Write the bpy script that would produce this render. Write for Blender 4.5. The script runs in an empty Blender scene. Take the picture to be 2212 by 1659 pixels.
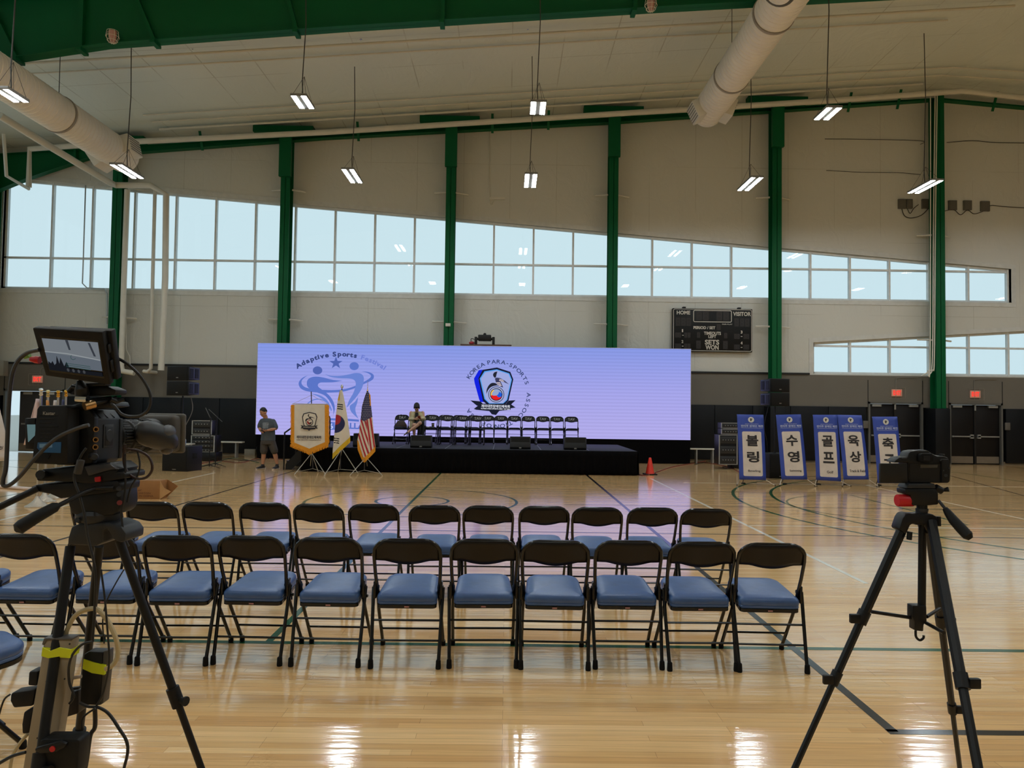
import bpy, bmesh, math, random
from math import sin, cos, pi, radians, sqrt, atan2
from mathutils import Vector, Matrix, Euler
random.seed(7)
SC = bpy.context.scene
COL = SC.collection
# ---------------------------------------------------------------- camera
FPX, CX, CY, HC = 1560.0, 1106.0, 829.5, 1.62
CAMROT = (Matrix.Rotation(-10.3/FPX, 3, 'Z') @ Matrix.Rotation(pi/2+math.atan(52.6/FPX), 3, 'X') @ Matrix.Rotation(.0135, 3, 'Z'))
cd = bpy.data.cameras.new('camera'); cam = bpy.data.objects.new('camera', cd); COL.objects.link(cam)
cam.location = (0, 0, HC); cam.rotation_euler = CAMROT.to_euler()
cd.sensor_width = 36; cd.lens = FPX/2212*36; cd.clip_start = .05; cd.clip_end = 500
SC.camera = cam
# ---------------------------------------------------------------- world: even white-blue overcast sky
wd = bpy.data.worlds.new('sky'); SC.world = wd; wd.use_nodes = True
bg = wd.node_tree.nodes['Background']
bg.inputs[0].default_value = (.64, .82, .90, 1); bg.inputs[1].default_value = .98
SC.view_settings.view_transform = 'Standard'; SC.view_settings.look = 'None'
SC.view_settings.gamma = 1; SC.view_settings.use_curve_mapping = False
SC.view_settings.exposure = 0.0
LAMP = 92.0          # radiance of the hanging lamps' light strips
SC.cycles.max_bounces = 7; SC.cycles.diffuse_bounces = 4; SC.cycles.glossy_bounces = 4
SC.cycles.transparent_max_bounces = 16; SC.cycles.caustics_reflective = False; SC.cycles.caustics_refractive = False
SC.cycles.sample_clamp_indirect = 6

def ray(px, py): return CAMROT @ Vector(((px-CX)/FPX, -(py-CY)/FPX, -1))
def W(px, py, Y):
    d = ray(px, py); t = Y/d.y; return Vector((d.x*t, Y, HC+d.z*t))
def G(px, py, z=0.0):
    d = ray(px, py); t = (z-HC)/d.z; return Vector((d.x*t, d.y*t, z))

# ---------------------------------------------------------------- materials
def lin(c):
    return tuple((v/255/12.92 if v/255 <= .04045 else ((v/255+.055)/1.055)**2.4) for v in c)
MATS = {}
def mat(name, rgb, rough=.5, metal=0, spec=.5, coat=0, noise=None, bump=None, emit=None, es=1, sheen=0, alpha=None):
    """rgb in 0-255 sRGB; noise=(scale, amount) colour mottling; bump=(scale, strength, dist)"""
    if name in MATS: return MATS[name]
    m = bpy.data.materials.new(name); m.use_nodes = True; nt = m.node_tree; b = nt.nodes['Principled BSDF']
    c = lin(rgb); b.inputs['Base Color'].default_value = (*c, 1)
    b.inputs['Roughness'].default_value = rough; b.inputs['Metallic'].default_value = metal
    b.inputs['Specular IOR Level'].default_value = spec; b.inputs['Coat Weight'].default_value = coat
    tc = nt.nodes.new('ShaderNodeTexCoord')
    nn = nt.nodes.new('ShaderNodeTexNoise'); nn.inputs['Scale'].default_value = (noise or (6, .06))[0]; nn.inputs['Detail'].default_value = 4
    nt.links.new(tc.outputs['Object'], nn.inputs['Vector'])
    a = (noise or (6, .06))[1]
    mp = nt.nodes.new('ShaderNodeMapRange'); mp.inputs['From Min'].default_value = .3; mp.inputs['From Max'].default_value = .7
    mp.inputs['To Min'].default_value = 1-a; mp.inputs['To Max'].default_value = 1+a
    nt.links.new(nn.outputs['Fac'], mp.inputs['Value'])
    vm = nt.nodes.new('ShaderNodeVectorMath'); vm.operation = 'SCALE'; vm.inputs[0].default_value = c
    nt.links.new(mp.outputs[0], vm.inputs['Scale']); nt.links.new(vm.outputs[0], b.inputs['Base Color'])
    if bump:
        n2 = nt.nodes.new('ShaderNodeTexNoise'); n2.inputs['Scale'].default_value = bump[0]; n2.inputs['Detail'].default_value = 3
        nt.links.new(tc.outputs['Object'], n2.inputs['Vector'])
        bp = nt.nodes.new('ShaderNodeBump'); bp.inputs['Strength'].default_value = bump[1]; bp.inputs['Distance'].default_value = bump[2]
        nt.links.new(n2.outputs['Fac'], bp.inputs['Height']); nt.links.new(bp.outputs[0], b.inputs['Normal'])
    if emit:
        b.inputs['Emission Color'].default_value = (*lin(emit), 1); b.inputs['Emission Strength'].default_value = es
    MATS[name] = m; return m
def emis(name, rgb, s=1.0):
    if name in MATS: return MATS[name]
    m = bpy.data.materials.new(name); m.use_nodes = True; nt = m.node_tree; nt.nodes.clear()
    e = nt.nodes.new('ShaderNodeEmission'); e.inputs[0].default_value = (*lin(rgb), 1); e.inputs[1].default_value = s
    o = nt.nodes.new('ShaderNodeOutputMaterial'); nt.links.new(e.outputs[0], o.inputs[0]); MATS[name] = m; return m

def glass_mat():
    m = bpy.data.materials.new('window_glass'); m.use_nodes = True; nt = m.node_tree; nt.nodes.clear()
    t = nt.nodes.new('ShaderNodeBsdfTransparent'); t.inputs[0].default_value = (.95, .98, .97, 1)
    g = nt.nodes.new('ShaderNodeBsdfGlossy'); g.inputs['Roughness'].default_value = .01; g.inputs[0].default_value = (1, 1, 1, 1)
    f = nt.nodes.new('ShaderNodeFresnel'); f.inputs[0].default_value = 1.32
    x = nt.nodes.new('ShaderNodeMixShader'); o = nt.nodes.new('ShaderNodeOutputMaterial')
    nt.links.new(f.outputs[0], x.inputs[0]); nt.links.new(t.outputs[0], x.inputs[1]); nt.links.new(g.outputs[0], x.inputs[2]); nt.links.new(x.outputs[0], o.inputs[0])
    return m

def floor_mat():
    m = bpy.data.materials.new('maple_floor'); m.use_nodes = True; nt = m.node_tree; b = nt.nodes['Principled BSDF']; L = nt.links.new
    tc = nt.nodes.new('ShaderNodeTexCoord')
    br = nt.nodes.new('ShaderNodeTexBrick'); L(tc.outputs['Object'], br.inputs['Vector'])
    br.inputs['Scale'].default_value = 1; br.inputs['Brick Width'].default_value = 1.15; br.inputs['Row Height'].default_value = .057
    br.inputs['Mortar Size'].default_value = .0006; br.inputs['Mortar Smooth'].default_value = .3; br.offset = .37; br.offset_frequency = 3
    br.inputs['Color1'].default_value = (*lin((236, 188, 126)), 1); br.inputs['Color2'].default_value = (*lin((248, 208, 150)), 1)
    br.inputs['Mortar'].default_value = (*lin((120, 84, 46)), 1)
    br2 = nt.nodes.new('ShaderNodeTexBrick'); L(tc.outputs['Object'], br2.inputs['Vector'])
    br2.inputs['Scale'].default_value = 1; br2.inputs['Brick Width'].default_value = 2.3; br2.inputs['Row Height'].default_value = .057
    br2.inputs['Mortar Size'].default_value = 0; br2.offset = .23; br2.offset_frequency = 5
    br2.inputs['Color1'].default_value = (.90, .86, .82, 1); br2.inputs['Color2'].default_value = (1.05, 1.04, 1.03, 1)
    mp = nt.nodes.new('ShaderNodeMapping'); mp.inputs['Scale'].default_value = (1.2, 30, 1); L(tc.outputs['Object'], mp.inputs[0])
    n = nt.nodes.new('ShaderNodeTexNoise'); n.inputs['Scale'].default_value = 2; n.inputs['Detail'].default_value = 5; L(mp.outputs[0], n.inputs['Vector'])
    r = nt.nodes.new('ShaderNodeMapRange'); r.inputs['From Min'].default_value = .3; r.inputs['From Max'].default_value = .75
    r.inputs['To Min'].default_value = 1.05; r.inputs['To Max'].default_value = .86; L(n.outputs['Fac'], r.inputs['Value'])
    m1 = nt.nodes.new('ShaderNodeMix'); m1.data_type = 'RGBA'; m1.blend_type = 'MULTIPLY'; m1.inputs[0].default_value = 1
    L(br.outputs['Color'], m1.inputs[6]); L(br2.outputs['Color'], m1.inputs[7])
    v = nt.nodes.new('ShaderNodeVectorMath'); v.operation = 'SCALE'; L(m1.outputs[2], v.inputs[0]); L(r.outputs[0], v.inputs['Scale'])
    L(v.outputs[0], b.inputs['Base Color'])
    # slight waviness of the varnish
    mp2 = nt.nodes.new('ShaderNodeMapping'); mp2.inputs['Scale'].default_value = (1, 8, 1); L(tc.outputs['Object'], mp2.inputs[0])
    n2 = nt.nodes.new('ShaderNodeTexNoise'); n2.inputs['Scale'].default_value = 3.0; n2.inputs['Detail'].default_value = 2; L(mp2.outputs[0], n2.inputs['Vector'])
    bp = nt.nodes.new('ShaderNodeBump'); bp.inputs['Strength'].default_value = .32; bp.inputs['Distance'].default_value = .004
    L(n2.outputs['Fac'], bp.inputs['Height'])
    L(bp.outputs[0], b.inputs['Normal'])
    n3 = nt.nodes.new('ShaderNodeTexNoise'); n3.inputs['Scale'].default_value = 1.3; n3.inputs['Detail'].default_value = 4; L(tc.outputs['Object'], n3.inputs['Vector'])
    r3 = nt.nodes.new('ShaderNodeMapRange'); r3.inputs['To Min'].default_value = .10; r3.inputs['To Max'].default_value = .16; L(n3.outputs['Fac'], r3.inputs['Value'])
    L(r3.outputs[0], b.inputs['Roughness'])
    b.inputs['Specular IOR Level'].default_value = .6; b.inputs['Coat Weight'].default_value = .45; b.inputs['Coat Roughness'].default_value = .085; b.inputs['Coat IOR'].default_value = 1.6; L(bp.outputs[0], b.inputs['Coat Normal'])
    return m

def vinyl_mat(name, rgb, wr=.5, axis='wall'):
    """white vinyl facing of the insulation: soft wrinkles, seams"""
    m = bpy.data.materials.new(name); m.use_nodes = True; nt = m.node_tree; b = nt.nodes['Principled BSDF']; L = nt.links.new
    c = lin(rgb); tc = nt.nodes.new('ShaderNodeTexCoord')
    b.inputs['Roughness'].default_value = .42; b.inputs['Specular IOR Level'].default_value = .35
    sc = (1.1, 1, .75) if axis == 'wall' else (.8, .5, 1)
    mp = nt.nodes.new('ShaderNodeMapping'); mp.inputs['Scale'].default_value = sc; L(tc.outputs['Object'], mp.inputs[0])
    n = nt.nodes.new('ShaderNodeTexNoise'); n.inputs['Scale'].default_value = 1.6; n.inputs['Detail'].default_value = 5; n.inputs['Distortion'].default_value = 1.2; n.inputs['Roughness'].default_value = .55
    L(mp.outputs[0], n.inputs['Vector'])
    # ridged: |n-.5|
    s = nt.nodes.new('ShaderNodeMath'); s.operation = 'SUBTRACT'; s.inputs[1].default_value = .5; L(n.outputs['Fac'], s.inputs[0])
    a = nt.nodes.new('ShaderNodeMath'); a.operation = 'ABSOLUTE'; L(s.outputs[0], a.inputs[0])
    n2 = nt.nodes.new('ShaderNodeTexNoise'); n2.inputs['Scale'].default_value = .35; n2.inputs['Detail'].default_value = 2; L(tc.outputs['Object'], n2.inputs['Vector'])
    mu = nt.nodes.new('ShaderNodeMath'); mu.operation = 'MULTIPLY'; L(a.outputs[0], mu.inputs[0]); L(n2.outputs['Fac'], mu.inputs[1])
    sx = nt.nodes.new('ShaderNodeSeparateXYZ'); L(tc.outputs['Object'], sx.inputs[0])
    def seam(out, period, w):
        d = nt.nodes.new('ShaderNodeMath'); d.operation = 'DIVIDE'; d.inputs[1].default_value = period; L(out, d.inputs[0])
        f = nt.nodes.new('ShaderNodeMath'); f.operation = 'FRACT'; L(d.outputs[0], f.inputs[0])
        g = nt.nodes.new('ShaderNodeMath'); g.operation = 'LESS_THAN'; g.inputs[1].default_value = w/period; L(f.outputs[0], g.inputs[0]); return g.outputs[0]
    s1 = seam(sx.outputs['X'], 1.52 if axis == 'wall' else 1.35, .012 if axis == 'wall' else .03)
    s2 = seam(sx.outputs['Z'] if axis == 'wall' else sx.outputs['Y'], 2.4 if axis == 'wall' else 1.62, .010 if axis == 'wall' else .02)
    mx = nt.nodes.new('ShaderNodeMath'); mx.operation = 'MAXIMUM'; L(s1, mx.inputs[0]); L(s2, mx.inputs[1])
    co = nt.nodes.new('ShaderNodeMix'); co.data_type = 'RGBA'; co.inputs[6].default_value = (*c, 1); co.inputs[7].default_value = (c[0]*.72, c[1]*.70, c[2]*.66, 1)
    mk = nt.nodes.new('ShaderNodeTexNoise'); mk.inputs['Scale'].default_value = .45; mk.inputs['Detail'].default_value = 3; L(tc.outputs['Object'], mk.inputs['Vector'])
    mr = nt.nodes.new('ShaderNodeMapRange'); mr.inputs['From Min'].default_value = .42; mr.inputs['From Max'].default_value = .56; L(mk.outputs['Fac'], mr.inputs['Value'])
    mm = nt.nodes.new('ShaderNodeMath'); mm.operation = 'MULTIPLY'; L(mx.outputs[0], mm.inputs[0]); L(mr.outputs[0], mm.inputs[1]); L(mm.outputs[0], co.inputs[0]); L(co.outputs[2], b.inputs['Base Color'])
    bp = nt.nodes.new('ShaderNodeBump'); bp.inputs['Strength'].default_value = wr; bp.inputs['Distance'].default_value = .12
    L(mu.outputs[0], bp.inputs['Height']); L(bp.outputs[0], b.inputs['Normal'])
    return m

# ---------------------------------------------------------------- mesh builder
def frame_of(d):
    d = Vector(d).normalized(); a = Vector((0, 0, 1)) if abs(d.z) < .9 else Vector((1, 0, 0))
    u = d.cross(a).normalized(); return u, d.cross(u).normalized()
class MB:
    def __init__(s): s.v = []; s.f = []; s.m = []; s.mi = 0; s.T = None
    def add(s, vs, fs):
        o = len(s.v)
        for p in vs:
            p = Vector(p); s.v.append(s.T @ p if s.T is not None else p)
        for f in fs: s.f.append(tuple(o+i for i in f)); s.m.append(s.mi)
        return s
    def box(s, x0, x1, y0, y1, z0, z1):
        vs = [(x, y, z) for x in (x0, x1) for y in (y0, y1) for z in (z0, z1)]
        return s.add(vs, [(0, 1, 3, 2), (4, 6, 7, 5), (0, 4, 5, 1), (2, 3, 7, 6), (0, 2, 6, 4), (1, 5, 7, 3)])
    def cbox(s, c, d, R=None):
        o = s.T; M = Matrix.Translation(Vector(c))
        if R is not None: M = M @ R.to_4x4()
        s.T = (o @ M) if o is not None else M
        s.box(-d[0]/2, d[0]/2, -d[1]/2, d[1]/2, -d[2]/2, d[2]/2); s.T = o; return s
    def prism(s, poly, axis, a0, a1):
        """extrude a polygon: axis 'y' -> poly in (x,z); 'x' -> (y,z); 'z' -> (x,y)"""
        def p(q, a): return {'y': (q[0], a, q[1]), 'x': (a, q[0], q[1]), 'z': (q[0], q[1], a)}[axis]
        n = len(poly); vs = [p(q, a0) for q in poly]+[p(q, a1) for q in poly]
        fs = [tuple(range(n)), tuple(range(2*n-1, n-1, -1))]+[(i, i+n, (i+1) % n+n, (i+1) % n) for i in range(n)]
        return s.add(vs, fs)
    def cyl(s, a, b, r, r2=None, n=12, caps=True):
        a, b = Vector(a), Vector(b); r2 = r if r2 is None else r2; u, w = frame_of(b-a)
        vs = [c+(u*cos(2*pi*i/n)+w*sin(2*pi*i/n))*q for c, q in ((a, r), (b, r2)) for i in range(n)]
        fs = [(i, (i+1) % n, (i+1) % n+n, i+n) for i in range(n)]
        if caps: fs += [tuple(range(n-1, -1, -1)), tuple(range(n, 2*n))]
        return s.add(vs, fs)
    def tube(s, pts, r, n=8, closed=False, rr=None):
        pts = [Vector(p) for p in pts]; k = len(pts); vs = []; fs = []
        u = None
        for i, p in enumerate(pts):
            if closed: d = pts[(i+1) % k]-pts[i-1]
            else: d = pts[min(i+1, k-1)]-pts[max(i-1, 0)]
            d.normalize()
            if u is None: u, w = frame_of(d)
            else:
                u = (u-d*u.dot(d)).normalized(); w = d.cross(u)
            q = rr[i] if rr else r
            vs += [p+(u*cos(2*pi*j/n)+w*sin(2*pi*j/n))*q for j in range(n)]
        m = k if closed else k-1
        for i in range(m):
            for j in range(n):
                a = i*n+j; b = i*n+(j+1) % n; c = ((i+1) % k)*n+(j+1) % n; d2 = ((i+1) % k)*n+j
                fs.append((a, b, c, d2))
        if not closed: fs += [tuple(range(n-1, -1, -1)), tuple(range((k-1)*n, k*n))]
        return s.add(vs, fs)
    def lathe(s, prof, c=(0, 0, 0), n=20, axis=(0, 0, 1)):
        """prof: [(r, h)...] around axis from c"""
        c = Vector(c); ax = Vector(axis).normalized(); u, w = frame_of(ax); vs = []; fs = []
        for r, h in prof: vs += [c+ax*h+(u*cos(2*pi*j/n)+w*sin(2*pi*j/n))*max(r, 1e-4) for j in range(n)]
        for i in range(len(prof)-1):
            for j in range(n): fs.append((i*n+j, i*n+(j+1) % n, (i+1)*n+(j+1) % n, (i+1)*n+j))
        fs += [tuple(range(n-1, -1, -1)), tuple(range((len(prof)-1)*n, len(prof)*n))]
        return s.add(vs, fs)
    def ball(s, c, r, n=12):
        r = Vector((r, r, r)) if not hasattr(r, '__len__') else Vector(r); c = Vector(c); vs = []; fs = []; k = n//2
        for i in range(k+1):
            t = pi*i/k
            for j in range(n): vs.append(c+Vector((r.x*sin(t)*cos(2*pi*j/n), r.y*sin(t)*sin(2*pi*j/n), r.z*cos(t))))
        for i in range(k):
            for j in range(n): fs.append((i*n+j, (i+1)*n+j, (i+1)*n+(j+1) % n, i*n+(j+1) % n))
        return s.add(vs, fs)
    def grid(s, fn, nu, nv, thick=None):
        vs = [fn(i/nu, j/nv) for i in range(nu+1) for j in range(nv+1)]
        fs = [(i*(nv+1)+j, (i+1)*(nv+1)+j, (i+1)*(nv+1)+j+1, i*(nv+1)+j+1) for i in range(nu) for j in range(nv)]
        return s.add(vs, fs)
    def build(s, name, mats, parent=None, smooth=True, bevel=0, seg=2, solid=0, sub=0):
        me = bpy.data.meshes.new(name); me.from_pydata([tuple(v) for v in s.v], [], s.f)
        if not isinstance(mats, (list, tuple)): mats = [mats]
        for m in mats: me.materials.append(m)
        if len(mats) > 1:
            for p, i in zip(me.polygons, s.m): p.material_index = i
        bm = bmesh.new(); bm.from_mesh(me); bmesh.ops.remove_doubles(bm, verts=bm.verts, dist=1e-6)
        bmesh.ops.recalc_face_normals(bm, faces=bm.faces)
        if bevel:
            es = [e for e in bm.edges if len(e.link_faces) == 2 and e.calc_face_angle(0) > .6]
            try: bmesh.ops.bevel(bm, geom=es, offset=bevel, segments=seg, affect='EDGES', profile=.5, clamp_overlap=True)
            except Exception: pass
        bm.to_mesh(me); bm.free()
        if smooth:
            for p in me.polygons: p.use_smooth = True
            me.set_sharp_from_angle(angle=radians(38))
        o = bpy.data.objects.new(name, me); COL.objects.link(o)
        if parent is not None: o.parent = parent
        if solid: md = o.modifiers.new('thick', 'SOLIDIFY'); md.thickness = solid; md.offset = 0
        if sub: md = o.modifiers.new('sub', 'SUBSURF'); md.levels = sub; md.render_levels = sub
        return o
USED = set()
def tag(o, label, cat, group=None, kind=None):
    o['label'] = label; o['category'] = cat
    if group: o['group'] = group
    if kind: o['kind'] = kind
    return o
def thing(name, label, cat, loc=(0, 0, 0), rz=0, group=None):
    o = bpy.data.objects.new(name, None); COL.objects.link(o); o.empty_display_size = .1
    o.location = loc; o.rotation_euler = (0, 0, rz); return tag(o, label, cat, group)
def struct(o): o['kind'] = 'structure'; return o
def part_label(o, s): o['label'] = s; return o
CHILDREN = {}
def copy_tree(o, parent=None):
    c = o.copy(); COL.objects.link(c)
    if parent is not None: c.parent = parent
    for ch in [x for x in bpy.data.objects if x.parent == o and x != c]: copy_tree(ch, c)
    return c
def smooth_path(pts, n=8):
    """Catmull-Rom through points"""
    pts = [Vector(p) for p in pts]; out = []
    for i in range(len(pts)-1):
        p0, p1, p2, p3 = pts[max(i-1, 0)], pts[i], pts[i+1], pts[min(i+2, len(pts)-1)]
        for k in range(n):
            t = k/n; out.append(.5*((2*p1)+(p2-p0)*t+(2*p0-5*p1+4*p2-p3)*t*t+(3*p1-p0-3*p2+p3)*t**3))
    out.append(pts[-1]); return out
def text_geo(s, size=1.0, bold=0.0, extrude=0.0):
    """outline geometry of a text, centred, in the xy plane"""
    cu = bpy.data.curves.new('t', 'FONT'); cu.body = s; cu.size = size; cu.align_x = 'CENTER'; cu.align_y = 'CENTER'
    cu.offset = bold; cu.extrude = extrude; cu.resolution_u = 3
    ob = bpy.data.objects.new('t', cu); COL.objects.link(ob)
    dg = bpy.context.evaluated_depsgraph_get(); dg.update()
    me = bpy.data.meshes.new_from_object(ob.evaluated_get(dg))
    vs = [v.co.copy() for v in me.vertices]; fs = [tuple(p.vertices) for p in me.polygons]
    bpy.data.objects.remove(ob); bpy.data.curves.remove(cu); bpy.data.meshes.remove(me)
    if vs:
        xs = [v.x for v in vs]; ys = [v.y for v in vs]; c = Vector(((min(xs)+max(xs))/2, (min(ys)+max(ys))/2, 0))
        vs = [v-c for v in vs]
    return vs, fs
def text_box(mb, s, c, w, h, ux=Vector((1, 0, 0)), uz=Vector((0, 0, 1)), bold=0.01):
    """put a text into mb, stretched to w x h (h None: keep proportions), centred at c, spanned by ux, uz"""
    vs, fs = text_geo(s, 1.0, bold)
    if not vs: return
    wx = max(v.x for v in vs)*2; hy = max(v.y for v in vs)*2
    sx = w/wx; sy = sx if h is None else h/hy
    c = Vector(c); mb.add([c+ux*(v.x*sx)+uz*(v.y*sy) for v in vs], fs)
def disc(mb, c, r, n=28, rz=None, ux=Vector((1, 0, 0)), uz=Vector((0, 0, 1))):
    c = Vector(c); rz = r if rz is None else rz
    mb.add([c+ux*(r*cos(2*pi*i/n))+uz*(rz*sin(2*pi*i/n)) for i in range(n)], [tuple(range(n))])
def ring(mb, c, r0, r1, a0=0, a1=2*pi, n=48, ux=Vector((1, 0, 0)), uz=Vector((0, 0, 1)), k=1.0):
    c = Vector(c); vs = []
    for i in range(n+1):
        a = a0+(a1-a0)*i/n
        for r in (r0, r1): vs.append(c+ux*(r*cos(a))+uz*(r*k*sin(a)))
    mb.add(vs, [(2*i, 2*i+1, 2*i+3, 2*i+2) for i in range(n)])
WORDS = ['first', 'second', 'third', 'fourth', 'fifth', 'sixth', 'seventh', 'eighth', 'ninth', 'tenth', 'eleventh', 'twelfth', 'thirteenth']
# common materials
BLACK = mat('black_plastic', (15, 15, 16), .45, spec=.35, noise=(30, .1))
BLACKM = mat('black_enamel', (9, 8, 8), .22, noise=(8, .1))
RUBBER = mat('black_rubber', (9, 9, 9), .8, spec=.3)
GREEN = mat('green_steel', (3, 88, 49), .5, spec=.2, noise=(2, .05))
WHITEP = mat('white_pipe_paint', (214, 210, 198), .45, noise=(3, .04))
ALU = mat('aluminium', (176, 178, 176), .35, metal=.6)
CHROME = mat('chrome', (210, 210, 210), .15, metal=1)
GOLDM = mat('gold_metal', (210, 165, 70), .25, metal=1)
WHITET = mat('white_print', (215, 212, 205), .6)
REDP = mat('red_plastic', (190, 20, 32), .4)
# ================================================================ SETTING
RIDGE = 13.9
def zc(x): return 11.14+.0765*(x if x < RIDGE else 2*RIDGE-x)
XL, XR, YB, YF = -16.75, 44.5, -10.0, 23.4
MFLOOR = floor_mat()
MVIN = vinyl_mat('wall_vinyl', (207, 206, 197), .5)
MCEIL = vinyl_mat('ceiling_vinyl', (218, 223, 215), .6, 'ceil')
MGREY = mat('grey_wall_panel', (108, 104, 95), .7, noise=(1.2, .04))
MPAD = mat('navy_wall_pad', (7, 10, 15), .5, spec=.3, noise=(2, .1), bump=(3, .1, .02))
MTRIM = mat('window_trim', (206, 206, 200), .45)
MDARK = mat('dark_trim', (20, 20, 20), .6)
fl = struct(MB().box(XL, XR, YB, YF+.25, -.12, 0).build('floor', MFLOOR, smooth=False))
# court lines, painted on the boards
COLS = {'green': mat('green_line_paint', (26, 84, 50), .16, spec=.8), 'black': mat('black_line_paint', (30, 32, 34), .16, spec=.8), 'white': mat('white_line_paint', (226, 222, 208), .16, spec=.8)}
def court(name, color, fn):
    mb = MB(); fn(mb); o = mb.build('court_line', COLS[color], fl, smooth=False); o['kind'] = 'structure'; o['label'] = name; return o
def fx(mb, x, y0, y1, w=.05, z=.0012): mb.box(x-w/2, x+w/2, y0, y1, 0, z)
def fy(mb, y, x0, x1, w=.05, z=.0013): mb.box(x0, x1, y-w/2, y+w/2, 0, z)
def farc(mb, cx, cy, r, a0=0, a1=360, w=.05, z=.0011):
    n = 72; vs = []
    for i in range(n+1):
        a = radians(a0+(a1-a0)*i/n)
        for q in (r-w/2, r+w/2): vs.append((cx+q*cos(a), cy+q*sin(a), z))
    mb.add(vs, [(2*i, 2*i+1, 2*i+3, 2*i+2) for i in range(n)])
XC = -1.61
def greens(mb):
    fx(mb, XC, 5.0, 20.1); fy(mb, 5.0, -15.8, 12.6, .055); fy(mb, 20.1, -15.8, 12.6)
    farc(mb, XC, 12.52, 1.8); farc(mb, XC, 12.52, .62); fx(mb, 12.6, 5, 20.1); fx(mb, -15.8, 5, 20.1)
    farc(mb, 10.77, 12.45, 6.55, 98, 262, .06); farc(mb, 11.0, 12.45, 6.05, 98, 262, .06); farc(mb, 6.8, 12.45, 1.83, 60, 270, .04)
    farc(mb, -15.8+1.2, 12.52, 6.02, -82, 82, .06); fx(mb, 6.8, 10.7, 14.3)
def blacks(mb):
    fx(mb, 1.99, 3.72, 21.5, .055, .0015); fy(mb, 3.72, 1.96, 30, .055, .0015); fx(mb, -5.25, 3.72, 21.5, .045, .0015)
    fy(mb, 9.55, -16, 20, .035); fy(mb, 12.31, 1.0, 20, .03); fy(mb, 14.6, -16, 20, .03); fy(mb, 8.3, -16, -2, .03)
    for q in (((2050, 1027), (2212, 1071), (2300, 1096)), ((2120, 1000), (2212, 1012))):
        P = smooth_path([G(*p) for p in q], 6)
        for a, b in zip(P, P[1:]):
            n = Vector((-(b-a).y, (b-a).x, 0)).normalized()*.02; mb.add([a-n+Vector((0, 0, .0014)), b-n+Vector((0, 0, .0014)), b+n+Vector((0, 0, .0014)), a+n+Vector((0, 0, .0014))], [(0, 1, 2, 3)])
def whites(mb):
    fx(mb, 3.44, 6.9, 17.2, .05, .0017); fx(mb, -6.9, 6.9, 17.2, .05, .0017); fy(mb, 10.31, 3.44, 16, .035, .0017)
    fy(mb, 16.3, 4.0, 16, .035, .0017); fx(mb, 8.1, 10.31, 16.3, .035, .0018)
court('dark green court lines and circles', 'green', greens); court('black court boundary lines', 'black', blacks); court('white court lines', 'white', whites)

# ceiling: two slopes with a ridge along the hall
cm = MB()
for x0, x1 in ((XL-.3, RIDGE), (RIDGE, XR+.3)):
    cm.prism([(x0, zc(x0)), (x1, zc(x1)), (x1, zc(x1)+.15), (x0, zc(x0)+.15)], 'y', YB-.2, YF+.25)
struct(cm.build('ceiling', MCEIL, smooth=False))
# back wall with two sloping window bands
WT = YF+.25
def wt(x): return 7.66-.0765*x       # top line of the long window band
def lt(x): return 3.90+.068*(x-9.95)  # top line of the lower band
WB, LB = 5.29, 2.88; WX0, WX1, LX0, LX1 = -16.45, 16.45, 9.95, 29.5
wm = MB()
def seg(x0, x1, a0, a1, b0, b1):
    wm.prism([(x0, a0), (x1, a1), (x1, b1), (x0, b0)], 'y', YF, WT)
seg(XL, WX0, 2.84, 2.84, zc(XL)+.05, zc(WX0)+.05)
seg(WX0, LX0, 2.84, 2.84, WB, WB); seg(WX0, RIDGE, wt(WX0), wt(RIDGE), zc(WX0)+.05, zc(RIDGE)+.05)
seg(RIDGE, WX1, wt(RIDGE), wt(WX1), zc(RIDGE)+.05, zc(WX1)+.05)
seg(LX0, WX1, lt(LX0), lt(WX1), WB, WB); seg(WX1, LX1, lt(WX1), lt(LX1), zc(WX1)+.05, zc(LX1)+.05)
seg(LX1, XR, LB, LB, zc(LX1)+.05, zc(XR)+.05); seg(LX0, LX1, 2.84, 2.84, LB, LB)
struct(wm.build('wall_back', MVIN, smooth=False))
lwm = MB(); LY0, LY1, LZ0, LZ1 = -8.0, 21.0, 3.2, 8.6
lwm.box(XL-.25, XL, YB, LY0, 0, zc(XL)+.1); lwm.box(XL-.25, XL, LY1, WT, 0, zc(XL)+.1); lwm.box(XL-.25, XL, LY0, LY1, 0, LZ0); lwm.box(XL-.25, XL, LY0, LY1, LZ1, zc(XL)+.1)
struct(lwm.build('wall_left', MVIN, smooth=False))
struct(MB().box(XR, XR+.25, YB, WT, 0, zc(XR)+.1).build('wall_right', MVIN, smooth=False))
rw = MB()
for x0, x1 in ((XL, RIDGE), (RIDGE, XR)): rw.prism([(x0, 0), (x1, 0), (x1, zc(x1)+.05), (x0, zc(x0)+.05)], 'y', YB-.25, YB)
struct(rw.build('wall_front', MVIN, smooth=False))
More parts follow.
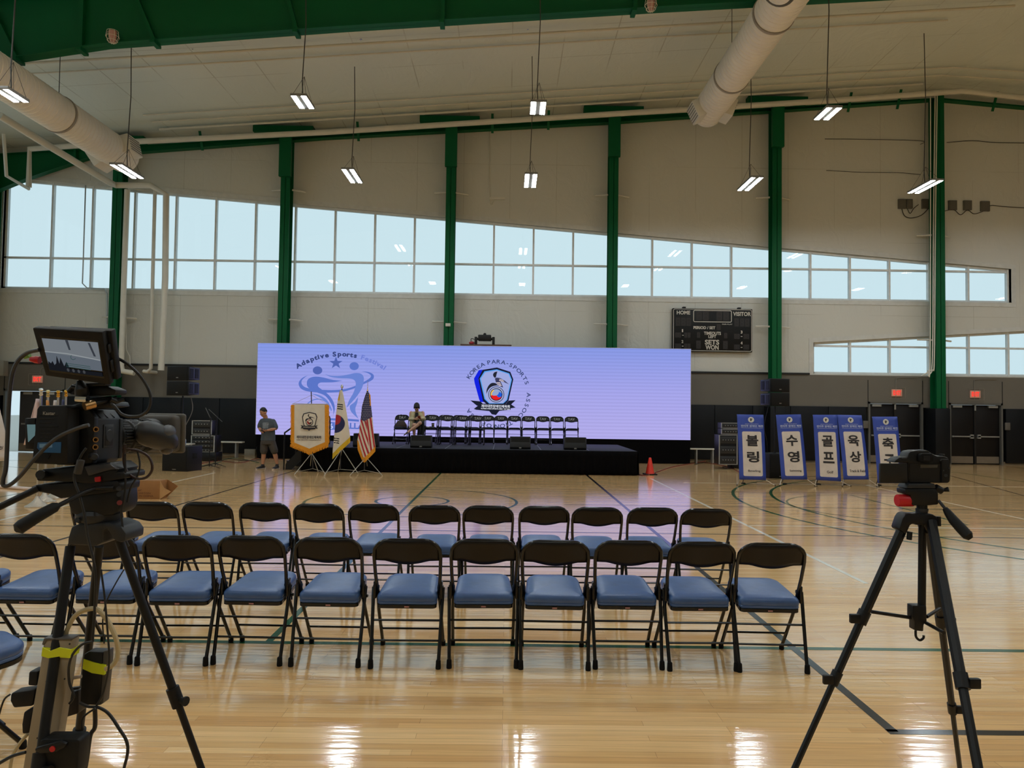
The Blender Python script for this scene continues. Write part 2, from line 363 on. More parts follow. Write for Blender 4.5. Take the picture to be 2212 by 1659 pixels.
# window frames and panes
def window(name, x0, x1, zb, top, zt, mull):
    f = MB(); w = .030; y0, y1 = YF+.10, YF+.20
    f.box(x0, x1, y0, y1, zb, zb+.07)
    f.prism([(x0, top(x0)-.07), (x1, top(x1)-.07), (x1, top(x1)), (x0, top(x0))], 'y', y0, y1)
    f.box(x0, x0+.07, y0, y1, zb, top(x0)); f.box(x1-.07, x1, y0, y1, zb, top(x1))
    f.box(x0, x1, y0, y1, zt-w, zt+w)
    for m in mull:
        if x0 < m < x1: f.box(m-w, m+w, y0-.02, y1, zb, top(m))
    o = struct(f.build(name, mat('window_aluminium', (222, 226, 226), .4), smooth=False))
    t = MB(); b = .14
    t.box(x0-b, x1+b, YF-.02, YF+.10, zb-b, zb-.001)
    t.prism([(x0-b, top(x0-b)), (x1+b, top(x1+b)), (x1+b, top(x1+b)+b), (x0-b, top(x0-b)+b)], 'y', YF-.02, YF+.10)
    t.box(x0-b, x0, YF-.02, YF+.1, zb, top(x0)); t.box(x1, x1+b, YF-.02, YF+.1, zb, top(x1))
    q = t.build('window_trim', MTRIM, o, smooth=False)
    g = MB(); xs = [x0]+[m for m in mull if x0 < m < x1]+[x1]
    g.add([(x0, YF+.15, zb), (x1, YF+.15, zb), (x1, YF+.15, top(x1)), (x0, YF+.15, top(x0))], [(0, 1, 2, 3)])
    g.build('window_pane', GLASS, o, smooth=False)
    return o
GLASS = glass_mat()
MUL = [-14.93, -13.62, -12.25]+[-.5+1.3*k for k in range(-8, 24)]
window('window_1', WX0, WX1, WB, wt, 6.32, MUL)
window('window_2', LX0, LX1, LB, lt, 3.80, MUL)
# unseen window band added in the left wall to bring daylight from that side
f = MB(); f.box(XL-.18, XL-.08, LY0, LY1, LZ0, LZ0+.08); f.box(XL-.18, XL-.08, LY0, LY1, LZ1-.08, LZ1); f.box(XL-.18, XL-.08, LY0, LY1, 6.3, 6.37)
for k in range(23): y = LY0+k*(LY1-LY0)/22; f.box(XL-.18, XL-.08, y-.03, y+.03, LZ0, LZ1)
o = struct(f.build('window_added_left', mat('window_aluminium', (222, 226, 226), .4), smooth=False)); MB().add([(XL-.13, LY0, LZ0), (XL-.13, LY1, LZ0), (XL-.13, LY1, LZ1), (XL-.13, LY0, LZ1)], [(0, 1, 2, 3)]).build('window_pane', GLASS, o, smooth=False)
# grey band and padded dado along the back wall, with the door openings left out
DOORS = [(-16.2, -14.25, 2.03, 'left'), (11.72, 13.5, 1.99, 'mid'), (14.35, 16.1, 1.99, 'right')]
def band(z0, z1, y, opening):
    xs = [XL]; segs = []
    for a, b, zt, _ in DOORS: segs.append((xs[-1], a)); xs.append(b)
    segs.append((xs[-1], XR)); mb = MB()
    for a, b in segs: mb.box(a, b, y, YF+.24, z0, z1)
    if not opening:
        for a, b, zt, _ in DOORS: mb.box(a, b, y, YF+.24, zt, z1)
    return mb
gb = band(1.82, 2.84, YF-.03, False)
struct(gb.build('wall_band', MGREY, smooth=False))
struct(MB().box(XL, LX0-.14, YF-.07, YF, 2.84, 2.90).build('trim_1', MDARK, smooth=False))
js = MB()
for x in [a for a, b, c, d in DOORS]+[b for a, b, c, d in DOORS]: js.box(x-.012, x+.012, YF-.034, YF-.03, 1.82, 2.70)
struct(js.build('trim_2', MDARK, smooth=False))
pm = MB()
def pads(a, b):
    n = max(1, round((b-a)/1.22)); w = (b-a)/n
    for i in range(n): pm.box(a+i*w+.004, a+(i+1)*w-.004, YF-.08, YF+.1, .06, 1.82)
e = [XL]+[v for a, b, c, d in DOORS for v in (a-.08, b+.08)]+[XR]
for i in range(0, len(e), 2): pads(e[i], e[i+1])
struct(pm.build('wall_padding', MPAD, bevel=.015, smooth=True))
bb = band(0, .10, YF-.02, True); struct(bb.build('baseboard_back', mat('tan_baseboard', (120, 108, 88), .6), smooth=False))
# closing the wall behind the padding below the band
lw = band(0, 1.82, YF+.1, True); struct(lw.build('wall_back_base', MGREY, smooth=False))

# steel frame: wind columns on the back wall
def ibeam_col(mb, x, y, w, d, z0, z1, t=.016):
    mb.box(x-w/2, x+w/2, y-d/2, y-d/2+t, z0, z1); mb.box(x-w/2, x+w/2, y+d/2-t, y+d/2, z0, z1); mb.box(x-t/2, x+t/2, y-d/2, y+d/2, z0, z1)
colx = [-12.50, -7.16, -1.89, 3.32, 8.56, 13.80]
for i, x in enumerate(colx):
    r = thing('steel_column', f'tall green steel wall column, {WORDS[i]} one counted from the left window end', 'column', (x, 23.03, 0), group='green steel columns on the window wall')
    mb = MB(); ibeam_col(mb, 0, 0, .30, .36, 0, zc(x)-.28); mb.build('column_shaft', GREEN, r, smooth=False)
    mb = MB(); mb.box(-.19, .19, -.30, -.18, zc(x)-1.7, zc(x)-.32) if i in (1, 2, 3, 4) else mb.box(-.17, .17, -.2, -.18, .0, .3)
    mb.build('splice_plate', GREEN, r, smooth=False)
    for zz in ((4.36, 8.55) if i != 5 else (4.0, 7.4)):
        for P_ in ([(-.55, .2, zz+.02), (-.15, .05, zz)], [(.15, .05, zz), (.55, .2, zz-.02)]): MB().tube(P_, .03, 6).build('girt_brace', WHITEP, r)
    if i in (0, 5, 4): MB().box(-.24, .24, -.26, .30, .05, 1.80).build('column_pad', MPAD, r, bevel=.03)
r = thing('steel_column', 'green corner column at the left end of the long window', 'column', (-16.55, 23.03, 0))
mb = MB(); ibeam_col(mb, 0, 0, .30, .4, 0, zc(-16.4)-.3); mb.build('column_shaft', GREEN, r, smooth=False)
MB().box(-.18, .18, -.24, .24, .05, 1.8).build('column_pad', MPAD, r, bevel=.03)

def rafter(name, label, Y, pts_bot, topoff, fw, xs_stiff, yc=0):
    """tapered built-up rafter: web + flanges; pts_bot = [(x, z)] of the lower edge"""
    r = thing(name, label, 'beam', (0, Y, 0)); w = MB()
    def top(x): return zc(x)-topoff
    for (x0, z0), (x1, z1) in zip(pts_bot, pts_bot[1:]):
        w.prism([(x0, z0), (x1, z1), (x1, top(x1)), (x0, top(x0))], 'y', -.01, .01)
    w.build('web', GREEN, r, smooth=False); f = MB()
    for (x0, z0), (x1, z1) in zip(pts_bot, pts_bot[1:]):
        f.prism([(x0, z0), (x1, z1), (x1, z1+.02), (x0, z0+.02)], 'y', -fw/2, fw/2)
        f.prism([(x0, top(x0)-.02), (x1, top(x1)-.02), (x1, top(x1)), (x0, top(x0))], 'y', -fw/2, fw/2)
    f.build('flange', GREEN, r, smooth=False); s = MB()
    for x, lean in xs_stiff:
        zb = [z0+(z1-z0)*(x-x0)/(x1-x0) for (x0, z0), (x1, z1) in zip(pts_bot, pts_bot[1:]) if x0 <= x <= x1][0]
        s.prism([(x-.02, zb), (x+.06, zb), (x+.06+lean, top(x)), (x-.02+lean, top(x))], 'y', -.12, -.01)
        s.box(x-.05, x+.05, -fw/2-.02, fw/2+.02, zb-.06, zb)
    s.build('stiffener', GREEN, r, smooth=False); return r
NR = 15.2
def nb(px, py): p = W(px, py, NR); return (p.x, p.z)
bp_ = [(-16.5, 7.6), nb(20, 132), nb(231, 100), nb(740, 63), nb(1440, 20)]
bx, bz = bp_[-1]; bp_ += [(RIDGE, bz+.073*(RIDGE-bx)), (XR, bz+.073*(RIDGE-bx)-.073*(XR-RIDGE))]
rafter('roof_beam', 'deep dark green roof beam crossing the upper left of the ceiling', NR, bp_, .12, .27, [(-10.5, -.7), (-9.15, 0), (-7.6, -.5), (-4.6, -.3), (-1.5, 0), (2.6, 0)])
rb = [(-16.5, 8.35)]+[(W(px, py, 23.05).x, W(px, py, 23.05).z) for px, py in ((60, 385), (205, 336), (700, 299), (1320, 265), (2050, 216))]
bx, bz = rb[-1]; rb[-1] = (RIDGE, bz); rb += [(XR, bz-.0765*(XR-RIDGE))]
rafter('end_wall_rafter', 'green sloping rafter running along the top of the window wall', 23.12, rb, .32, .22, [(-14, 0)])
# short green purlin ends and clip plates over the columns
for i, x in enumerate(colx[:5]):
    mb = MB(); mb.box(x-1.0 if i else x-.6, x+.9, 22.62, 22.9, zc(x)-.32, zc(x)-.12)
    tag(mb.build('bracing_plate', GREEN, smooth=False), f'short green bracing plate under the roof over the {WORDS[i]} green column', 'bracket', 'bracing plates over the columns')
pl = [x for x in [-9.9, -4.9, -.6, 1.2, 6.1, 10.9, 12.5, 15.6, 17.3]]
for i, x in enumerate(pl):
    mb = MB(); mb.add([(x-.03, 22.75, zc(x)-.08), (x+.05, 22.75, zc(x)-.08), (x+.05, 23.0, zc(x)-.62), (x-.03, 23.0, zc(x)-.62)], [(0, 1, 2, 3)])
    o = mb.build('flange_brace', GREEN, smooth=False, solid=.02)
    tag(o, f'small green angle brace under the roof edge, {WORDS[i]} from the left', 'bracket', 'angle braces under the roof edge')

# ---------------------------------------------------------------- services under the roof
def along(pxs, Y, off=None): return [W(px, py, Y) for px, py in pxs]
def pipe(name, label, pts, r, cat='pipe', m=WHITEP, group=None, n=10):
    return tag(MB().tube(pts, r, n).build(name, m), label, cat, group)
pipe('sprinkler_pipe', 'thick white sprinkler main running the length of the window wall', along([(62, 404), (64, 322), (250, 308), (700, 286), (1152, 257), (1440, 239), (1800, 217), (2060, 198)], 22.3)+[W(2075, 196, 22.3), W(2300, 221, 22.3)], .085)
def roofline(Y, x0, x1, off, n=10):
    return [Vector((x0+(x1-x0)*i/n, Y, zc(x0+(x1-x0)*i/n)-off)) for i in range(n+1)]
for k, (Y, x0, x1, off, rr, lab) in enumerate([(17.7, -15, 12.6, .22, .032, 'white sprinkler branch pipe nearest the deep green roof beam'), (18.5, -15, 11.4, .08, .022, 'thin grey conduit under the ceiling that the lamps hang from'),
        (21.4, -11, 16, .06, .02, 'thin conduit under the ceiling, first of three near the wall'), (21.9, -11, 16, .07, .018, 'thin conduit under the ceiling, middle of three near the wall'), (22.4, -11, 13, .10, .035, 'white pipe under the ceiling just above the sprinkler main')]):
    pipe('ceiling_pipe', lab, roofline(Y, x0, x1, off), rr, group='pipes under the ceiling')
# sprinkler drops and hangers
mbh = 0
for i, (px, py) in enumerate([(416, 100), (779, 80), (1140, 58), (1494, 37), (1833, 16)]):
    p = W(px, py, 17.9); mb = MB(); mb.cyl(p, (p.x, p.y, zc(p.x)-.0), .012); mb.lathe([(.01, 0), (.04, .02), (.045, .05), (.02, .08)], p-Vector((0, 0, .08)), 10)
    tag(mb.build('ceiling_sprinkler', CHROME), f'small sprinkler head under the white ceiling, {WORDS[i]} from the left', 'sprinkler', 'sprinkler heads along the branch pipe')
for i, (px, py, Y) in enumerate([(243, 80, 15.0), (1406, 12, 15.0)]):
    p = W(px, py, Y); r = thing('caged_alarm', f'round alarm in a white wire cage on the {"left" if i == 0 else "middle"} part of the deep beam', 'alarm', p, group='caged alarms on the deep beam')
    mb = MB()
    for k in range(8):
        a = 2*pi*k/8; mb.tube([(.11*cos(a), .11*sin(a), .12), (.13*cos(a), .13*sin(a), 0), (.07*cos(a), .07*sin(a), -.12), (0, 0, -.14)], .005, 5)
    for zz, q in ((.12, .11), (0, .13), (-.08, .1)): mb.tube([(q*cos(2*pi*k/16), q*sin(2*pi*k/16), zz) for k in range(16)], .005, 5, closed=True)
    mb.build('wire_cage', WHITEP, r); MB().lathe([(.05, -.1), (.08, 0), (.08, .12)], n=14).build('alarm_body', mat('pale_red_plastic', (196, 150, 140), .5), r)

def duct(label, pend, D, y0, rings, diffs):
    r = thing('fabric_duct', label, 'duct', pend, group='round white air ducts'); L = pend.y-y0
    prof = []; n = int(L/.14)
    for i in range(n+1):
        h = L*i/n; prof.append((D/2, h))
        if i < n: prof += [(D/2, h+.118), (D/2+.012, h+.124), (D/2+.012, h+.134)]
    mb = MB(); mb.lathe(prof+[(.001, L)], (0, 0, 0), 40, (0, -1, 0)); mb.build('duct_body', mat('duct_white', (226, 222, 212), .5, noise=(2, .03)), r)
    for y in rings: MB().lathe([(D/2+.005, -.03), (D/2+.03, -.03), (D/2+.03, .03), (D/2+.005, .03)], (0, -y, 0), 40, (0, -1, 0)).build('joint_ring', mat('duct_ring', (150, 142, 130), .5), r)
    for k, (a, y) in enumerate(diffs):
        u = Vector((cos(a), 0, sin(a))); t = Vector((-sin(a), 0, cos(a))); R = Matrix((u, Vector((0, 1, 0)), t)).transposed()
        mb = MB(); mb.cbox(u*(D/2+.03), (.26, .62, .46), R); o = mb.build('diffuser', WHITEP, r, bevel=.01)
        for q in range(6): MB().cbox(u*(D/2+.165)+t*(-.18+.07*q), (.02, .54, .012), R).build('louvre_slat', mat('louvre_grey', (120, 116, 108), .5), o, smooth=False)
    for y in rings: MB().cyl((0, -y, D/2), (0, -y, zc(pend.x)-pend.z), .008, n=6).build('hanger_wire', MDARK, r)
    return r
E1 = W(1527, 243, 19.6); E2 = W(268, 340, 19.6)
duct('ribbed white round duct above the scoreboard side, coming from the top edge', E1, .83, 6.5, (2.2, 5.0, 8.4), ((radians(205), .5), (radians(-20), .5)))
duct('ribbed white round duct in the upper left corner', E2, .83, 6.5, (2.9, 5.9, 9), ((radians(15), .45), (radians(215), 1.0)))
for o in [o for o in bpy.data.objects if o.name.startswith('diffuser')]: o.location.y = -.5
# coil of cable hung on the right duct
mb = MB(); c = W(1663, 12, 13.6); c.z -= 0
for k in range(5): mb.tube([(c.x+(.26+.012*k)*cos(2*pi*i/28), c.y-.46-.01*k, c.z+(.26+.012*k)*sin(2*pi*i/28)) for i in range(28)], .008, 5, closed=True)
tag(mb.build('cable_coil', mat('grey_cable', (110, 108, 104), .5)), 'coil of grey cable hanging under the duct at the top edge', 'cable')

# hanging lamps
MLAMP = emis('lamp_light', (238, 249, 255), LAMP)
MHOUS = mat('lamp_housing', (120, 118, 112), .6)
def lamp(px, py, Y, L, label, w=.34):
    c = W(px, py, Y); r = thing('hanging_lamp', label, 'lamp', c, group='hanging lamps of the gym')
    MB().box(-w/2, w/2, -L/2, L/2, .0, .05).build('lamp_housing', MHOUS, r, bevel=.008)
    for sx in (-1, 1):
        MB().box(sx*w*.30-w*.15, sx*w*.30+w*.15, -L/2+.02, L/2-.02, -.004, -.001).build('light_strip', MLAMP, r, smooth=False)
    mb = MB(); top = zc(c.x)-c.z-.05
    mb.tube([(0, 0, top), (.03, 0, top*.6), (-.02, 0, .45), (0, 0, .05)], .011, 6)
    for sx in (-1, 1): mb.tube([(sx*w*.4, -L*.4, .05), (0.02, 0, .55)], .004, 4); mb.tube([(sx*w*.4, L*.4, .05), (0.02, 0, .55)], .004, 4)
    mb.build('hanging_cord', mat('cord_dark', (60, 58, 54), .6), r); return r
UP, LO = 15.0, 19.2
lamp(654, 221, UP, .66, 'lit hanging lamp, upper left one left of the centre')
lamp(1162, 234, UP, .66, 'lit hanging lamp, topmost above the round emblem')
lamp(1788, 246, UP, .66, 'lit hanging lamp above and right of the ribbed duct end')
lamp(24, 207, 11.5, .52, 'lit hanging lamp cut by the left picture edge under the duct', .26)
lamp(761, 381, LO, 1.16, 'lit hanging lamp in front of the wall between second and third columns')
lamp(1146, 391, LO, 1.16, 'lit hanging lamp in front of the wall between third and fourth columns')
lamp(1620, 398, LO, 1.16, 'lit hanging lamp just left of the fifth green column')
lamp(1998, 404, LO, 1.16, 'lit hanging lamp crossing the rightmost green column')
lamp(275, 371, 17.5, 1.06, 'lit hanging lamp under the end of the left duct', .31)
for X, Y in [(12.6, 15.0), (18, 15), (18, 19.2), (-3.9, 10.2), (.7, 10.2), (6, 10.2), (12, 10.2), (-9, 10.2), (-3.9, 5), (1, 5), (6.5, 5), (12, 5), (-9, 5), (18, 5), (18, 10.2), (-3, -2), (4, -2), (11, -2), (-9, -2), (18, -2), (27, 8)]:
    r = thing('hanging_lamp', 'lit hanging lamp further into the hall, outside the picture', 'lamp', (X, Y, 8.0), group='hanging lamps outside the picture')
    MB().box(-.17, .17, -.4, .4, 0, .05).build('lamp_housing', MHOUS, r)
    MB().box(-.15, .15, -.38, .38, -.02, -.001).build('light_strip', MLAMP, r, smooth=False)
# drain pipes by the left column
def px_pipe(name, label, pts, Y, r, **k): return pipe(name, label, along(pts, Y), r, **k)
px_pipe('drain_pipe', 'white rain pipe coming down beside the first green column', [(275, 410), (268, 600), (262, 790), (266, 802), (290, 806)], 22.75, .085)
px_pipe('drain_pipe', 'white drain pipe, middle one of three in front of the window', [(335, 405), (330, 600), (326, 796), (318, 803), (310, 802)], 22.6, .055); MB().cyl(W(311, 802, 22.6), W(311, 802, 22.6)+Vector((0, .85, 0)), .055).build('pipe_elbow', WHITEP, [o for o in bpy.data.objects if o.get('label', '').startswith('white drain pipe, middle')][0])
p = along([(0, 252), (100, 310), (235, 395), (250, 400), (325, 400), (359, 420), (357, 600), (348, 800)], 22.4); p[0].y = 17; p[0] = W(0, 250, 18.2); p[1] = W(100, 312, 19.4); p[2] = W(238, 395, 21.9)
pipe('drain_pipe', 'thick white pipe slanting below the left duct and down past the window', p, .095)
pipe('drain_pipe', 'thin white pipe dropping in the far upper left corner', [W(8, 290, 21), W(14, 380, 21), W(62, 408, 22.3)], .05)
px_pipe('conduit', 'thin grey conduit down the window left of the first column', [(185, 400), (180, 560), (178, 612), (188, 622), (226, 624), (231, 634), (231, 700)], 23.25, .02, m=ALU, cat='conduit')
px_pipe('conduit', 'thin conduits bent at the grey wall band near the first column', [(272, 620), (272, 755), (280, 770), (281, 790)], 23.2, .018, cat='conduit')
# ================================================================ FOLDING CHAIRS
BLUEV = mat('blue_vinyl_cushion', (54, 88, 142), .36, spec=.7, noise=(18, .10), bump=(22, .25, .004))
NAVYV = mat('navy_vinyl_cushion', (22, 30, 52), .5)
BROWN = mat('dark_brown_enamel', (13, 8, 7), .34, spec=.35, noise=(6, .12))
NAVYP = mat('navy_enamel', (14, 18, 28), .45, spec=.3)
def make_chair(kind):
    wide = kind == 'court'
    r = thing('folding_chair', '', 'chair'); k = 1.0 if wide else .90
    bw = .205*k; fr = BLACKM; rt = .0115
    def yb(z): return -.09-(z-.44)*.37       # line of the upper frame
    # inverted U of the back frame down to the pivot
    pts = []
    for sx in (-1, 1):
        side = [(sx*bw*.95, yb(.44), .44), (sx*bw, yb(.56), .56), (sx*bw*1.02, yb(.68), .68)]
        cor = [(sx*(bw*1.02-.105*(1-cos(a))), yb(.70+.09*sin(a)), .70+.09*sin(a)) for a in [radians(q) for q in (18, 36, 54, 72, 90)]]
        pts += (side+cor) if sx < 0 else (side+cor)[::-1]
    MB().tube(pts, rt, 8).build('back_frame', fr, r)
    for sx in (-1, 1):
        o = MB().tube([(sx*bw*.95, yb(.44), .44), (sx*bw*.98, .0, .30), (sx*bw, .215, .03)], rt, 8).build('leg', fr, r)
        MB().lathe([(.014, 0), (.017, .006), (.016, .03), (.013, .038)], (sx*bw, .222, 0), 10).build('rubber_foot', RUBBER, o)
        o = MB().tube([(sx*bw*1.08, -.095, .47), (sx*bw*1.02, -.222, .03)], rt, 8).build('leg', fr, r)
        MB().lathe([(.016, 0), (.0175, .008), (.0155, .05), (.0125, .055)], (sx*bw*1.02, -.226, 0), 10).build('rubber_foot', RUBBER, o)
        mb = MB(); mb.cbox((sx*bw*1.03, -.10, .455), (.016, .05, .11)); mb.cyl((sx*bw*1.1, -.095, .47), (sx*bw*.9, -.095, .47), .013)
        mb.cyl((sx*bw*1.1, -.03, .39), (sx*bw*.9, -.03, .39), .01); mb.build('hinge', fr, r, bevel=.004)
    for bx_, by_, bz_ in ((bw*1.03, -.179, .158), (bw*1.04, -.148, .275), (bw*.98, .145, .135)): MB().tube([(-bx_, by_, bz_), (bx_, by_, bz_)], .007, 6).build('crossbar', fr, r)
    # backrest sheet with a drooping lower edge
    def f(u, v):
        x = (u*2-1)*bw*.98; d = (1-abs(u*2-1)**2.2)
        z0 = .655-.022*max(0, cos((u*2-1)*pi*.75))-.0*d; z1 = .79-.10*max(0, abs(u*2-1)-.72)/.28*.55
        z = z0+(z1-z0)*v; return Vector((x, yb(z)-.022*d, z))
    b = MB().grid(f, 20, 5).build('backrest', BROWN if wide else NAVYP, r, solid=.006)
    # seat
    W0, W1, y0, y1 = .188*k, .174*k, -.165, .245 if wide else .225
    def outline(s):
        P = [];
        for cx_, cy_, rr, a0 in ((W1-.085, y1-.085, .085, 0), (-W1+.085, y1-.085, .085, 90), (-W0+.03, y0+.03, .03, 180), (W0-.03, y0+.03, .03, 270)):
            t = max(s, -.02)
            for q in range(0, 91, 18): P.append((cx_+(rr+t)*cos(radians(a0+q)), cy_+(rr+t)*sin(radians(a0+q))))
        if s < -.02: g = 1+(s+.02)/.17; ym = (y0+y1)/2; P = [(x*g, ym+(y-ym)*g) for x, y in P]
        return P
    def slab(mb, layers):
        n = None; vs = []; fs = []
        for s, z in layers:
            P = outline(s); n = len(P); vs += [(x, y, z+.10*(y-y0)) for x, y in P]
        for i in range(len(layers)-1):
            for j in range(n): fs.append((i*n+j, i*n+(j+1) % n, (i+1)*n+(j+1) % n, (i+1)*n+j))
        c0 = len(vs); vs.append((0, (y0+y1)/2, layers[-1][1]+.10*(y1-y0)/2+.001)); L = (len(layers)-1)*n
        fs += [(L+j, L+(j+1) % n, c0) for j in range(n)]; fs.append(tuple(range(n-1, -1, -1)))
        mb.add(vs, fs)
    if wide:
        mb = MB(); slab(mb, [(-.006, .374), (0, .380), (.0, .390), (-.003, .393), (.0, .396), (.002, .410), (.0, .426), (-.008, .437), (-.02, .443), (-.06, .447), (-.11, .449)])
        s = mb.build('seat_cushion', BLUEV, r)
    else:
        mb = MB(); slab(mb, [(-.004, .400), (0, .405), (0, .425), (-.008, .434), (-.02, .438), (-.07, .441), (-.11, .443)]); s = mb.build('seat_cushion', NAVYV, r)
    mb = MB(); h = .351 if wide else .383; slab(mb, [(-.004, h), (-.002, h+.002), (-.002, h+.022)]); p = mb.build('seat_pan', fr, r)
    if wide:
        part_label(MB().cbox((.0, y0-.0045, .364), (.03, .003, .009)).build('maker_tag', mat('small_silver_tag', (170, 120, 115), .5), p, smooth=False), 'tiny pale maker tag')
    else:
        mb = MB(); vs, fs = text_geo('TAV', 1, .03); w = max(v.x for v in vs); hh = max(v.y for v in vs)
        def q(v):
            x = v.x/w*.10; t = v.y/hh; z = .728+.040*t-.10*abs(x)*.3+.012*t*(x/.085)*0; d = 1-abs(x/(bw*.98))**2.2
            return Vector((-x, yb(z)-.022*d+.007, z))
        mb.add([q(v) for v in vs], fs); part_label(mb.build('backrest_lettering', mat('silver_print', (150, 150, 148), .5), b, smooth=False), 'large pale TAV lettering')
    return r
court_chair = make_chair('court')
def place(proto, x, y, rz, label, group, first=[]):
    if proto.name in first: o = copy_tree(proto)
    else: o = proto; first.append(proto.name)
    o.location = (x, y, 0); o.rotation_euler = (0, 0, rz); o['label'] = label; o['group'] = group; return o
G1 = 'blue padded folding chairs of the nearer row'; G2 = 'blue padded folding chairs of the farther row'
row1 = [1.685, 1.24, .783, .322, -.136, -.615, -1.109, -1.594, -2.06, -2.53, -3.02, -3.52]
for i, x in enumerate(row1):
    lab = f'blue padded black folding chair, {WORDS[i]} from the cone side in the nearer row' if i > 0 else 'blue padded black folding chair at the bare end of the nearer row beside the tripod'
    place(court_chair, x, 4.775+.008*((i*7) % 5-2), radians(((i*5) % 7-3)*.6), lab, G1)
row2 = [1.70, 1.245, .78, .325, -.144, -.603, -1.115, -1.57, -2.04, -2.51, -2.97, -3.45]
for i, x in enumerate(row2):
    lab = f'blue padded black folding chair, {WORDS[i]} from the cone side in the farther row' if i > 0 else 'blue padded black folding chair at the bare end of the farther row'
    place(court_chair, x, 6.33+.01*((i*3) % 5-2), radians(((i*4) % 7-3)*.6), lab, G2)
place(court_chair, -2.54, 3.40, radians(-38), 'blue padded folding chair cut by the left edge behind the camera tripod', 'single chair by the video camera')

# ================================================================ STAGE
SX0, SX1, SY0, SY1, SH = -5.05, 3.24, 17.9, 21.1, .60
MSTAGE = mat('stage_deck', (46, 46, 52), .7, spec=.3, noise=(5, .08))
MSKIRT = mat('black_skirt_cloth', (8, 7, 8), .9, spec=.08, noise=(4, .15))
st = thing('stage', 'low black stage platform with pleated black skirt in front of the screen', 'stage', (0, 0, 0))
MB().box(SX0, SX1, SY0, SY1, SH-.06, SH).build('stage_deck', MSTAGE, st, bevel=.004)
mb = MB()
for k in range(7): x = SX1-1.19*k-1.19; mb.box(x-.006, x+.006, SY0+.01, SY1, SH, SH+.002)
mb.build('deck_seam', mat('deck_seam_grey', (120, 122, 128), .5), st, smooth=False)
def pleat(mb, p0, p1, z0, z1, amp=.022, per=.16):
    p0, p1 = Vector(p0), Vector(p1); L = (p1-p0).length; n = int(L/per*6); d = (p1-p0).normalized(); nn = Vector((d.y, -d.x, 0))
    def f(u, v):
        q = p0+d*(u*L); a = amp*(.25+.75*(1-v)); off = a*sin(u*L/per*2*pi)+a*.5*sin(u*L/per*1.3+2); return Vector((q.x, q.y, z0+(z1-z0)*v))+nn*(off+.03)
    mb.grid(f, n, 4)
mb = MB(); pleat(mb, (SX0, SY0, 0), (SX1, SY0, 0), .005, SH-.01); pleat(mb, (SX1, SY0, 0), (SX1, SY1, 0), .005, SH-.01); mb.build('stage_skirt', MSKIRT, st, solid=.004)
for k in range(8):
    for y in (SY0+.15, SY1-.15): MB().cyl((SX0+.12+1.15*k, y, 0), (SX0+.12+1.15*k, y, SH-.06), .024).build('leg', BLACK, st)
# steps and handrail on the left side
s = thing('stage_stairs', 'black stage steps with a bent handrail beside the fringed banner', 'stairs', (0, 0, 0))
for k in range(2): MB().box(SX0-.50+.24*k, SX0-.24+.22*k, 18.35, 19.3, .18+.2*k, .22+.2*k).build('step', BLACK, s)
for y in (18.33, 19.3):
    q = [(SX0-.52, .0), (SX0-.36, 0), (SX0-.02, .36), (SX0-.02, .58), (SX0-.12, .58), (SX0-.52, .14)]
    MB().add([(a_, y, b_) for a_, b_ in q]+[(a_, y+.03, b_) for a_, b_ in q], [(0, 1, 2, 3, 4, 5), (11, 10, 9, 8, 7, 6)]+[(i, (i+1) % 6, (i+1) % 6+6, i+6) for i in range(6)]).build('stringer', BLACK, s)
for y in (18.3, 19.33):
    MB().tube(smooth_path([(-5.60, y, .0), (-5.60, y, .82), (-5.54, y, .97), (-5.05, y, 1.28), (-4.80, y, 1.34), (-4.72, y, 1.25), (-4.72, y, .58)], 5), .02, 8).build('handrail', BLACK, s)

# ================================================================ LED SCREEN
SY = 22.0
def S(px, py, off=0.0): p = W(px, py, SY); return Vector((p.x, SY-.002-off, p.z))
a, b2, c2, d2 = W(557, 738.5, SY), W(1492, 757, SY), W(1491, 951, SY), W(553, 938, SY)
X0, X1 = (a.x+d2.x)/2, (b2.x+c2.x)/2; Z0, Z1 = (c2.z+d2.z)/2, (a.z+b2.z)/2
def screen_bg():
    m = bpy.data.materials.new('led_background'); m.use_nodes = True; nt = m.node_tree; nt.nodes.clear(); L = nt.links.new
    tc = nt.nodes.new('ShaderNodeTexCoord'); sx = nt.nodes.new('ShaderNodeSeparateXYZ'); L(tc.outputs['Generated'], sx.inputs[0])
    ma = nt.nodes.new('ShaderNodeMath'); ma.operation = 'MULTIPLY_ADD'; L(sx.outputs['X'], ma.inputs[0]); ma.inputs[1].default_value = -.10; L(sx.outputs['Z'], ma.inputs[2])
    cr = nt.nodes.new('ShaderNodeValToRGB'); e = cr.color_ramp.elements
    e[0].position = 0; e[0].color = (*lin((176, 170, 232)), 1); e[1].position = .95; e[1].color = (*lin((132, 150, 226)), 1)
    q = e.new(.42); q.color = (*lin((164, 164, 232)), 1); L(ma.outputs[0], cr.inputs[0])
    # moiré: horizontal stripes put into the screen's brightness
    w = nt.nodes.new('ShaderNodeMath'); w.operation = 'MULTIPLY'; w.inputs[1].default_value = 2*pi*27; L(sx.outputs['Z'], w.inputs[0])
    s = nt.nodes.new('ShaderNodeMath'); s.operation = 'SINE'; L(w.outputs[0], s.inputs[0])
    k = nt.nodes.new('ShaderNodeMath'); k.operation = 'MULTIPLY_ADD'; k.inputs[1].default_value = .055; k.inputs[2].default_value = 1.0; L(s.outputs[0], k.inputs[0])
    em = nt.nodes.new('ShaderNodeEmission'); L(cr.outputs[0], em.inputs[0]); L(k.outputs[0], em.inputs[1])
    o = nt.nodes.new('ShaderNodeOutputMaterial'); L(em.outputs[0], o.inputs[0]); return m
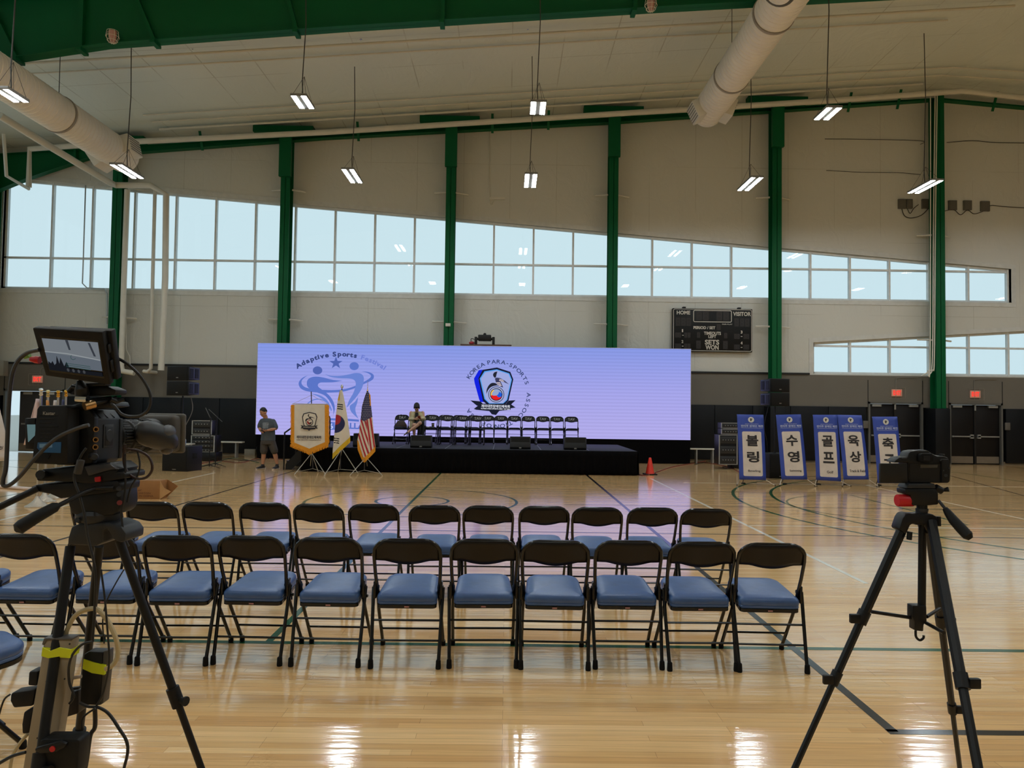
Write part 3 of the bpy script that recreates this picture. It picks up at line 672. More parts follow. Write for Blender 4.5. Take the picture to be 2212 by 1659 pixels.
sc_ = thing('led_screen', 'wide lavender blue LED screen standing behind the stage', 'screen', ((X0+X1)/2, SY, 0))
ox = -(X0+X1)/2
def scr(mb): mb.T = Matrix.Translation((ox, -SY, 0)); return mb
mb = scr(MB()); mb.box(X0, X1, SY, SY+.10, Z0, Z1); mb.build('screen_housing', BLACK, sc_, smooth=False)
mb = scr(MB()); mb.add([(X0, SY-.002, Z0), (X1, SY-.002, Z0), (X1, SY-.002, Z1), (X0, SY-.002, Z1)], [(0, 1, 2, 3)]); mb.build('screen_face', screen_bg(), sc_, smooth=False)
mb = scr(MB()); t = .012
mb.box(X0-t, X1+t, SY-.01, SY+.1, Z1, Z1+t); mb.box(X0-t, X0, SY-.01, SY+.1, Z0, Z1); mb.box(X1, X1+t, SY-.01, SY+.1, Z0, Z1); mb.build('screen_edge', mat('pale_edge', (196, 196, 205), .4), sc_, smooth=False)
mb = scr(MB()); mb.box(X0+.05, X1, SY+.0, SY+.5, 0, Z0); mb.build('screen_base', MSKIRT, sc_, smooth=False)
for k in range(9): x = X0+.4+k*(X1-X0-.8)/8; scr(MB()).cyl((x, SY+.3, .0), (x, SY+.15, Z1-.3), .025).build('screen_support', BLACK, sc_)
def E_(name, rgb): return emis('led_'+name, rgb, 1.0)
def gpoly(name, polys, m, off, conv=None):
    mb = scr(MB())
    for P in polys: mb.add([S(*(conv(*q) if conv else q), off) for q in P], [tuple(range(len(P)))])
    return mb.build(name, m, sc_, smooth=False)
z3 = lambda x, y: (x/5.183+540, y/5.183+730)
def cr2(P, n=4, closed=True):
    """closed Catmull-Rom of a 2-D outline, sharp where a point is given twice"""
    out = []; k = len(P)
    for i in range(k):
        p0, p1, p2, p3 = P[i-1], P[i], P[(i+1) % k], P[(i+2) % k]
        if p1 == p2: continue
        if p0 == p1: p0 = (2*p1[0]-p2[0], 2*p1[1]-p2[1])
        if p3 == p2: p3 = (2*p2[0]-p1[0], 2*p2[1]-p1[1])
        for j in range(n):
            t = j/n; out.append(tuple(.5*((2*p1[q])+(p2[q]-p0[q])*t+(2*p0[q]-5*p1[q]+4*p2[q]-p3[q])*t*t+(3*p1[q]-p0[q]-3*p2[q]+p3[q])*t**3) for q in (0, 1)))
    return out
DK, MD, LT = E_('figure_dark', (80, 100, 176)), E_('figure_blue', (90, 116, 198)), E_('figure_light', (104, 130, 208))
bodyA = [(1035, 478), (1035, 478), (930, 470), (830, 445), (750, 433), (690, 440), (650, 465), (637, 505), (645, 545), (680, 575), (750, 610), (830, 640), (880, 690), (920, 760), (935, 820), (930, 870), (930, 870), (950, 800), (940, 730), (905, 665), (850, 610), (800, 575), (765, 545), (762, 520), (790, 500), (850, 498), (940, 495)]
loop = [(650, 418), (650, 418), (590, 445), (550, 490), (548, 530), (575, 570), (640, 597), (760, 611), (900, 612), (1050, 600), (1180, 560), (1290, 510), (1370, 470), (1388, 430), (1370, 400), (1320, 380), (1250, 374), (1250, 374), (1310, 390), (1350, 415), (1350, 440), (1305, 475), (1200, 528), (1080, 568), (950, 583), (800, 580), (700, 572), (620, 552), (582, 520), (580, 480), (610, 445)]
bodyB = [(838, 402), (838, 402), (900, 422), (1000, 425), (1100, 410), (1180, 393), (1240, 400), (1270, 430), (1275, 480), (1255, 560), (1200, 650), (1140, 720), (1080, 785), (1080, 785), (1110, 700), (1160, 610), (1185, 520), (1170, 475), (1120, 455), (1000, 450), (900, 435)]
legB = [(1212, 660), (1212, 660), (1170, 720), (1120, 760), (1130, 820), (1175, 870), (1215, 905), (1215, 905), (1190, 850), (1180, 790), (1200, 730)]
arcA = [(670, 620), (670, 620), (760, 635), (840, 675), (890, 740), (905, 830), (905, 830), (880, 750), (820, 690), (740, 645)]
star = [(963+78*sin(2*pi*k/10)*(1 if k % 2 == 0 else .40), 280-72*cos(2*pi*k/10)*(1 if k % 2 == 0 else .40)) for k in range(10)]
circ = lambda cx, cy, rx, ry, n=32: [(cx+rx*cos(2*pi*i/n), cy+ry*sin(2*pi*i/n)) for i in range(n)]
# the loop is concave, so it is built as a strip
gpoly('screen_figure', [cr2(bodyA)], MD, .004, z3); gpoly('screen_figure', [cr2(loop)], MD, .003, z3)
gpoly('screen_figure', [cr2(bodyB)], LT, .005, z3); gpoly('screen_figure', [cr2(legB), cr2(arcA)], LT, .005, z3)
gpoly('screen_head', [circ(757, 363, 53, 45)], DK, .004, z3); gpoly('screen_head', [circ(1167, 316, 52, 45)], MD, .004, z3); gpoly('screen_star', [star], DK, .004, z3)
mb = scr(MB()); c = S(*z3(760, 840), .003); u = Vector((.0028, 0, 0)); 
k_ = SY/FPX/5.183
ring(mb, c, 148*k_, 160*k_, radians(10), radians(175)); ring(mb, S(*z3(1000, 905), .003), 0, 0.001); mb.build('screen_wheel', LT, sc_, smooth=False)
gpoly('screen_bar', [[(885, 898), (1100, 905), (1220, 915), (1220, 938), (1100, 930), (885, 922)]], MD, .003, z3)
gpoly('screen_box', [[(700, 940), (950, 942), (950, 1028), (700, 1024)]], MD, .003, z3)
def stext(name, s, zx, zy, zw, zh, m, off=.006, bold=.02):
    mb = scr(MB()); c = S(*z3(zx, zy), off); text_box(mb, s, c, zw*k_, zh*k_, Vector((1, 0, -.0135)), bold=bold); return mb.build(name, m, sc_, smooth=False)
stext('screen_text', '2026', 836, 985, 190, 62, E_('paper', (190, 200, 246)), bold=.03); stext('screen_text', 'DALLAS', 1150, 985, 340, 68, MD, bold=.04)
def arc_text(name, s, cpx, R, a0, a1, hpx, m, off=.006, bold=.015, wide=1.22):
    """letters along a circle; angles clockwise from the top, in degrees; R, h in pixels of the photo"""
    mb = scr(MB()); c = S(cpx[0], cpx[1], off); kk = SY/FPX; ws = []
    for ch in s:
        ws.append(.35 if ch in ' ' else {'I': .38, 'l': .34, 'i': .34, 't': .42, 'r': .45, 'f': .4, '-': .5, 'A': .8, 'O': .85, 'K': .78}.get(ch, .66 if ch.islower() else .74))
    tot = sum(ws)-(ws[0]+ws[-1])/2; acc = 0
    ref = text_geo('H', 1, bold)[0]; hk = hpx*kk/(2*max(v.y for v in ref))
    for i, ch in enumerate(s):
        a = radians(a0+(a1-a0)*(acc/tot)); acc += (ws[i]+(ws[i+1] if i+1 < len(s) else 0))/2
        if ch == ' ': continue
        cu, fs = text_geo(ch, 1, bold)
        dy = {'p': -.12, 'y': -.12, '-': 0}.get(ch, 0)+(-.11 if ch in 'aeorsvpun' and ch.islower() else (0 if ch != 't' else -.04))
        up = Vector((sin(a), 0, cos(a))); rt = Vector((cos(a), 0, -sin(a)))
        mb.add([c+up*(R*kk+(v.y+dy)*hk)+rt*(v.x*hk*wide) for v in cu], fs)
    return mb.build(name, m, sc_, smooth=False)
arc_text('screen_text', 'Adaptive Sports', (733, 937), 172, -32, 10.5, 10.5, E_('ink', (54, 68, 122)), bold=.045)
arc_text('screen_text', 'Festival', (733, 937), 172, 16, 33.5, 10.5, E_('pale_ink', (112, 128, 210)), bold=.03)
INK = E_('ink2', (54, 66, 110))
arc_text('screen_text', 'KOREA', (1072, 851), 70, -58, -26, 8.5, INK); arc_text('screen_text', 'PARA-SPORTS', (1072, 851), 70, -14, 69, 8.5, INK)
arc_text('screen_text', 'ASSOCIATION', (1072, 851), 70, 91, 178, 8.5, INK); arc_text('screen_text', 'OF', (1072, 851), 70, 192, 202, 8.5, INK); arc_text('screen_text', 'USA', (1072, 851), 70, 219, 237, 8.5, INK)
# emblem; outline points in the 11.06x zoom of (980,760)
z6 = lambda x, y: (x/11.06+980, y/11.06+760)
sh_out = [(690, 430), (1035, 375), (1355, 480), (1425, 660), (1310, 1170), (1190, 1290), (840, 1290), (700, 1180), (590, 640)]
sh_mid = [(735, 465), (1030, 418), (1330, 515), (1390, 665), (1280, 1150), (1180, 1240), (850, 1240), (735, 1130), (622, 640)]
sh_in = [(755, 490), (1030, 445), (1312, 533), (1365, 672), (1262, 1140), (1175, 1225), (862, 1225), (760, 1120), (650, 645)]
gpoly('screen_emblem_side', [[(690, 425), (600, 440), (485, 640), (500, 740), (610, 1140), (640, 1200), (720, 1200), (590, 650)]], E_('deep_blue', (18, 34, 222)), .004, z6)
gpoly('screen_emblem_rim', [sh_out], E_('navy', (22, 28, 52)), .005, z6); gpoly('screen_emblem_line', [sh_mid], E_('sky', (88, 158, 235)), .006, z6); gpoly('screen_emblem_field', [sh_in], E_('field', (158, 168, 222)), .007, z6)
gpoly('screen_emblem_bird', [cr2([(1045, 470), (1045, 470), (975, 490), (940, 545), (960, 600), (990, 625), (990, 625), (1010, 600), (1025, 540)])], E_('bird', (36, 38, 50)), .009, z6)
gpoly('screen_emblem_wheel', [cr2([(780, 1010), (780, 1010), (790, 900), (840, 800), (910, 745), (1000, 750), (1050, 800), (1050, 800), (960, 815), (880, 850), (820, 920)])], E_('bird', (36, 38, 50)), .009, z6)
gpoly('screen_emblem_flag', [[(985, 640), (1020, 615), (1110, 625), (1220, 690), (1325, 780), (1220, 730), (1120, 705), (1185, 855), (1050, 805), (1010, 730)]], E_('flag_navy', (60, 60, 90)), .009, z6)
gpoly('screen_emblem_stripe', [[(1095, 645), (1180, 675), (1200, 690), (1090, 660)], [(1090, 675), (1190, 700), (1215, 720), (1085, 690)], [(1015, 735), (1110, 728), (1116, 745), (1022, 752)], [(1035, 768), (1125, 762), (1132, 780), (1045, 785)], [(1060, 800), (1140, 795), (1150, 812), (1090, 816)]], E_('flag_white', (235, 220, 225)), .011, z6)
k6 = SY/FPX/11.06; cc = S(*z6(1018, 1020), .010)
mb = scr(MB()); disc(mb, cc, 190*k6, 40); mb.build('screen_emblem_hub', E_('navy', (22, 28, 52)), sc_, smooth=False)
mb = scr(MB()); disc(mb, cc+Vector((0, -.002, 0)), 175*k6, 40); mb.build('screen_emblem_hub', E_('silver', (176, 182, 220)), sc_, smooth=False)
mb = scr(MB()); disc(mb, cc+Vector((0, -.003, 0)), 150*k6, 40); mb.build('screen_emblem_hub', E_('navy', (22, 28, 52)), sc_, smooth=False)
def taeguk(c, R, m_top, m_bot, parent, T=None, rot=0, off=.002, extra=None):
    """two-comma disc"""
    ux = Vector((cos(rot), 0, sin(rot))); uz = Vector((-sin(rot), 0, cos(rot))); res = []
    for sgn, m in ((1, m_top), (-1, m_bot)):
        pts = [(R*cos(t), sgn*R*sin(t)) for t in [pi*i/20 for i in range(21)]]
        pts += [(-R/2+R/2*cos(pi-t), -R/2*sin(t)) for t in [pi*i/12 for i in range(1, 13)]]; pts += [(R/2-R/2*cos(t), R/2*sin(t)) for t in [pi*i/12 for i in range(1, 12)]] if sgn > 0 else []
        if sgn < 0:
            pts = [(R*cos(t), -R*sin(t)) for t in [pi*i/20 for i in range(21)]]+[(-R/2-R/2*cos(t), -R/2*sin(t)) for t in [pi*i/12 for i in range(1, 13)]]+[(R/2-R/2*cos(t), R/2*sin(t)) for t in [pi*i/12 for i in range(1, 12)]]
        mb = MB(); mb.T = T; mb.add([c+ux*x+uz*z+Vector((0, -off, 0)) for x, z in pts], [tuple(range(len(pts)))]); res.append(mb.build('emblem_comma', m, parent, smooth=False))
    return res
TT = Matrix.Translation((ox, -SY, 0))
taeguk(cc+Vector((0, -.005, 0)), 132*k6, E_('taeguk_pale', (140, 160, 205)), E_('taeguk_red', (226, 32, 36)), sc_, TT, radians(-35))
mb = scr(MB()); disc(mb, cc+Vector((72*k6, -.009, -5*k6)), 62*k6, 24); mb.build('screen_emblem_hub', E_('taeguk_blue', (32, 92, 214)), sc_, smooth=False)
mb = scr(MB()); disc(mb, cc+Vector((-18*k6, -.010, 52*k6)), 78*k6, 24); mb.build('screen_emblem_hub', E_('taeguk_grey', (146, 164, 205)), sc_, smooth=False)
mb = scr(MB()); ring(mb, cc+Vector((0, -.011, 0)), 104*k6, 134*k6, radians(120), radians(192)); mb.build('screen_emblem_hub', E_('taeguk_gold', (236, 190, 90)), sc_, smooth=False)
gpoly('screen_ribbon', [[(400, 1160), (640, 1185), (720, 1260), (560, 1290)], [(1480, 1155), (1320, 1165), (1250, 1230), (1370, 1260)], [(480, 1365), (640, 1240), (1340, 1235), (1480, 1330), (1360, 1350), (1360, 1385), (1090, 1410), (1010, 1510), (910, 1490), (850, 1415), (540, 1385)]], E_('ribbon', (26, 30, 46)), .013, z6)
mb = scr(MB()); text_box(mb, '재미대한장애인체육회', S(*z6(1000, 1300), .015), 680*k6, 72*k6, Vector((1, 0, -.0135)), bold=.02); text_box(mb, 'KOREA PARA SPORTS ASSC. OF USA', S(*z6(1000, 1362), .015), 690*k6, 32*k6, Vector((1, 0, -.0135)), bold=.03); mb.build('screen_ribbon_text', E_('ribbon_text', (225, 228, 240)), sc_, smooth=False)

# ================================================================ THINGS ON THE STAGE
stage_chair = make_chair('stage')
GS1 = 'navy folding chairs of the front stage row'; GS2 = 'navy folding chairs of the back stage row'
def sx(px, Y): return W(px, 930, Y).x
fr_px = [866, 899, 932.5, 965.5, 998.5, 1031]
labs = ['navy folding chair with a handbag on its seat at the end of the stage row', 'navy folding chair the seated woman in the cream jacket sits on', 'navy folding chair beside the seated woman with a paper cup on its seat',
        'navy folding chair in the front stage row, second beyond the woman', 'navy folding chair in the front stage row, third beyond the woman', 'navy folding chair ending the front stage row, fourth beyond the woman']
for p, l in zip(fr_px, labs):
    o = place(stage_chair, sx(p, 19.95), 19.95, pi, l, GS1); o.location.z = SH+.002
bk_px = [1235, 1204, 1173, 1142, 1111, 1081, 1053, 1022, 991, 960, 929]
for i, p in enumerate(bk_px):
    l = 'navy folding chair at the cone end of the stage row' if i == 0 else (f'navy folding chair in the back stage row, {WORDS[i]} from the cone end')
    o = place(stage_chair, sx(p, 20.7), 20.7, pi+radians((i*3 % 5-2)*.8), l, GS2); o.location.z = SH+.002
# wedge monitors along the stage edge
MGRILL = mat('speaker_grille', (22, 21, 19), .7, spec=.25, bump=(260, .3, .002))
def wedge(px, w, label, Y=18.25, h=.31, face=-1):
    x = sx(px, Y); r = thing('stage_monitor', label, 'speaker', (x, Y, SH+.002), group='wedge monitors on the stage edge')
    P = [(-.16, 0), (.20, 0), (.20, h*.35), (.02, h), (-.08, h)] if face > 0 else [(.16, 0), (-.14, 0), (-.17, h*.15), (-.10, h), (.05, h)]
    MB().prism(P, 'x', -w/2, w/2).build('monitor_body', BLACK, r, bevel=.012)
    MB().prism([(-.145, h*.12), (-.105, h*.97), (-.115, h*.97), (-.158, h*.12)] if face < 0 else [(.19, h*.4), (.05, h*.95), (.06, h*.97), (.2, h*.42)], 'x', -w/2+.03, w/2-.03).build('grille', MGRILL, r)
    mb = MB(); mb.box(-.03, .03, -.17, -.155, .02, .05); mb.build('badge', mat('badge_silver', (120, 118, 112), .4), r); return r
wedge(911, .53, 'grey black wedge monitor on the stage edge below the seated woman'); wedge(1124, .52, 'wedge monitor on the stage edge below the middle of the chair row')
wedge(1242, .56, 'larger black wedge monitor at the cone end of the stage edge'); wedge(792, .62, 'black wedge monitor on the stage edge behind the american flag', h=.34)
# handbag, cups
p = Vector((sx(866, 19.9), 19.88, SH+.445)); r = thing('handbag', 'brown handbag with a thin black handle on the first stage chair', 'bag', p)
MB().prism([(-.17, 0), (.17, 0), (.16, .08), (.08, .20), (-.08, .20), (-.16, .08)], 'y', -.06, .06).build('bag_body', mat('brown_leather', (58, 42, 40), .5), r, bevel=.02)
MB().tube([(.10*cos(a), 0, .19+.17*sin(a)) for a in [pi*i/12 for i in range(13)]], .008, 6).build('bag_handle', BLACK, r)
p = Vector((sx(935, 19.9), 19.9, SH+.448)); r = thing('paper_cup', 'paper coffee cup with dark lid on the stage chair beside the woman', 'cup', p)
MB().lathe([(.028, 0), (.038, .12)], n=14).build('cup_body', mat('kraft_paper', (128, 112, 96), .7), r); MB().lathe([(.041, .12), (.041, .135), (.032, .14)], n=14).build('cup_lid', BLACK, r)
MB().lathe([(.0345, .045), (.0375, .085)], n=14).build('cup_sleeve', mat('sleeve', (70, 60, 52), .8), r)
p = Vector((sx(925, 19.85), 19.85, SH+.448)); tag(MB().ball(p+Vector((0, 0, .022)), (.045, .03, .024)).build('crumpled_tissue', WHITET), 'small white crumpled tissue on the stage chair beside the cup', 'tissue')
# ================================================================ WALL THINGS
def at(px, py, Y, z=None):
    p = W(px, py, Y)
    if z is not None: p.z = z
    return p
YW = YF-.03
# scoreboard
sb = lambda x, y: (x/3.95+1200, y/3.95+640)
a = at(*sb(1000, 100), 23.22); b = at(*sb(1680, 478), 23.22); cc = (a+b)/2
r = thing('scoreboard', 'black electronic scoreboard with white lettering high on the wall right of the screen', 'scoreboard', cc)
w_, h_ = b.x-a.x, a.z-b.z; kx, kz = w_/680, h_/378
MB().box(-w_/2, w_/2, -.0, .14, -h_/2, h_/2).build('board_case', mat('board_black', (12, 10, 9), .5, spec=.3), r, bevel=.02)
def rr_frame(mb, x0, x1, z0, z1, R, t, y=-.004):
    out = []; inn = []
    for cx_, cz_, a0 in ((x1-R, z1-R, 0), (x0+R, z1-R, 90), (x0+R, z0+R, 180), (x1-R, z0+R, 270)):
        for q in range(0, 91, 15):
            u = (cos(radians(a0+q)), sin(radians(a0+q))); out.append((cx_+R*u[0], y, cz_+R*u[1])); inn.append((cx_+(R-t)*u[0], y, cz_+(R-t)*u[1]))
    n = len(out); mb.add(out+inn, [(i, (i+1) % n, (i+1) % n+n, i+n) for i in range(n)])
WP = mat('white_board_print', (205, 200, 188), .6, emit=(205, 200, 188), es=.0)
mb = MB(); rr_frame(mb, -w_/2+.02, w_/2-.02, -h_/2+.02, h_/2-.02, .06, .016)
bx = lambda x: (x-1340)*kx; bz = lambda y: -(y-289)*kz
rr_frame(mb, bx(1175), bx(1503), bz(220), bz(115), .05, .022, -.006); mb.build('white_outline', WP, r, smooth=False)
mb = MB()
def wbuild(m_): m_.build('board_lettering', WP, r, smooth=False)
for s, x, y, w in [('HOME', 1092, 139, 115), ('VISITOR', 1590, 144, 152), ('PERIOD / SET', 1270, 269, 185), ('TIMEOUTS', 1339, 317, 144), ('LEFT', 1338, 346, 66), ('SETS', 1336, 395, 122), ('WON', 1336, 440, 112), ('1', 1084, 297, 10), ('2', 1084, 393, 15), ('3', 1587, 303, 15), ('4', 1587, 398, 16), ('-', 1088, 338, 14), ('-', 1086, 433, 14), ('-', 1587, 342, 14), ('-', 1587, 437, 14)]:
    h = {'SETS': 42, 'WON': 42, 'HOME': 34, 'VISITOR': 36, 'PERIOD / SET': 26, 'TIMEOUTS': 28, 'LEFT': 26, '-': 5}.get(s, 26); mb = MB(); text_box(mb, s, (bx(x), -.006, bz(y)), w*kx, h*kz, bold=.03); wbuild(mb)
mb = MB(); text_box(mb, 'FAIR-PLAY', (bx(1465), -.006, bz(236)), 88*kx, 9*kz, bold=.02)
mb.build('board_lettering', WP, r, smooth=False)
mb = MB(); mb2 = MB()
def digit(x, y, w, h):
    mb, mb2 = MB(), MB()
    mb2.box(bx(x-w*.75), bx(x+w*.75), -.006, 0, bz(y+h*.66), bz(y-h*.66)); t = 4.5
    for q in (-h/2, 0, h/2): mb.box(bx(x-w/2+3), bx(x+w/2-3), -.009, 0, bz(y+q+t/2), bz(y+q-t/2))
    for q in (-w/2, w/2):
        for z in (-h/4, h/4): mb.box(bx(x+q-t/2), bx(x+q+t/2), -.009, 0, bz(y+z+h/4-3), bz(y+z-h/4+3))
    o_ = mb2.build('digit_window', mat('digit_window', (30, 25, 23), .35), r, smooth=False); mb.build('unlit_digit', mat('unlit_digit', (44, 38, 36), .5), o_, smooth=False)
for x in (1225, 1282, 1397, 1455): digit(x, 166, 34, 62)
for x in (1047, 1092, 1137, 1545, 1590, 1635): digit(x, 218, 27, 56)
for x, y, w, h in [(1392, 262, 22, 40), (1221, 333, 18, 36), (1452, 335, 18, 36), (1221, 418, 26, 54), (1450, 418, 26, 54)]: digit(x, y, w, h)
for bx0 in (1035, 1060, 1112, 1140, 1535, 1560, 1615, 1640):
    for y in (336, 432) if bx0 < 1300 else (340, 434): digit(bx0, y, 16, 34)
mb = MB()
for x in (1100, 1570): mb.box(bx(x-12), bx(x+12), 0, .14, h_/2, h_/2+.05)
mb.build('mount_bracket', MDARK, r, smooth=False)
# exit signs
for px, py, Y, lab in [(1938, 848.5, YW, 'lit red EXIT sign in a wire cage over the door pair behind the blue banners'), (2107.5, 851.5, YW, 'lit red EXIT sign in a wire cage over the rightmost door pair'), (80, 819, YW, 'lit red EXIT sign in a wire cage over the open door at the left')]:
    c = at(px, py, Y-.05); r = thing('exit_sign', lab, 'sign', c)
    MB().box(-.165, .165, -.0, .05, -.115, .115).build('sign_housing', mat('sign_face', (196, 150, 130), .5, emit=(196, 120, 100), es=.25), r, bevel=.01)
    mb = MB(); text_box(mb, 'EXIT', (0, -.004, .0), .26, .15, bold=.05); mb.build('sign_letters', emis('exit_red', (255, 62, 52), 1.15), r, smooth=False)
    mb = MB()
    for q in (-.17, -.06, .06, .17): mb.tube([(q*1.35, .05, -.19), (q*1.35, -.07, -.19), (q*1.35, -.07, .17), (q*1.35, .05, .17)], .005, 4)
    for z in (-.19, .17): mb.tube([(-.23, -.07, z), (.23, -.07, z)], .005, 4); mb.tube([(-.23, .05, z), (-.23, -.07, z), ], .005, 4); mb.tube([(.23, .05, z), (.23, -.07, z)], .005, 4)
    mb.build('wire_guard', mat('wire_guard', (130, 126, 116), .5), r)
    mb = MB(); mb.tube(smooth_path([(-.02, .03, .11), (-.02, .03, .40), (.06, .03, .48), (.7, .03, .49)] if px > 1000 else [(.08, .03, .11), (.08, .03, .3), (.16, .03, .38), (.3, .03, .38)]), .010, 6); mb.build('sign_conduit', mat('wire_guard', (130, 126, 116), .5), r)
# doors
MDOOR = mat('dark_brown_door', (16, 12, 11), .5, spec=.3); MJAMB = mat('grey_door_jamb', (92, 92, 88), .5)
def door(n, x0, x1, zt, lab):
    o = MB(); o.box(x0, x0+.06, YF-.06, YF+.2, 0, zt); o.box(x1-.06, x1, YF-.06, YF+.2, 0, zt); o.box(x0, x1, YF-.06, YF+.2, zt-.06, zt)
    d = struct(o.build(f'door_{n}', MJAMB, smooth=False)); xm = (x0+x1)/2
    MB().box(xm-.03, xm+.03, YF+.0, YF+.1, 0, zt-.06).build('door_mullion', mat('door_mullion', (14, 12, 12), .5), d, smooth=False)
    for a, b, s in ((x0+.06, xm-.03, 1), (xm+.03, x1-.06, -1)):
        l = MB().box(a+.005, b-.005, YF+.03, YF+.08, .0, zt-.065).build('door_leaf', MDOOR, d, bevel=.003)
        MB().box(a+.03, b-.03, YF+.024, YF+.03, .04, .26).build('kick_plate', mat('kick_plate', (134, 122, 106), .45, metal=.4), l, smooth=False)
        m = MB(); m.box(a+.08, b-.04, YF-.03, YF-.01, .885, .925); m.box(b-.14 if s > 0 else a+.04, b-.03 if s > 0 else a+.14, YF-.03, YF+.03, .84, .97); m.box(a+.05, a+.1, YF-.03, YF+.03, .88, .93); m.build('push_bar', ALU, l, smooth=False)
        m = MB(); q = a+.08 if s > 0 else b-.38; m.box(q, q+.3, YF-.03, YF+.03, zt-.15, zt-.08); m.build('door_closer', ALU, l, smooth=False)
    MB().box(xm-.025, xm+.025, YF-.02, YF+.0, zt-.24, zt-.07).build('centre_latch', ALU, d, smooth=False)
    return d
door(1, 11.72, 13.5, 1.99, ''); door(2, 14.35, 16.1, 1.99, '')
# left doorway: one leaf standing open
x0, x1, zt = -16.2, -14.25, 2.03
o = MB(); o.box(x0, x0+.06, YF-.06, YF+.2, 0, zt); o.box(x1-.06, x1, YF-.06, YF+.2, 0, zt); o.box(x0, x1, YF-.06, YF+.2, zt-.06, zt); d = struct(o.build('door_3', MJAMB, smooth=False))
def leaf(ax, bx_, ay, by):
    l = MB(); l.add([(ax, ay, .02), (bx_, by, .02), (bx_, by, zt-.07), (ax, ay, zt-.07)], [(0, 1, 2, 3)]); o = l.build('door_leaf', mat('grey_door_leaf', (58, 56, 56), .5), d, smooth=False, solid=.045)
    dx, dy = bx_-ax, by-ay; n = Vector((dy, -dx, 0)).normalized(); u = Vector((dx, dy, 0)); A = Vector((ax, ay, 0))
    def q(nm, u0, u1, z0, z1, m, t=.03):
        P = [A+u*u0+n*.03, A+u*u1+n*.03]; mb = MB(); mb.add([P[0]+Vector((0, 0, z0)), P[1]+Vector((0, 0, z0)), P[1]+Vector((0, 0, z1)), P[0]+Vector((0, 0, z1))], [(0, 1, 2, 3)]); mb.build(nm, m, o, smooth=False, solid=t)
    q('kick_plate', .04, .96, .04, .28, mat('kick_plate', (134, 122, 106), .45, metal=.4), .01); q('push_bar', .1, .9, .88, .93, ALU); q('door_closer', .15, .5, zt-.17, zt-.09, mat('closer_white', (190, 190, 185), .5))
leaf(-15.85, -14.92, YF+.25, YF+.05); leaf(-15.25+.35, -14.33, YF+.05, YF+.05)
struct(MB().box(-60, 60, YF+.25, 120, -.2, -.02).build('ground_outside', mat('pale_concrete', (186, 184, 176), .9)))
# electrical boxes with hanging cables
bxs = [(1949.5, 17, 440, 21), (1965.5, 13, 440, 21), (2000, 16, 440, 21), (2059, 18, 443, 21), (2091, 18, 443, 21), (2129, 20, 445, 22)]
MBOX = mat('grey_electrical_box', (92, 88, 78), .55)
for i, (px, w, py, h) in enumerate(bxs):
    c = at(px, py, YF-.06); k = YF/FPX; r = thing('electrical_box', f'small grey electrical box on the upper wall, {WORDS[i]} from the left by the last column', 'box', c, group='electrical boxes on the upper wall')
    MB().box(-w*k/2, w*k/2, 0, .06, -h*k/2, h*k/2).build('box_body', MBOX, r, bevel=.006); MB().box(-w*k/2+.03, w*k/2-.03, -.006, 0, -h*k/2+.03, h*k/2-.03).build('box_lid', MBOX, r, smooth=False)
CABD = mat('dark_cable', (52, 46, 38), .6)
def cable(lab, pts, r, m=CABD, Y=None, n=6, cat='cable', name='cable', group=None):
    P = [at(px, py, Y) for px, py in pts] if Y else pts
    return tag(MB().tube(smooth_path(P, n), r, 6).build(name, m), lab, cat, group)
cable('dark cable looping between the first electrical boxes on the upper wall', [(1948, 451), (1954, 466), (1968, 471), (1990, 465), (2006, 450)], .013, Y=YF-.05)
cable('dark cable hanging in a small arc under the two left electrical boxes', [(1960, 451), (1966, 461), (1974, 450), (1984, 442)], .012, Y=YF-.07)
cable('dark cable linking the right electrical boxes across the upper wall', [(2040, 456), (2060, 453), (2075, 464), (2090, 454), (2105, 462), (2128, 454), (2140, 444), (2165, 446), (2212, 449)], .012, Y=YF-.05)
cable('thin cable run along the upper wall right of the last column', [(2045, 308), (2100, 304), (2150, 308), (2212, 309)], .010, Y=YF-.02)
cable('thin cable run left of the last column on the upper wall', [(1782, 300), (1860, 301), (1988, 304), (1988, 312)], .009, Y=YF-.02)
cable('lower thin cable run left of the last column', [(1785, 368), (1860, 372), (1940, 373), (1988, 377)], .008, Y=YF-.02)
# conduits down the last column
for i, dx in enumerate((-9, -3, 4)):
    cable(f'white conduit running down the rightmost column, {WORDS[i]} of three', [(2022+dx*.6, 205), (2018+dx*.6, 500), (2016+dx*.6, 770), (2010+dx, 800), (1996+dx*2, 812)] if i else [(2010, 210), (2010, 500), (2009, 790), (2004, 800)], .017, WHITEP, Y=22.82, cat='conduit', name='conduit')
tag(MB().box(-.25, .25, -.04, 0, -.04, .04).build('wall_sensor', WHITEP), 'small white sensor box on the wall between third and fourth columns', 'sensor').location = at(1074, 429, YF-.01)
cable('thin conduit dropping to the small wall sensor', [(1058, 235), (1058, 427), (1068, 429)], .012, WHITEP, Y=YF-.02, cat='conduit', name='conduit')
for px, py, c, lab, cat in [(2031, 931, (150, 46, 40), 'small red fire alarm pull box on the dark wall padding', 'alarm'), (1869, 917, (96, 92, 86), 'small grey wall plate between banner and door', 'switch'), (2175, 921, (96, 92, 86), 'small grey wall plate right of the rightmost doors', 'switch'), (968, 702, (200, 196, 184), 'small white box on the third green column', 'box')]:
    o = MB().box(-.08, .08, -.05, 0, -.12 if cat != 'box' else -.05, .12 if cat != 'box' else .05).build('wall_switch' if cat == 'switch' else ('fire_alarm' if cat == 'alarm' else 'junction_box'), mat('c%d%d%d' % c, c, .5), bevel=.008); o.location = at(px, py, YF-.085 if px != 968 else 22.82); tag(o, lab, cat)
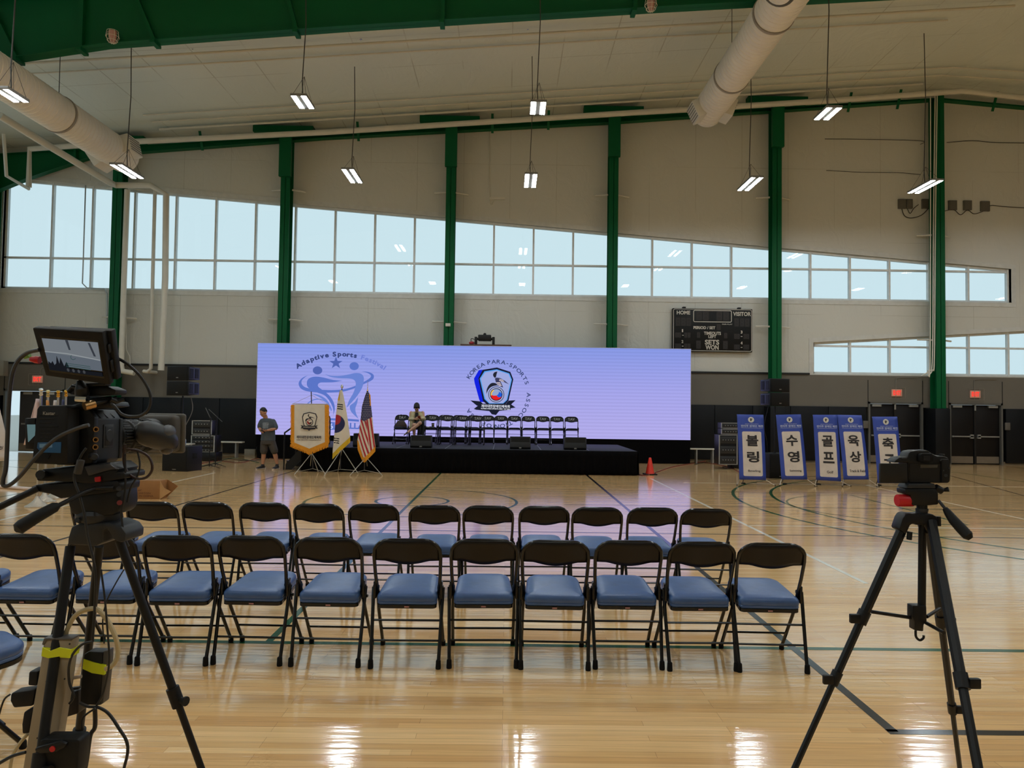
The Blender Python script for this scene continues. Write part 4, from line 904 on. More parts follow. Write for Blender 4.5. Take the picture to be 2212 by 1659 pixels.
tag(MB().box(-.45, .1, -.2, .02, -.22, .25).build('control_box', mat('pale_grey_metal', (120, 116, 104), .5), bevel=.01), 'grey control box on the wall at the left picture edge', 'box').location = at(10, 797, 22.62)
# black machine and board on top of the screen
zt_ = Z1+.015
tag(MB().box(at(995, 742, 22.1).x, at(1105, 742, 22.1).x, 22.0, 22.4, zt_, zt_+.045).build('board', mat('brown_board', (84, 58, 50), .7)), 'brown board lying on top of the screen', 'board')
c = at(1047, 741, 22.2, zt_+.047); r = thing('stage_light_machine', 'black machine with side arms standing on top of the screen', 'machine', c)
mb = MB(); mb.box(-.20, .20, -.15, .15, .12, .30); mb.build('machine_body', BLACK, r, bevel=.02)
mb = MB()
for s in (-1, 1): mb.box(s*.27-.04, s*.27+.04, -.1, .1, 0, .24); mb.cyl((s*.2, 0, .18), (s*.3, 0, .18), .035)
mb.build('side_arm', BLACK, r, bevel=.01); MB().ball((0, 0, .32), (.05, .05, .05)).build('dome', BLACK, r); MB().tube(smooth_path([(-.3, 0, .16), (-.42, 0, .18), (-.4, 0, .02), (-.34, 0, .0)]), .012, 6).build('machine_cable', BLACK, r)
tag(MB().ball((0, 0, 0), (.09, .05, .05)).build('red_cloth', mat('red_cloth', (150, 40, 50), .8)), 'small crumpled red cloth beside the black machine on the screen', 'cloth').location = at(1019, 738, 22.15, zt_+.095)

# ================================================================ LOUDSPEAKERS
MSP = mat('speaker_black', (10, 11, 14), .5, spec=.35, noise=(30, .1))
def array(x, y, z, w, h, d, rz, lab, k):
    r = thing('line_array_speaker', lab, 'speaker', (x, y, z), rz, group='stacked line array speakers')
    MB().prism([(-d/2, 0), (d/2, h*.1), (d/2, h*.9), (-d/2, h)], 'x', -w/2, w/2).build('cabinet', MSP, r, bevel=.008)
    MB().box(-w/2+.03, w/2-.03, -d/2-.012, -d/2, .02, h-.02).build('grille', MGRILL, r, bevel=.004)
    for s in (-1, 1):
        m = MB(); m.box(s*(w/2+.006)-.006, s*(w/2+.006)+.006, -d/2+.02, d/2-.03, .03, h-.03)
        f = m.build('side_plate_screenlit', mat('side_plate_screenlit', (58, 60, 78), .35, metal=.3), r, bevel=.004)  # blue-grey tone puts the screen's lavender light into the cabinet sides
        m = MB()
        for q in (-.25, .22): m.box(s*(w/2+.016)-.006, s*(w/2+.016)+.006, d*q-.06, d*q+.05, h*.18, h*.82)
        m.build('rigging_slot', BLACK, f, smooth=False)
    m = MB(); m.box(-.03, .03, -d/2-.016, -d/2-.011, h*.18, h*.24); m.build('badge', mat('badge_silver', (120, 118, 112), .4), r, smooth=False)
def sub(x, y, w, h, d, rz, lab):
    r = thing('subwoofer', lab, 'speaker', (x, y, 0), rz, group='subwoofers on the floor')
    MB().box(-w/2, w/2, -d/2, d/2, 0.0, h).build('cabinet', MSP, r, bevel=.012); MB().box(-w/2+.02, w/2-.02, -d/2-.012, -d/2, .03, h-.03).build('grille', MGRILL, r, bevel=.006)
    m = MB(); m.box(-.05, .05, -d/2-.016, -d/2-.011, .04, .055); m.build('badge', mat('badge_silver', (120, 118, 112), .4), r, smooth=False)
    for s in (-1, 1): MB().box(s*w/2-.004, s*w/2+.004, -.08, .08, h*.5, h*.72).build('side_handle', RUBBER, r, bevel=.003)
    MB().lathe([(.05, 0), (.05, .012), (.025, .02)], (0, 0, h), 14).build('pole_socket', BLACK, r)
p = G(386, 1018); sy = p.y+.25
sub(W(394, 990, sy).x, sy, .70, .60, .55, radians(-14), 'black subwoofer on the floor below the left line array')
zl = W(394, 855, sy).z; hh = (W(394, 791, sy).z-zl)/2; xl = W(396, 820, sy).x
for k, lab in enumerate(['lower black line array speaker on the left pole', 'upper black line array speaker on the left pole']): array(xl, sy, zl+k*hh, .62, hh-.006, .40, radians(-16), lab, k)
tag(MB().cyl((xl, sy, .62), (xl, sy, zl), .019).build('speaker_pole', BLACK), 'black pole carrying the left line array above its subwoofer', 'pole')
sy2 = G(1680, 1033).y+.25
sub(W(1672, 1000, sy2).x, sy2, .62, .60, .55, radians(14), 'black subwoofer between the bowling and swimming banners')
zl = W(1680, 877.6, sy2).z; hh = (W(1680, 818, sy2).z-zl)/2; xr = W(1674, 850, sy2).x
for k, lab in enumerate(['lower black line array speaker on the right pole', 'upper black line array speaker on the right pole']): array(xr, sy2, zl+k*hh, .56, hh-.006, .40, radians(16), lab, k)
tag(MB().cyl((xr, sy2, .62), (xr, sy2, zl), .019).build('speaker_pole', BLACK), 'black pole carrying the right line array behind the banners', 'pole')
cable('thin black cable from the right line array down to the floor', [Vector((xr-.1, sy2+.1, zl+.1)), Vector((xr-.22, sy2+.12, zl-.5)), Vector((xr-.12, sy2+.2, .8)), Vector((xr-.1, sy2+.35, .02))], .008, BLACK)
cable('grey cable hanging from the left line array to its subwoofer', [Vector((xl+.15, sy+.1, zl+.05)), Vector((xl+.2, sy+.1, zl-.3)), Vector((xl-.0, sy+.12, 1.0)), Vector((xl-.05, sy+.12, .64))], .008, mat('grey_cable', (110, 108, 104), .5))
# water bottle on the left sub
p = Vector((W(401, 950, sy).x, sy-.05, .603)); r = thing('water_bottle', 'clear plastic water bottle standing on the left subwoofer', 'bottle', p)
MB().lathe([(.03, 0), (.033, .01), (.033, .14), (.014, .19), (.013, .205)], n=14).build('bottle_body', mat('clear_plastic', (190, 200, 205), .15, spec=.8), r); MB().lathe([(.015, .205), (.015, .225)], n=12).build('bottle_cap', WHITET, r); MB().lathe([(.0338, .06), (.0338, .11)], n=14).build('bottle_label', mat('label_blue', (120, 150, 190), .5), r)
# mic stands
def mic(px, py, top, b0, b1, lab):
    f = G(px, py); r = thing('microphone_stand', lab, 'stand', f, group='boom microphone stands')
    for a in (100, 220, 340): MB().cyl((0, 0, .09), (.33*cos(radians(a)), .33*sin(radians(a)), .012), .009).build('leg', BLACK, r)
    ht = W(px, top, f.y).z; MB().cyl((0, 0, .03), (0, 0, ht), .012).build('stand_pole', BLACK, r)
    A, B = W(*b0, f.y)-f, W(*b1, f.y)-f; MB().cyl(A, B, .008).build('boom_arm', mat('dull_steel', (96, 98, 96), .4, metal=.5), r); MB().lathe([(.018, -.03), (.022, 0), (.018, .03)], (0, 0, ht), 12).build('boom_clamp', BLACK, r)
mic(465, 1008, 903, (451, 884), (480, 911), 'black boom microphone stand nearer the screen'); mic(452, 1011, 905, (444, 881), (459, 913), 'black boom microphone stand nearer the subwoofer')
# equipment racks
def rack(px0, px1, py0, py1, Y, d, lab, rows, casters=True):
    a = W(px0, py0, Y); b = W(px1, py1, Y); z0 = max(b.z, .0); r = thing('equipment_rack', lab, 'rack', ((a.x+b.x)/2, Y, z0)); w = (b.x-a.x)/2; h = a.z-z0
    MB().box(-w, w, .01, d, .0, h).build('rack_case', BLACK, r, bevel=.006)
    m = MB()
    for s in (-1, 1): m.box(s*w-.015, s*w+.015, -.01, .015, 0, h)
    for z in (0, h-.02): m.box(-w, w, -.01, .015, z, z+.02)
    m.build('rack_frame', ALU, r, smooth=False)
    for k in range(rows):
        z = h*(k+.12)/rows; u = MB().box(-w+.03, w-.03, -.012, .02, z, z+h/rows*.72).build('rack_unit', mat('rack_unit', (40, 40, 40), .4), r, bevel=.003)
        for q in range(5): MB().cyl((-w*.6+w*.3*q, -.012, z+h/rows*.36), (-w*.6+w*.3*q, -.03, z+h/rows*.36), .012, n=8).build('knob', ALU, u)
    return r
rack(414, 462, 940, 977, 20.6, .5, 'black rack of sound gear low on the floor behind the left subwoofer', 4); rack(416, 456, 908, 939, 20.6, .45, 'black amplifier case standing on the left rack of sound gear', 2)
m = tag(MB().box(-.36, .36, 0, .5, .0, .5).build('equipment_table', BLACK, bevel=.01), 'low black table carrying the left sound rack', 'table'); m.location = (W(438, 977, 20.6).x, 20.6, 0); m.scale.z = max(W(438, 977, 20.6).z, .05)/.5-.01
rack(1554, 1592, 939, 1004, 20.2, .5, 'tall black flight case with metal posts at the bowling banner edge', 3); rack(1559, 1597, 926, 938.5, 20.2, .4, 'lower silver amplifier on the right flight case', 1); rack(1559, 1597, 913, 925.5, 20.2, .4, 'upper silver amplifier on the right flight case', 1)
c = G(1587, 1012); r = thing('floor_speaker', 'narrow black floor speaker half hidden by the bowling banner', 'speaker', c); MB().box(-.09, .2, 0, .4, 0, .62).build('cabinet', MSP, r, bevel=.01); MB().box(-.08, .19, -.01, 0, .04, .58).build('grille', MGRILL, r)
tag(MB().box(-.12, .12, -.15, .15, 0, .13).build('storage_crate', mat('green_crate', (36, 92, 60), .6), bevel=.01), 'green crate near the left subwoofer and rack', 'crate').location = W(384, 958, 20.4)
m = tag(MB().box(-.3, .3, -.2, .3, -.03, 0).build('bench_shelf', WHITEP), 'pale low table top behind the left subwoofer', 'table'); m.location = W(392, 958, 20.4); 
mm = MB()
for s in (-.27, .27):
    for q in (-.17, .27): mm.cyl((s, q, -.03), (s, q, -m.location.z), .012)
mm.build('table_leg', ALU, m)
for a, b, py, fy, lab in [(463, 526, 953, 980, 'long pale bench by the padded wall left of the man'), (1489, 1553, 968, 992, 'long pale bench by the padded wall right of the screen')]:
    Y = 22.3; A, B = W(a, py, Y), W(b, py+(b-a)*.0135, Y); r = thing('bench', lab, 'bench', ((A.x+B.x)/2, Y, 0)); w = (B.x-A.x)/2
    MB().box(-w, w, -.12, .12, A.z-.04, A.z).build('bench_top', WHITEP, r, bevel=.006)
    for s in (-.55, .55): MB().box(s*w-.02, s*w+.02, -.1, .1, 0, A.z-.04).build('leg', ALU, r, smooth=False)
for px0, px1, y0, lab in [(526, 552, 982, 'white carton on the floor by the wall beside the man')]:
    c = G((px0+px1)/2, 984); MB_ = MB().box(-.17, .17, 0, .25, 0, .20).build('carton', mat('white_carton', (150, 144, 130), .7), bevel=.004); MB_.location = c; tag(MB_, lab, 'box')
c = G(562, 986); r = thing('backpack', 'black backpack on the floor beside the white carton', 'bag', c); MB().ball((0, -.05, .2), (.13, .09, .21)).build('bag_body', BLACK, r); MB().tube([(.06*cos(a), -.0, .36+.1*sin(a)) for a in [pi*i/8 for i in range(9)]], .012, 6).build('strap', mat('grey_strap', (90, 88, 84), .6), r)
# cables on the floor
for k, (pts, c, lab) in enumerate([([(430, 1003), (470, 996), (520, 1000), (560, 990), (610, 993)], (110, 50, 36), 'red brown cable on the floor behind the man'), ([(420, 993), (480, 990), (540, 996), (600, 986)], (36, 30, 28), 'dark cable on the floor by the microphone stands'), ([(400, 1000), (450, 1006), (500, 990), (560, 1000)], (60, 84, 60), 'greenish cable on the floor by the left rack'),
        ([(1377, 1025), (1400, 1027), (1450, 1010), (1505, 1000), (1530, 995)], (120, 40, 34), 'long red cable on the floor from the stage past the cone'), ([(1490, 985), (1530, 997), (1560, 990), (1590, 1016)], (150, 120, 50), 'yellow cable on the floor below the right bench'), ([(1500, 998), (1540, 1002), (1575, 1010), (1600, 1022)], (110, 40, 34), 'red cable running to the foot of the bowling banner'), ([(1500, 1004), (1545, 996), (1580, 1004), (1560, 1010)], (30, 28, 26), 'black cable heap on the floor by the right flight case')]):
    P = [G(*q)+Vector((0, 0, .012)) for q in pts]; cable(lab, P, .010, mat('cc%d' % k, c, .6))
# cone
c = G(1404, 1025); r = thing('traffic_cone', 'orange red traffic cone with black base beside the stage corner', 'cone', c)
MB().box(-.16, .16, -.16, .16, 0, .025).build('cone_base', RUBBER, r, bevel=.008); MB().lathe([(.115, .025), (.105, .05), (.03, .42), (.024, .425)], n=24).build('cone_body', mat('cone_orange', (224, 52, 32), .45), r)
# cardboard box
a = G(258, 1077); b = G(343, 1079); Yb = (a.y+b.y)/2; r = thing('cardboard_box', 'long brown cardboard box with an open flap lying on the floor', 'box', ((a.x+b.x)/2, Yb, 0)); w = (b.x-a.x)/2; hb = W(300, 1038, Yb).z
MC = mat('cardboard', (140, 98, 54), .8, noise=(9, .06))
m = MB(); m.box(-w, w, 0, .26, 0, hb); m.build('box_body', MC, r, bevel=.004)
m = MB(); m.add([(w, 0, 0), (w+.18, .02, .13), (w+.06, .02, hb*.62), (w, 0, hb)], [(0, 1, 2, 3)]); m.build('box_flap', mat('cardboard_flap', (168, 130, 84), .8), r, solid=.006, smooth=False)
m = MB(); m.add([(w, .26, 0), (w+.2, .24, .2), (w, .26, hb)], [(0, 1, 2)]); m.build('box_flap', MC, r, solid=.006, smooth=False)
m = MB()
for i, (s, x, ww) in enumerate([('MAKE', -.10, .16), ('20" x 30"', -.06, .2), ('PCS/CARTON', .02, .34), ('MADE IN CHINA', .04, .40)]): text_box(m, s, (x, -.003, hb*(.62-.15*i)), ww, .026, bold=.01)
m.build('box_lettering', mat('box_ink', (86, 52, 30), .8), r, smooth=False)
# white tube lying on the floor
a, b = G(-30, 1052), G(72, 1060); tag(MB().cyl((a.x, a.y, .03), (b.x, b.y, .03), .03).build('white_tube', mat('pale_pink_tube', (214, 196, 190), .5)), 'long pale tube lying on the floor by the flag bases', 'tube')

# ================================================================ SPORT BANNERS
MBLUE = mat('banner_blue', (40, 66, 158), .5, noise=(3, .12)); MPAPER = mat('banner_panel', (206, 196, 186), .55); MINK = mat('banner_ink', (32, 26, 26), .6)
bn = [((1592, 895), (1649, 896), (1597, 1036), (1655, 1037), '볼', '링', 'Bowling', 'bowling'), ((1676, 896), (1730, 895), (1688, 1036), (1744, 1036), '수', '영', 'Swimming', 'swimming'), ((1756, 896), (1808, 896), (1763, 1037), (1817, 1040), '골', '프', 'Golf', 'golf'),
      ((1808, 896), (1861, 897), (1822, 1036), (1877, 1036), '육', '상', 'Track & Field', 'track and field'), ((1884, 900), (1938, 900), (1896, 1044), (1950, 1044), '축', '구', 'Soccer', 'soccer, half hidden by the small camera')]
for i, (tl, tr, bl, br, k1, k2, en, lab) in enumerate(bn):
    Yb_, Yt = 15.95+.05*(i == 2), 16.22+.05*(i == 2)
    if i == 3: Yb_, Yt = 16.0, 16.30
    BL, BR, TL, TR = W(*bl, Yb_), W(*br, Yb_), W(*tl, Yt), W(*tr, Yt); O = (BL+BR)/2; O.z = 0
    r = thing('sport_banner', f'blue standing banner for {lab}', 'banner', O, group='blue sport banners on x-stands')
    BL, BR, TL, TR = BL-O, BR-O, TL-O, TR-O; n = ((BR-BL).cross(TL-BL)).normalized(); n = n if n.y < 0 else -n
    def bp(u, v, off=0.0): # u,v in 0..1, slight belly
        return BL*(1-u)*(1-v)+BR*u*(1-v)+TL*(1-u)*v+TR*u*v+n*(off+.012*sin(v*pi)*(1 if i != 3 else 2.5))
    MB().grid(lambda u, v: bp(u, v), 6, 16).build('banner_sheet', MBLUE, r, solid=.002)
    def panel(name, m, pts, off):
        mb = MB(); mb.add([bp(u, v, off) for u, v in pts], [tuple(range(len(pts)))]); return mb.build(name, m, r, smooth=False)
    x0_, x1_, y0_, y1_, ru, rv = .16, .88, .055, .735, .05, .02
    def rrect(): 
        P = []
        for cx_, cy_, a0 in ((x1_-ru, y1_-rv, 0), (x0_+ru, y1_-rv, 90), (x0_+ru, y0_+rv, 180), (x1_-ru, y0_+rv, 270)):
            for q in range(0, 91, 15): P.append((cx_+ru*cos(radians(a0+q)), cy_+rv*sin(radians(a0+q))))
        return P
    # the panel follows the belly: build as a grid clipped at the corners
    mb = MB(); P = rrect(); cc_ = (.52, .395); rings_ = 7; vs = []; 
    ncol = 12
    mb.grid(lambda u, v: bp(x0_+(x1_-x0_)*min(max(u, 0 if 0 else (ru*(1-sin(math.acos(max(0, min(1, 1-min(v, 1-v)*(y1_-y0_)/rv)))))/(x1_-x0_))), 1-(ru*(1-sin(math.acos(max(0, min(1, 1-min(v, 1-v)*(y1_-y0_)/rv)))))/(x1_-x0_))), y0_+(y1_-y0_)*v, .004), 12, 80)
    mb.build('white_panel', MPAPER, r, smooth=False)
    def bt(mb, s, u, v, wu, hv, off, bold):
        vs, fs = text_geo(s, 1, bold); wx = max(q.x for q in vs); hy = max(q.y for q in vs); mb.add([bp(u+q.x/wx*wu/2, v+q.y/hy*hv/2, off) for q in vs], fs)
    mb = MB(); bt(mb, k1, .53, .595, .46, .17, .008, .032); mb.build('banner_lettering', MINK, r, smooth=False); mb = MB(); bt(mb, k2, .54, .345, .46 if k2 != '구' else .44, .17, .008, .032); mb.build('banner_lettering', MINK, r, smooth=False); mb = MB(); bt(mb, en, .57, .13, .46 if en not in ('Golf', 'Track & Field') else (.26 if en == 'Golf' else .62), .04, .008, .012); mb.build('banner_lettering', MINK, r, smooth=False)
    mb = MB(); bt(mb, '2026년 제3회 달라스', .54, .852, .52, .014, .008, .01); bt(mb, '전미주 장애인 체전', .54, .82, .84, .034, .008, .03); mb.add([bp(u, v, .008) for u, v in ((.13, .789), (.95, .789), (.95, .793), (.13, .793))], [(0, 1, 2, 3)]); mb.build('banner_header', mat('banner_header', (176, 186, 216), .5), r, smooth=False)
    mb = MB(); mb.add([bp(.52+.115*cos(2*pi*k/24), .918+.043*sin(2*pi*k/24), .008) for k in range(24)], [tuple(range(24))]); o = mb.build('banner_emblem', mat('emblem_white', (210, 208, 200), .5), r, smooth=False)
    mb = MB(); mb.add([bp(.52+a*.011, .918+b*.0045, .012) for a, b in ((-5, 3), (-1, 5), (2, 3), (5, 5), (4, 0), (1, 1), (2, -4), (-2, -5), (-5, -3), (-2, -1))], [tuple(range(10))]); mb.build('emblem_mark', MINK, o, smooth=False)
    bk = -n*.05
    st_ = MB(); M0 = bp(.5, .42)+bk*1.2
    for u, v in ((0, 1), (1, 1), (0, 0), (1, 0)): st_.tube([M0, bp(u, v)+(-n*.01)], .006, 6)
    st_.build('x_frame', mat('dull_steel', (96, 98, 96), .4, metal=.5), r)
    for u, d in ((0, -.10), (1, .14)): q = bp(u, 0); MB().tube([q, Vector((q.x+d, q.y-.16, .012))], .008, 6).build('leg', mat('pale_metal', (170, 162, 150), .4, metal=.4), r); MB().ball(Vector((q.x+d, q.y-.16, .014)), .014, 8).build('foot_cap', RUBBER, r)
    o = MB().tube([M0, Vector((M0.x-.08, M0.y+.30, .02))], .008, 6).build('leg', BLACK, r); MB().lathe([(.05, 0), (.05, .02), (.02, .03)], (bp(.3, 0).x, M0.y+.1, 0), 12).build('foot_cap', RUBBER, r)

# ================================================================ FLAGS BY THE STAGE
GOLD = mat('gold_fringe', (214, 142, 18), .7, noise=(40, .15)); GOLDY = mat('yellow_fringe', (206, 168, 22), .7, noise=(40, .15)); CLOTH = mat('white_satin', (212, 204, 190), .45)
STEEL = mat('bright_steel', (168, 164, 154), .35, metal=.5)
def zz(x, y, Y): return W(x/5.183+540, y/5.183+730, Y)
def gz(x, y): return G(x/5.183+540, y/5.183+730)
def tripod(r, O, top, feet, hub, pole_top):
    for f in feet: MB().tube([top-O, gz(*f)-O+Vector((0, 0, .01))], .009, 6).build('leg', STEEL, r)
    MB().cyl(hub-O, pole_top-O, .012).build('flag_pole', mat('dark_pole', (60, 58, 60), .4, metal=.3), r); m = MB()
    for f in feet[:2]: t = gz(*f); m.tube([hub-O, (t*.62+top*.38)*1.0-O], .006, 5) if 0 else m.tube([hub-O, (t+(top-t)*.14)-O], .006, 5)
    m.build('leg_brace', STEEL, r)
# fringed banner
Yf = 17.5; hub = zz(700, 1470, Yf); hub.z = .10; O = Vector((hub.x, Yf, 0)); r = thing('fringed_banner', 'white hanging banner with black emblem and thick gold fringe on a tripod stand', 'banner', O)
tripod(r, O, zz(690, 1290, Yf+.03), [(497, 1535), (845, 1533), (765, 1506), (670, 1490)], hub+Vector((0, .03, 0)), zz(686, 600, Yf+.03))
Q = lambda x, y, dy=0.0: zz(x, y, Yf)-O+Vector((0, dy, 0))
MB().tube([Q(475, 738), Q(875, 742)], .010, 8).build('cross_bar', STEEL, r); MB().tube([Q(485, 735), Q(686, 640, .03), Q(865, 738)], .004, 5).build('hanging_cord', STEEL, r)
fold = lambda x, y: -.012-.010*sin((x-480)/32)*min(1, (y-740)/200)
def outline_grid(name, m, left, right, top, bot, off, nu=40, nv=30):
    return MB().grid(lambda u, v: (lambda x: Q(x, top(x)+(bot(x)-top(x))*v, fold(x, top(x)+(bot(x)-top(x))*v)+off))(left+(right-left)*u), nu, nv).build(name, m, r)
botw = lambda x: 1240-abs(x-665)*.42
outline_grid('gold_border', GOLD, 462, 882, lambda x: 748, lambda x: 1280-abs(x-670)*.42, .004); outline_grid('banner_cloth', CLOTH, 499, 838, lambda x: 745, botw, 0)
m = MB(); random.seed(3)
for k in range(74):
    x = 458+k*5.75; y = 1278-abs(x-670)*.42; j = random.uniform(-4, 4); m.tube([Q(x, y, -.01), Q(x+j, y+14, -.018+random.uniform(-.008, .008)), Q(x+j*1.4, y+30+random.uniform(-4, 4), -.012)], .0085, 5)
for s_, x0 in ((-1, 464), (1, 880)):
    for k in range(42): y = 760+k*10; m.tube([Q(x0, y, -.006), Q(x0+s_*9+3*sin(k), y+5, -.012)], .008, 4)
m.build('fringe', GOLD, r)
NAVYI = mat('emblem_ink', (36, 30, 40), .6)
zq = lambda x, y: (x*0.531+540-.0, 0)  # unused
def e7(x, y): return ((x/9.76+540-540)*5.183, (y/9.76+860-730)*5.183)
def bpoly(name, P, m, off):
    mb = MB(); mb.add([(lambda q: Q(q[0], q[1], -.024-off))(e7(*p)) for p in P], [tuple(range(len(P)))]); return mb.build(name, m, r, smooth=False)
sh = [(1265, 292), (1400, 325), (1428, 400), (1385, 580), (1340, 625), (1185, 625), (1140, 580), (1105, 400), (1135, 325)]; ce = (1265, 460)
bpoly('emblem_shield', sh, NAVYI, .010); bpoly('emblem_field', [(ce[0]+(x-ce[0])*.88, ce[1]+(y-ce[1])*.88) for x, y in sh], CLOTH, .012)
bpoly('emblem_bird', cr2([(1262, 328), (1262, 328), (1236, 345), (1228, 368), (1243, 398), (1252, 385), (1254, 355)], 3), NAVYI, .014); bpoly('emblem_wing', [(1243, 395), (1275, 388), (1330, 402), (1382, 432), (1325, 415), (1290, 412), (1312, 452), (1262, 425)], NAVYI, .015)
bpoly('emblem_rider', cr2([(1165, 500), (1165, 500), (1178, 455), (1205, 430), (1245, 425), (1262, 440), (1262, 440), (1225, 448), (1190, 470)], 3), NAVYI, .0145)
bpoly('emblem_wheel', circ(1262, 505, 78, 80), NAVYI, .014); bpoly('emblem_wheel', circ(1262, 505, 62, 64), CLOTH, .016); bpoly('emblem_wheel', circ(1262, 505, 50, 52), mat('emblem_red', (150, 40, 36), .6), .018); bpoly('emblem_wheel', [(1225, 470), (1300, 470), (1312, 505), (1262, 520), (1240, 490)], CLOTH, .020); bpoly('emblem_wheel', [(1312, 500), (1262, 515), (1265, 555), (1300, 540)], NAVYI, .021)
bpoly('emblem_ribbon', [(1078, 568), (1140, 582), (1385, 582), (1440, 572), (1412, 605), (1440, 640), (1385, 640), (1385, 655), (1290, 662), (1255, 690), (1225, 662), (1130, 655), (1130, 640), (1078, 634), (1105, 605)], NAVYI, .022)
mb = MB()
for s, y, w, h in (('재미대한장애인체육회', 612, 250, 20),): c = e7(1258, y); text_box(mb, s, Q(c[0], c[1], -.05), w/9.76*Yf/FPX, h/9.76*Yf/FPX, bold=.02)
mb.build('ribbon_lettering', CLOTH, r, smooth=False); mb = MB()
c = e7(1248, 822); text_box(mb, '재미대한장애인체육회', Q(c[0], c[1], -.035), 515/9.76*Yf/FPX, 62/9.76*Yf/FPX, bold=.03); c = e7(1245, 882); text_box(mb, 'KOREA PARA SPORTS ASSOCIATION OF US', Q(c[0], c[1], -.035), 500/9.76*Yf/FPX, 20/9.76*Yf/FPX, bold=.03); mb.build('banner_lettering', NAVYI, r, smooth=False)

def interp(tab, y):
    for (y0, x0), (y1, x1) in zip(tab, tab[1:]):
        if y <= y1: return x0+(x1-x0)*(y-y0)/(y1-y0)
    return tab[-1][1]
def draped(r, O, Yf, lt_, rt_, y0, ybot, pattern, mats, nu=104, nv=250, amp=.03, off=0):
    Qf = lambda x, y, dy: zz(x, y, Yf)-O+Vector((0, dy, 0)); mb = MB()
    def f(u, v):
        y = y0+(ybot-y0)*v; 
        for _ in range(1): xl, xr = interp(lt_, y), interp(rt_, y)
        x = xl+(xr-xl)*u; return Qf(x, y, -.02+amp*sin(u*7+v*2)*(.3+v)+off)
    vs = [f(i/nu, j/nv) for i in range(nu+1) for j in range(nv+1)]; mb.v = vs
    for i in range(nu):
        for j in range(nv):
            v = (j+.5)/nv; u = (i+.5)/nu; y = y0+(ybot-y0)*v; xl, xr = interp(lt_, y), interp(rt_, y); c = pattern(xl+(xr-xl)*u, y)
            if c is None: continue
            mb.f.append((i*(nv+1)+j, (i+1)*(nv+1)+j, (i+1)*(nv+1)+j+1, i*(nv+1)+j+1)); mb.m.append(c)
    return mb.build('flag_cloth', mats, r)
FW, FK, FR, FB = CLOTH, mat('flag_black', (28, 24, 26), .6), mat('flag_red', (170, 30, 42), .55), mat('flag_blue', (22, 26, 82), .55)
# taegukgi
Yf = 17.45; hub = zz(1010, 1480, Yf); O = Vector((hub.x, Yf, 0)); hub.z = .10; r = thing('korean_flag', 'draped white south korean flag with yellow fringe on a tripod stand', 'flag', O)
tripod(r, O, zz(1030, 1240, Yf), [(828, 1548), (1212, 1525), (985, 1500)], hub, zz(1030, 560, Yf)); MB().lathe([(.012, 0), (.03, .02), (.034, .05), (.02, .08), (.006, .10)], zz(1030, 565, Yf)-O, 12).build('finial', CHROME, r)
lk = [(585, 1008), (690, 985), (880, 960), (1060, 946), (1240, 926), (1365, 920)]; rk = [(585, 1035), (640, 1048), (850, 1085), (1050, 1114), (1110, 1122), (1365, 1122)]
def pk(x, y):
    lim = 1360-(x-920)*.95
    if y > lim: return None
    if y > lim-62: return 4
    if y < 700 and x < 1012-(y-590)*.05 and x < 1006: return 4
    if (x-960)**2/105**2+(y-960)**2/102**2 < 1: return 2 if ((x-960)**2+(y-910)**2/1.0 < 62**2 or (y < 925 and x < 1030 and (x-990) < 30)) else 3
    for (cx_, cy_, sl) in ((1011, 770, .12), (970, 1150, .12)):
        for k in (-1, 0, 1):
            yy = cy_+k*24+(x-cx_)*sl
            if abs(x-cx_) < 33 and abs(y-yy) < 6.5 and not (cy_ > 1000 and k != 0 and abs(x-cx_+8) < 3): return 1
    return 0
draped(r, O, Yf, lk, rk, 585, 1365, pk, [FW, FK, FR, FB, GOLDY])
# american flag
Yf = 17.4; hub = zz(1280, 1485, Yf); O = Vector((hub.x, Yf, 0)); hub.z = .09; r = thing('american_flag', 'draped stars and stripes flag with gold fringe on a tripod stand', 'flag', O)
tripod(r, O, zz(1300, 1335, Yf+.06), [(1118, 1545), (1482, 1545), (1320, 1495)], hub, zz(1316, 600, Yf)); MB().lathe([(.012, 0), (.02, .02), (.008, .05), (.002, .27)], zz(1316, 600, Yf)-O, 10).build('finial', GOLDM, r)
lk = [(595, 1310), (640, 1292), (760, 1256), (900, 1240), (1040, 1222), (1150, 1200), (1250, 1204), (1395, 1262)]; rk = [(595, 1322), (640, 1350), (760, 1356), (900, 1372), (1100, 1388), (1210, 1404), (1395, 1404)]
def pu(x, y):
    lim = 1395-max(0, (x-1290))*1.1 if x > 1290 else 1395-(1290-x)*.25
    if y > lim: return None
    if y > lim-58 or (y > 1150 and x < 1212+(y-1150)*.28): return 4
    if y < 760 and x > 1335+(y-600)*.06: return 4
    if y < 935-abs(x-1278)*.55 or y < 880 and x < 1366:
        i, j = (x-1240)/19.0, (y-600)/21.0; fx_ = (i+.5*(int(j) % 2)) % 1
        return 0 if (fx_-.5)**2*361+((j % 1)-.5)**2*441 < 14 else 3
    q = (x-1238-.34*(y-930))/21 if x < 1306+.10*(y-930) else (x-1306-.13*(y-930))/19
    return 2 if int(math.floor(q)) % 2 == 0 else 0
draped(r, O, Yf, lk, rk, 595, 1395, pu, [FW, FK, FR, FB, GOLD])

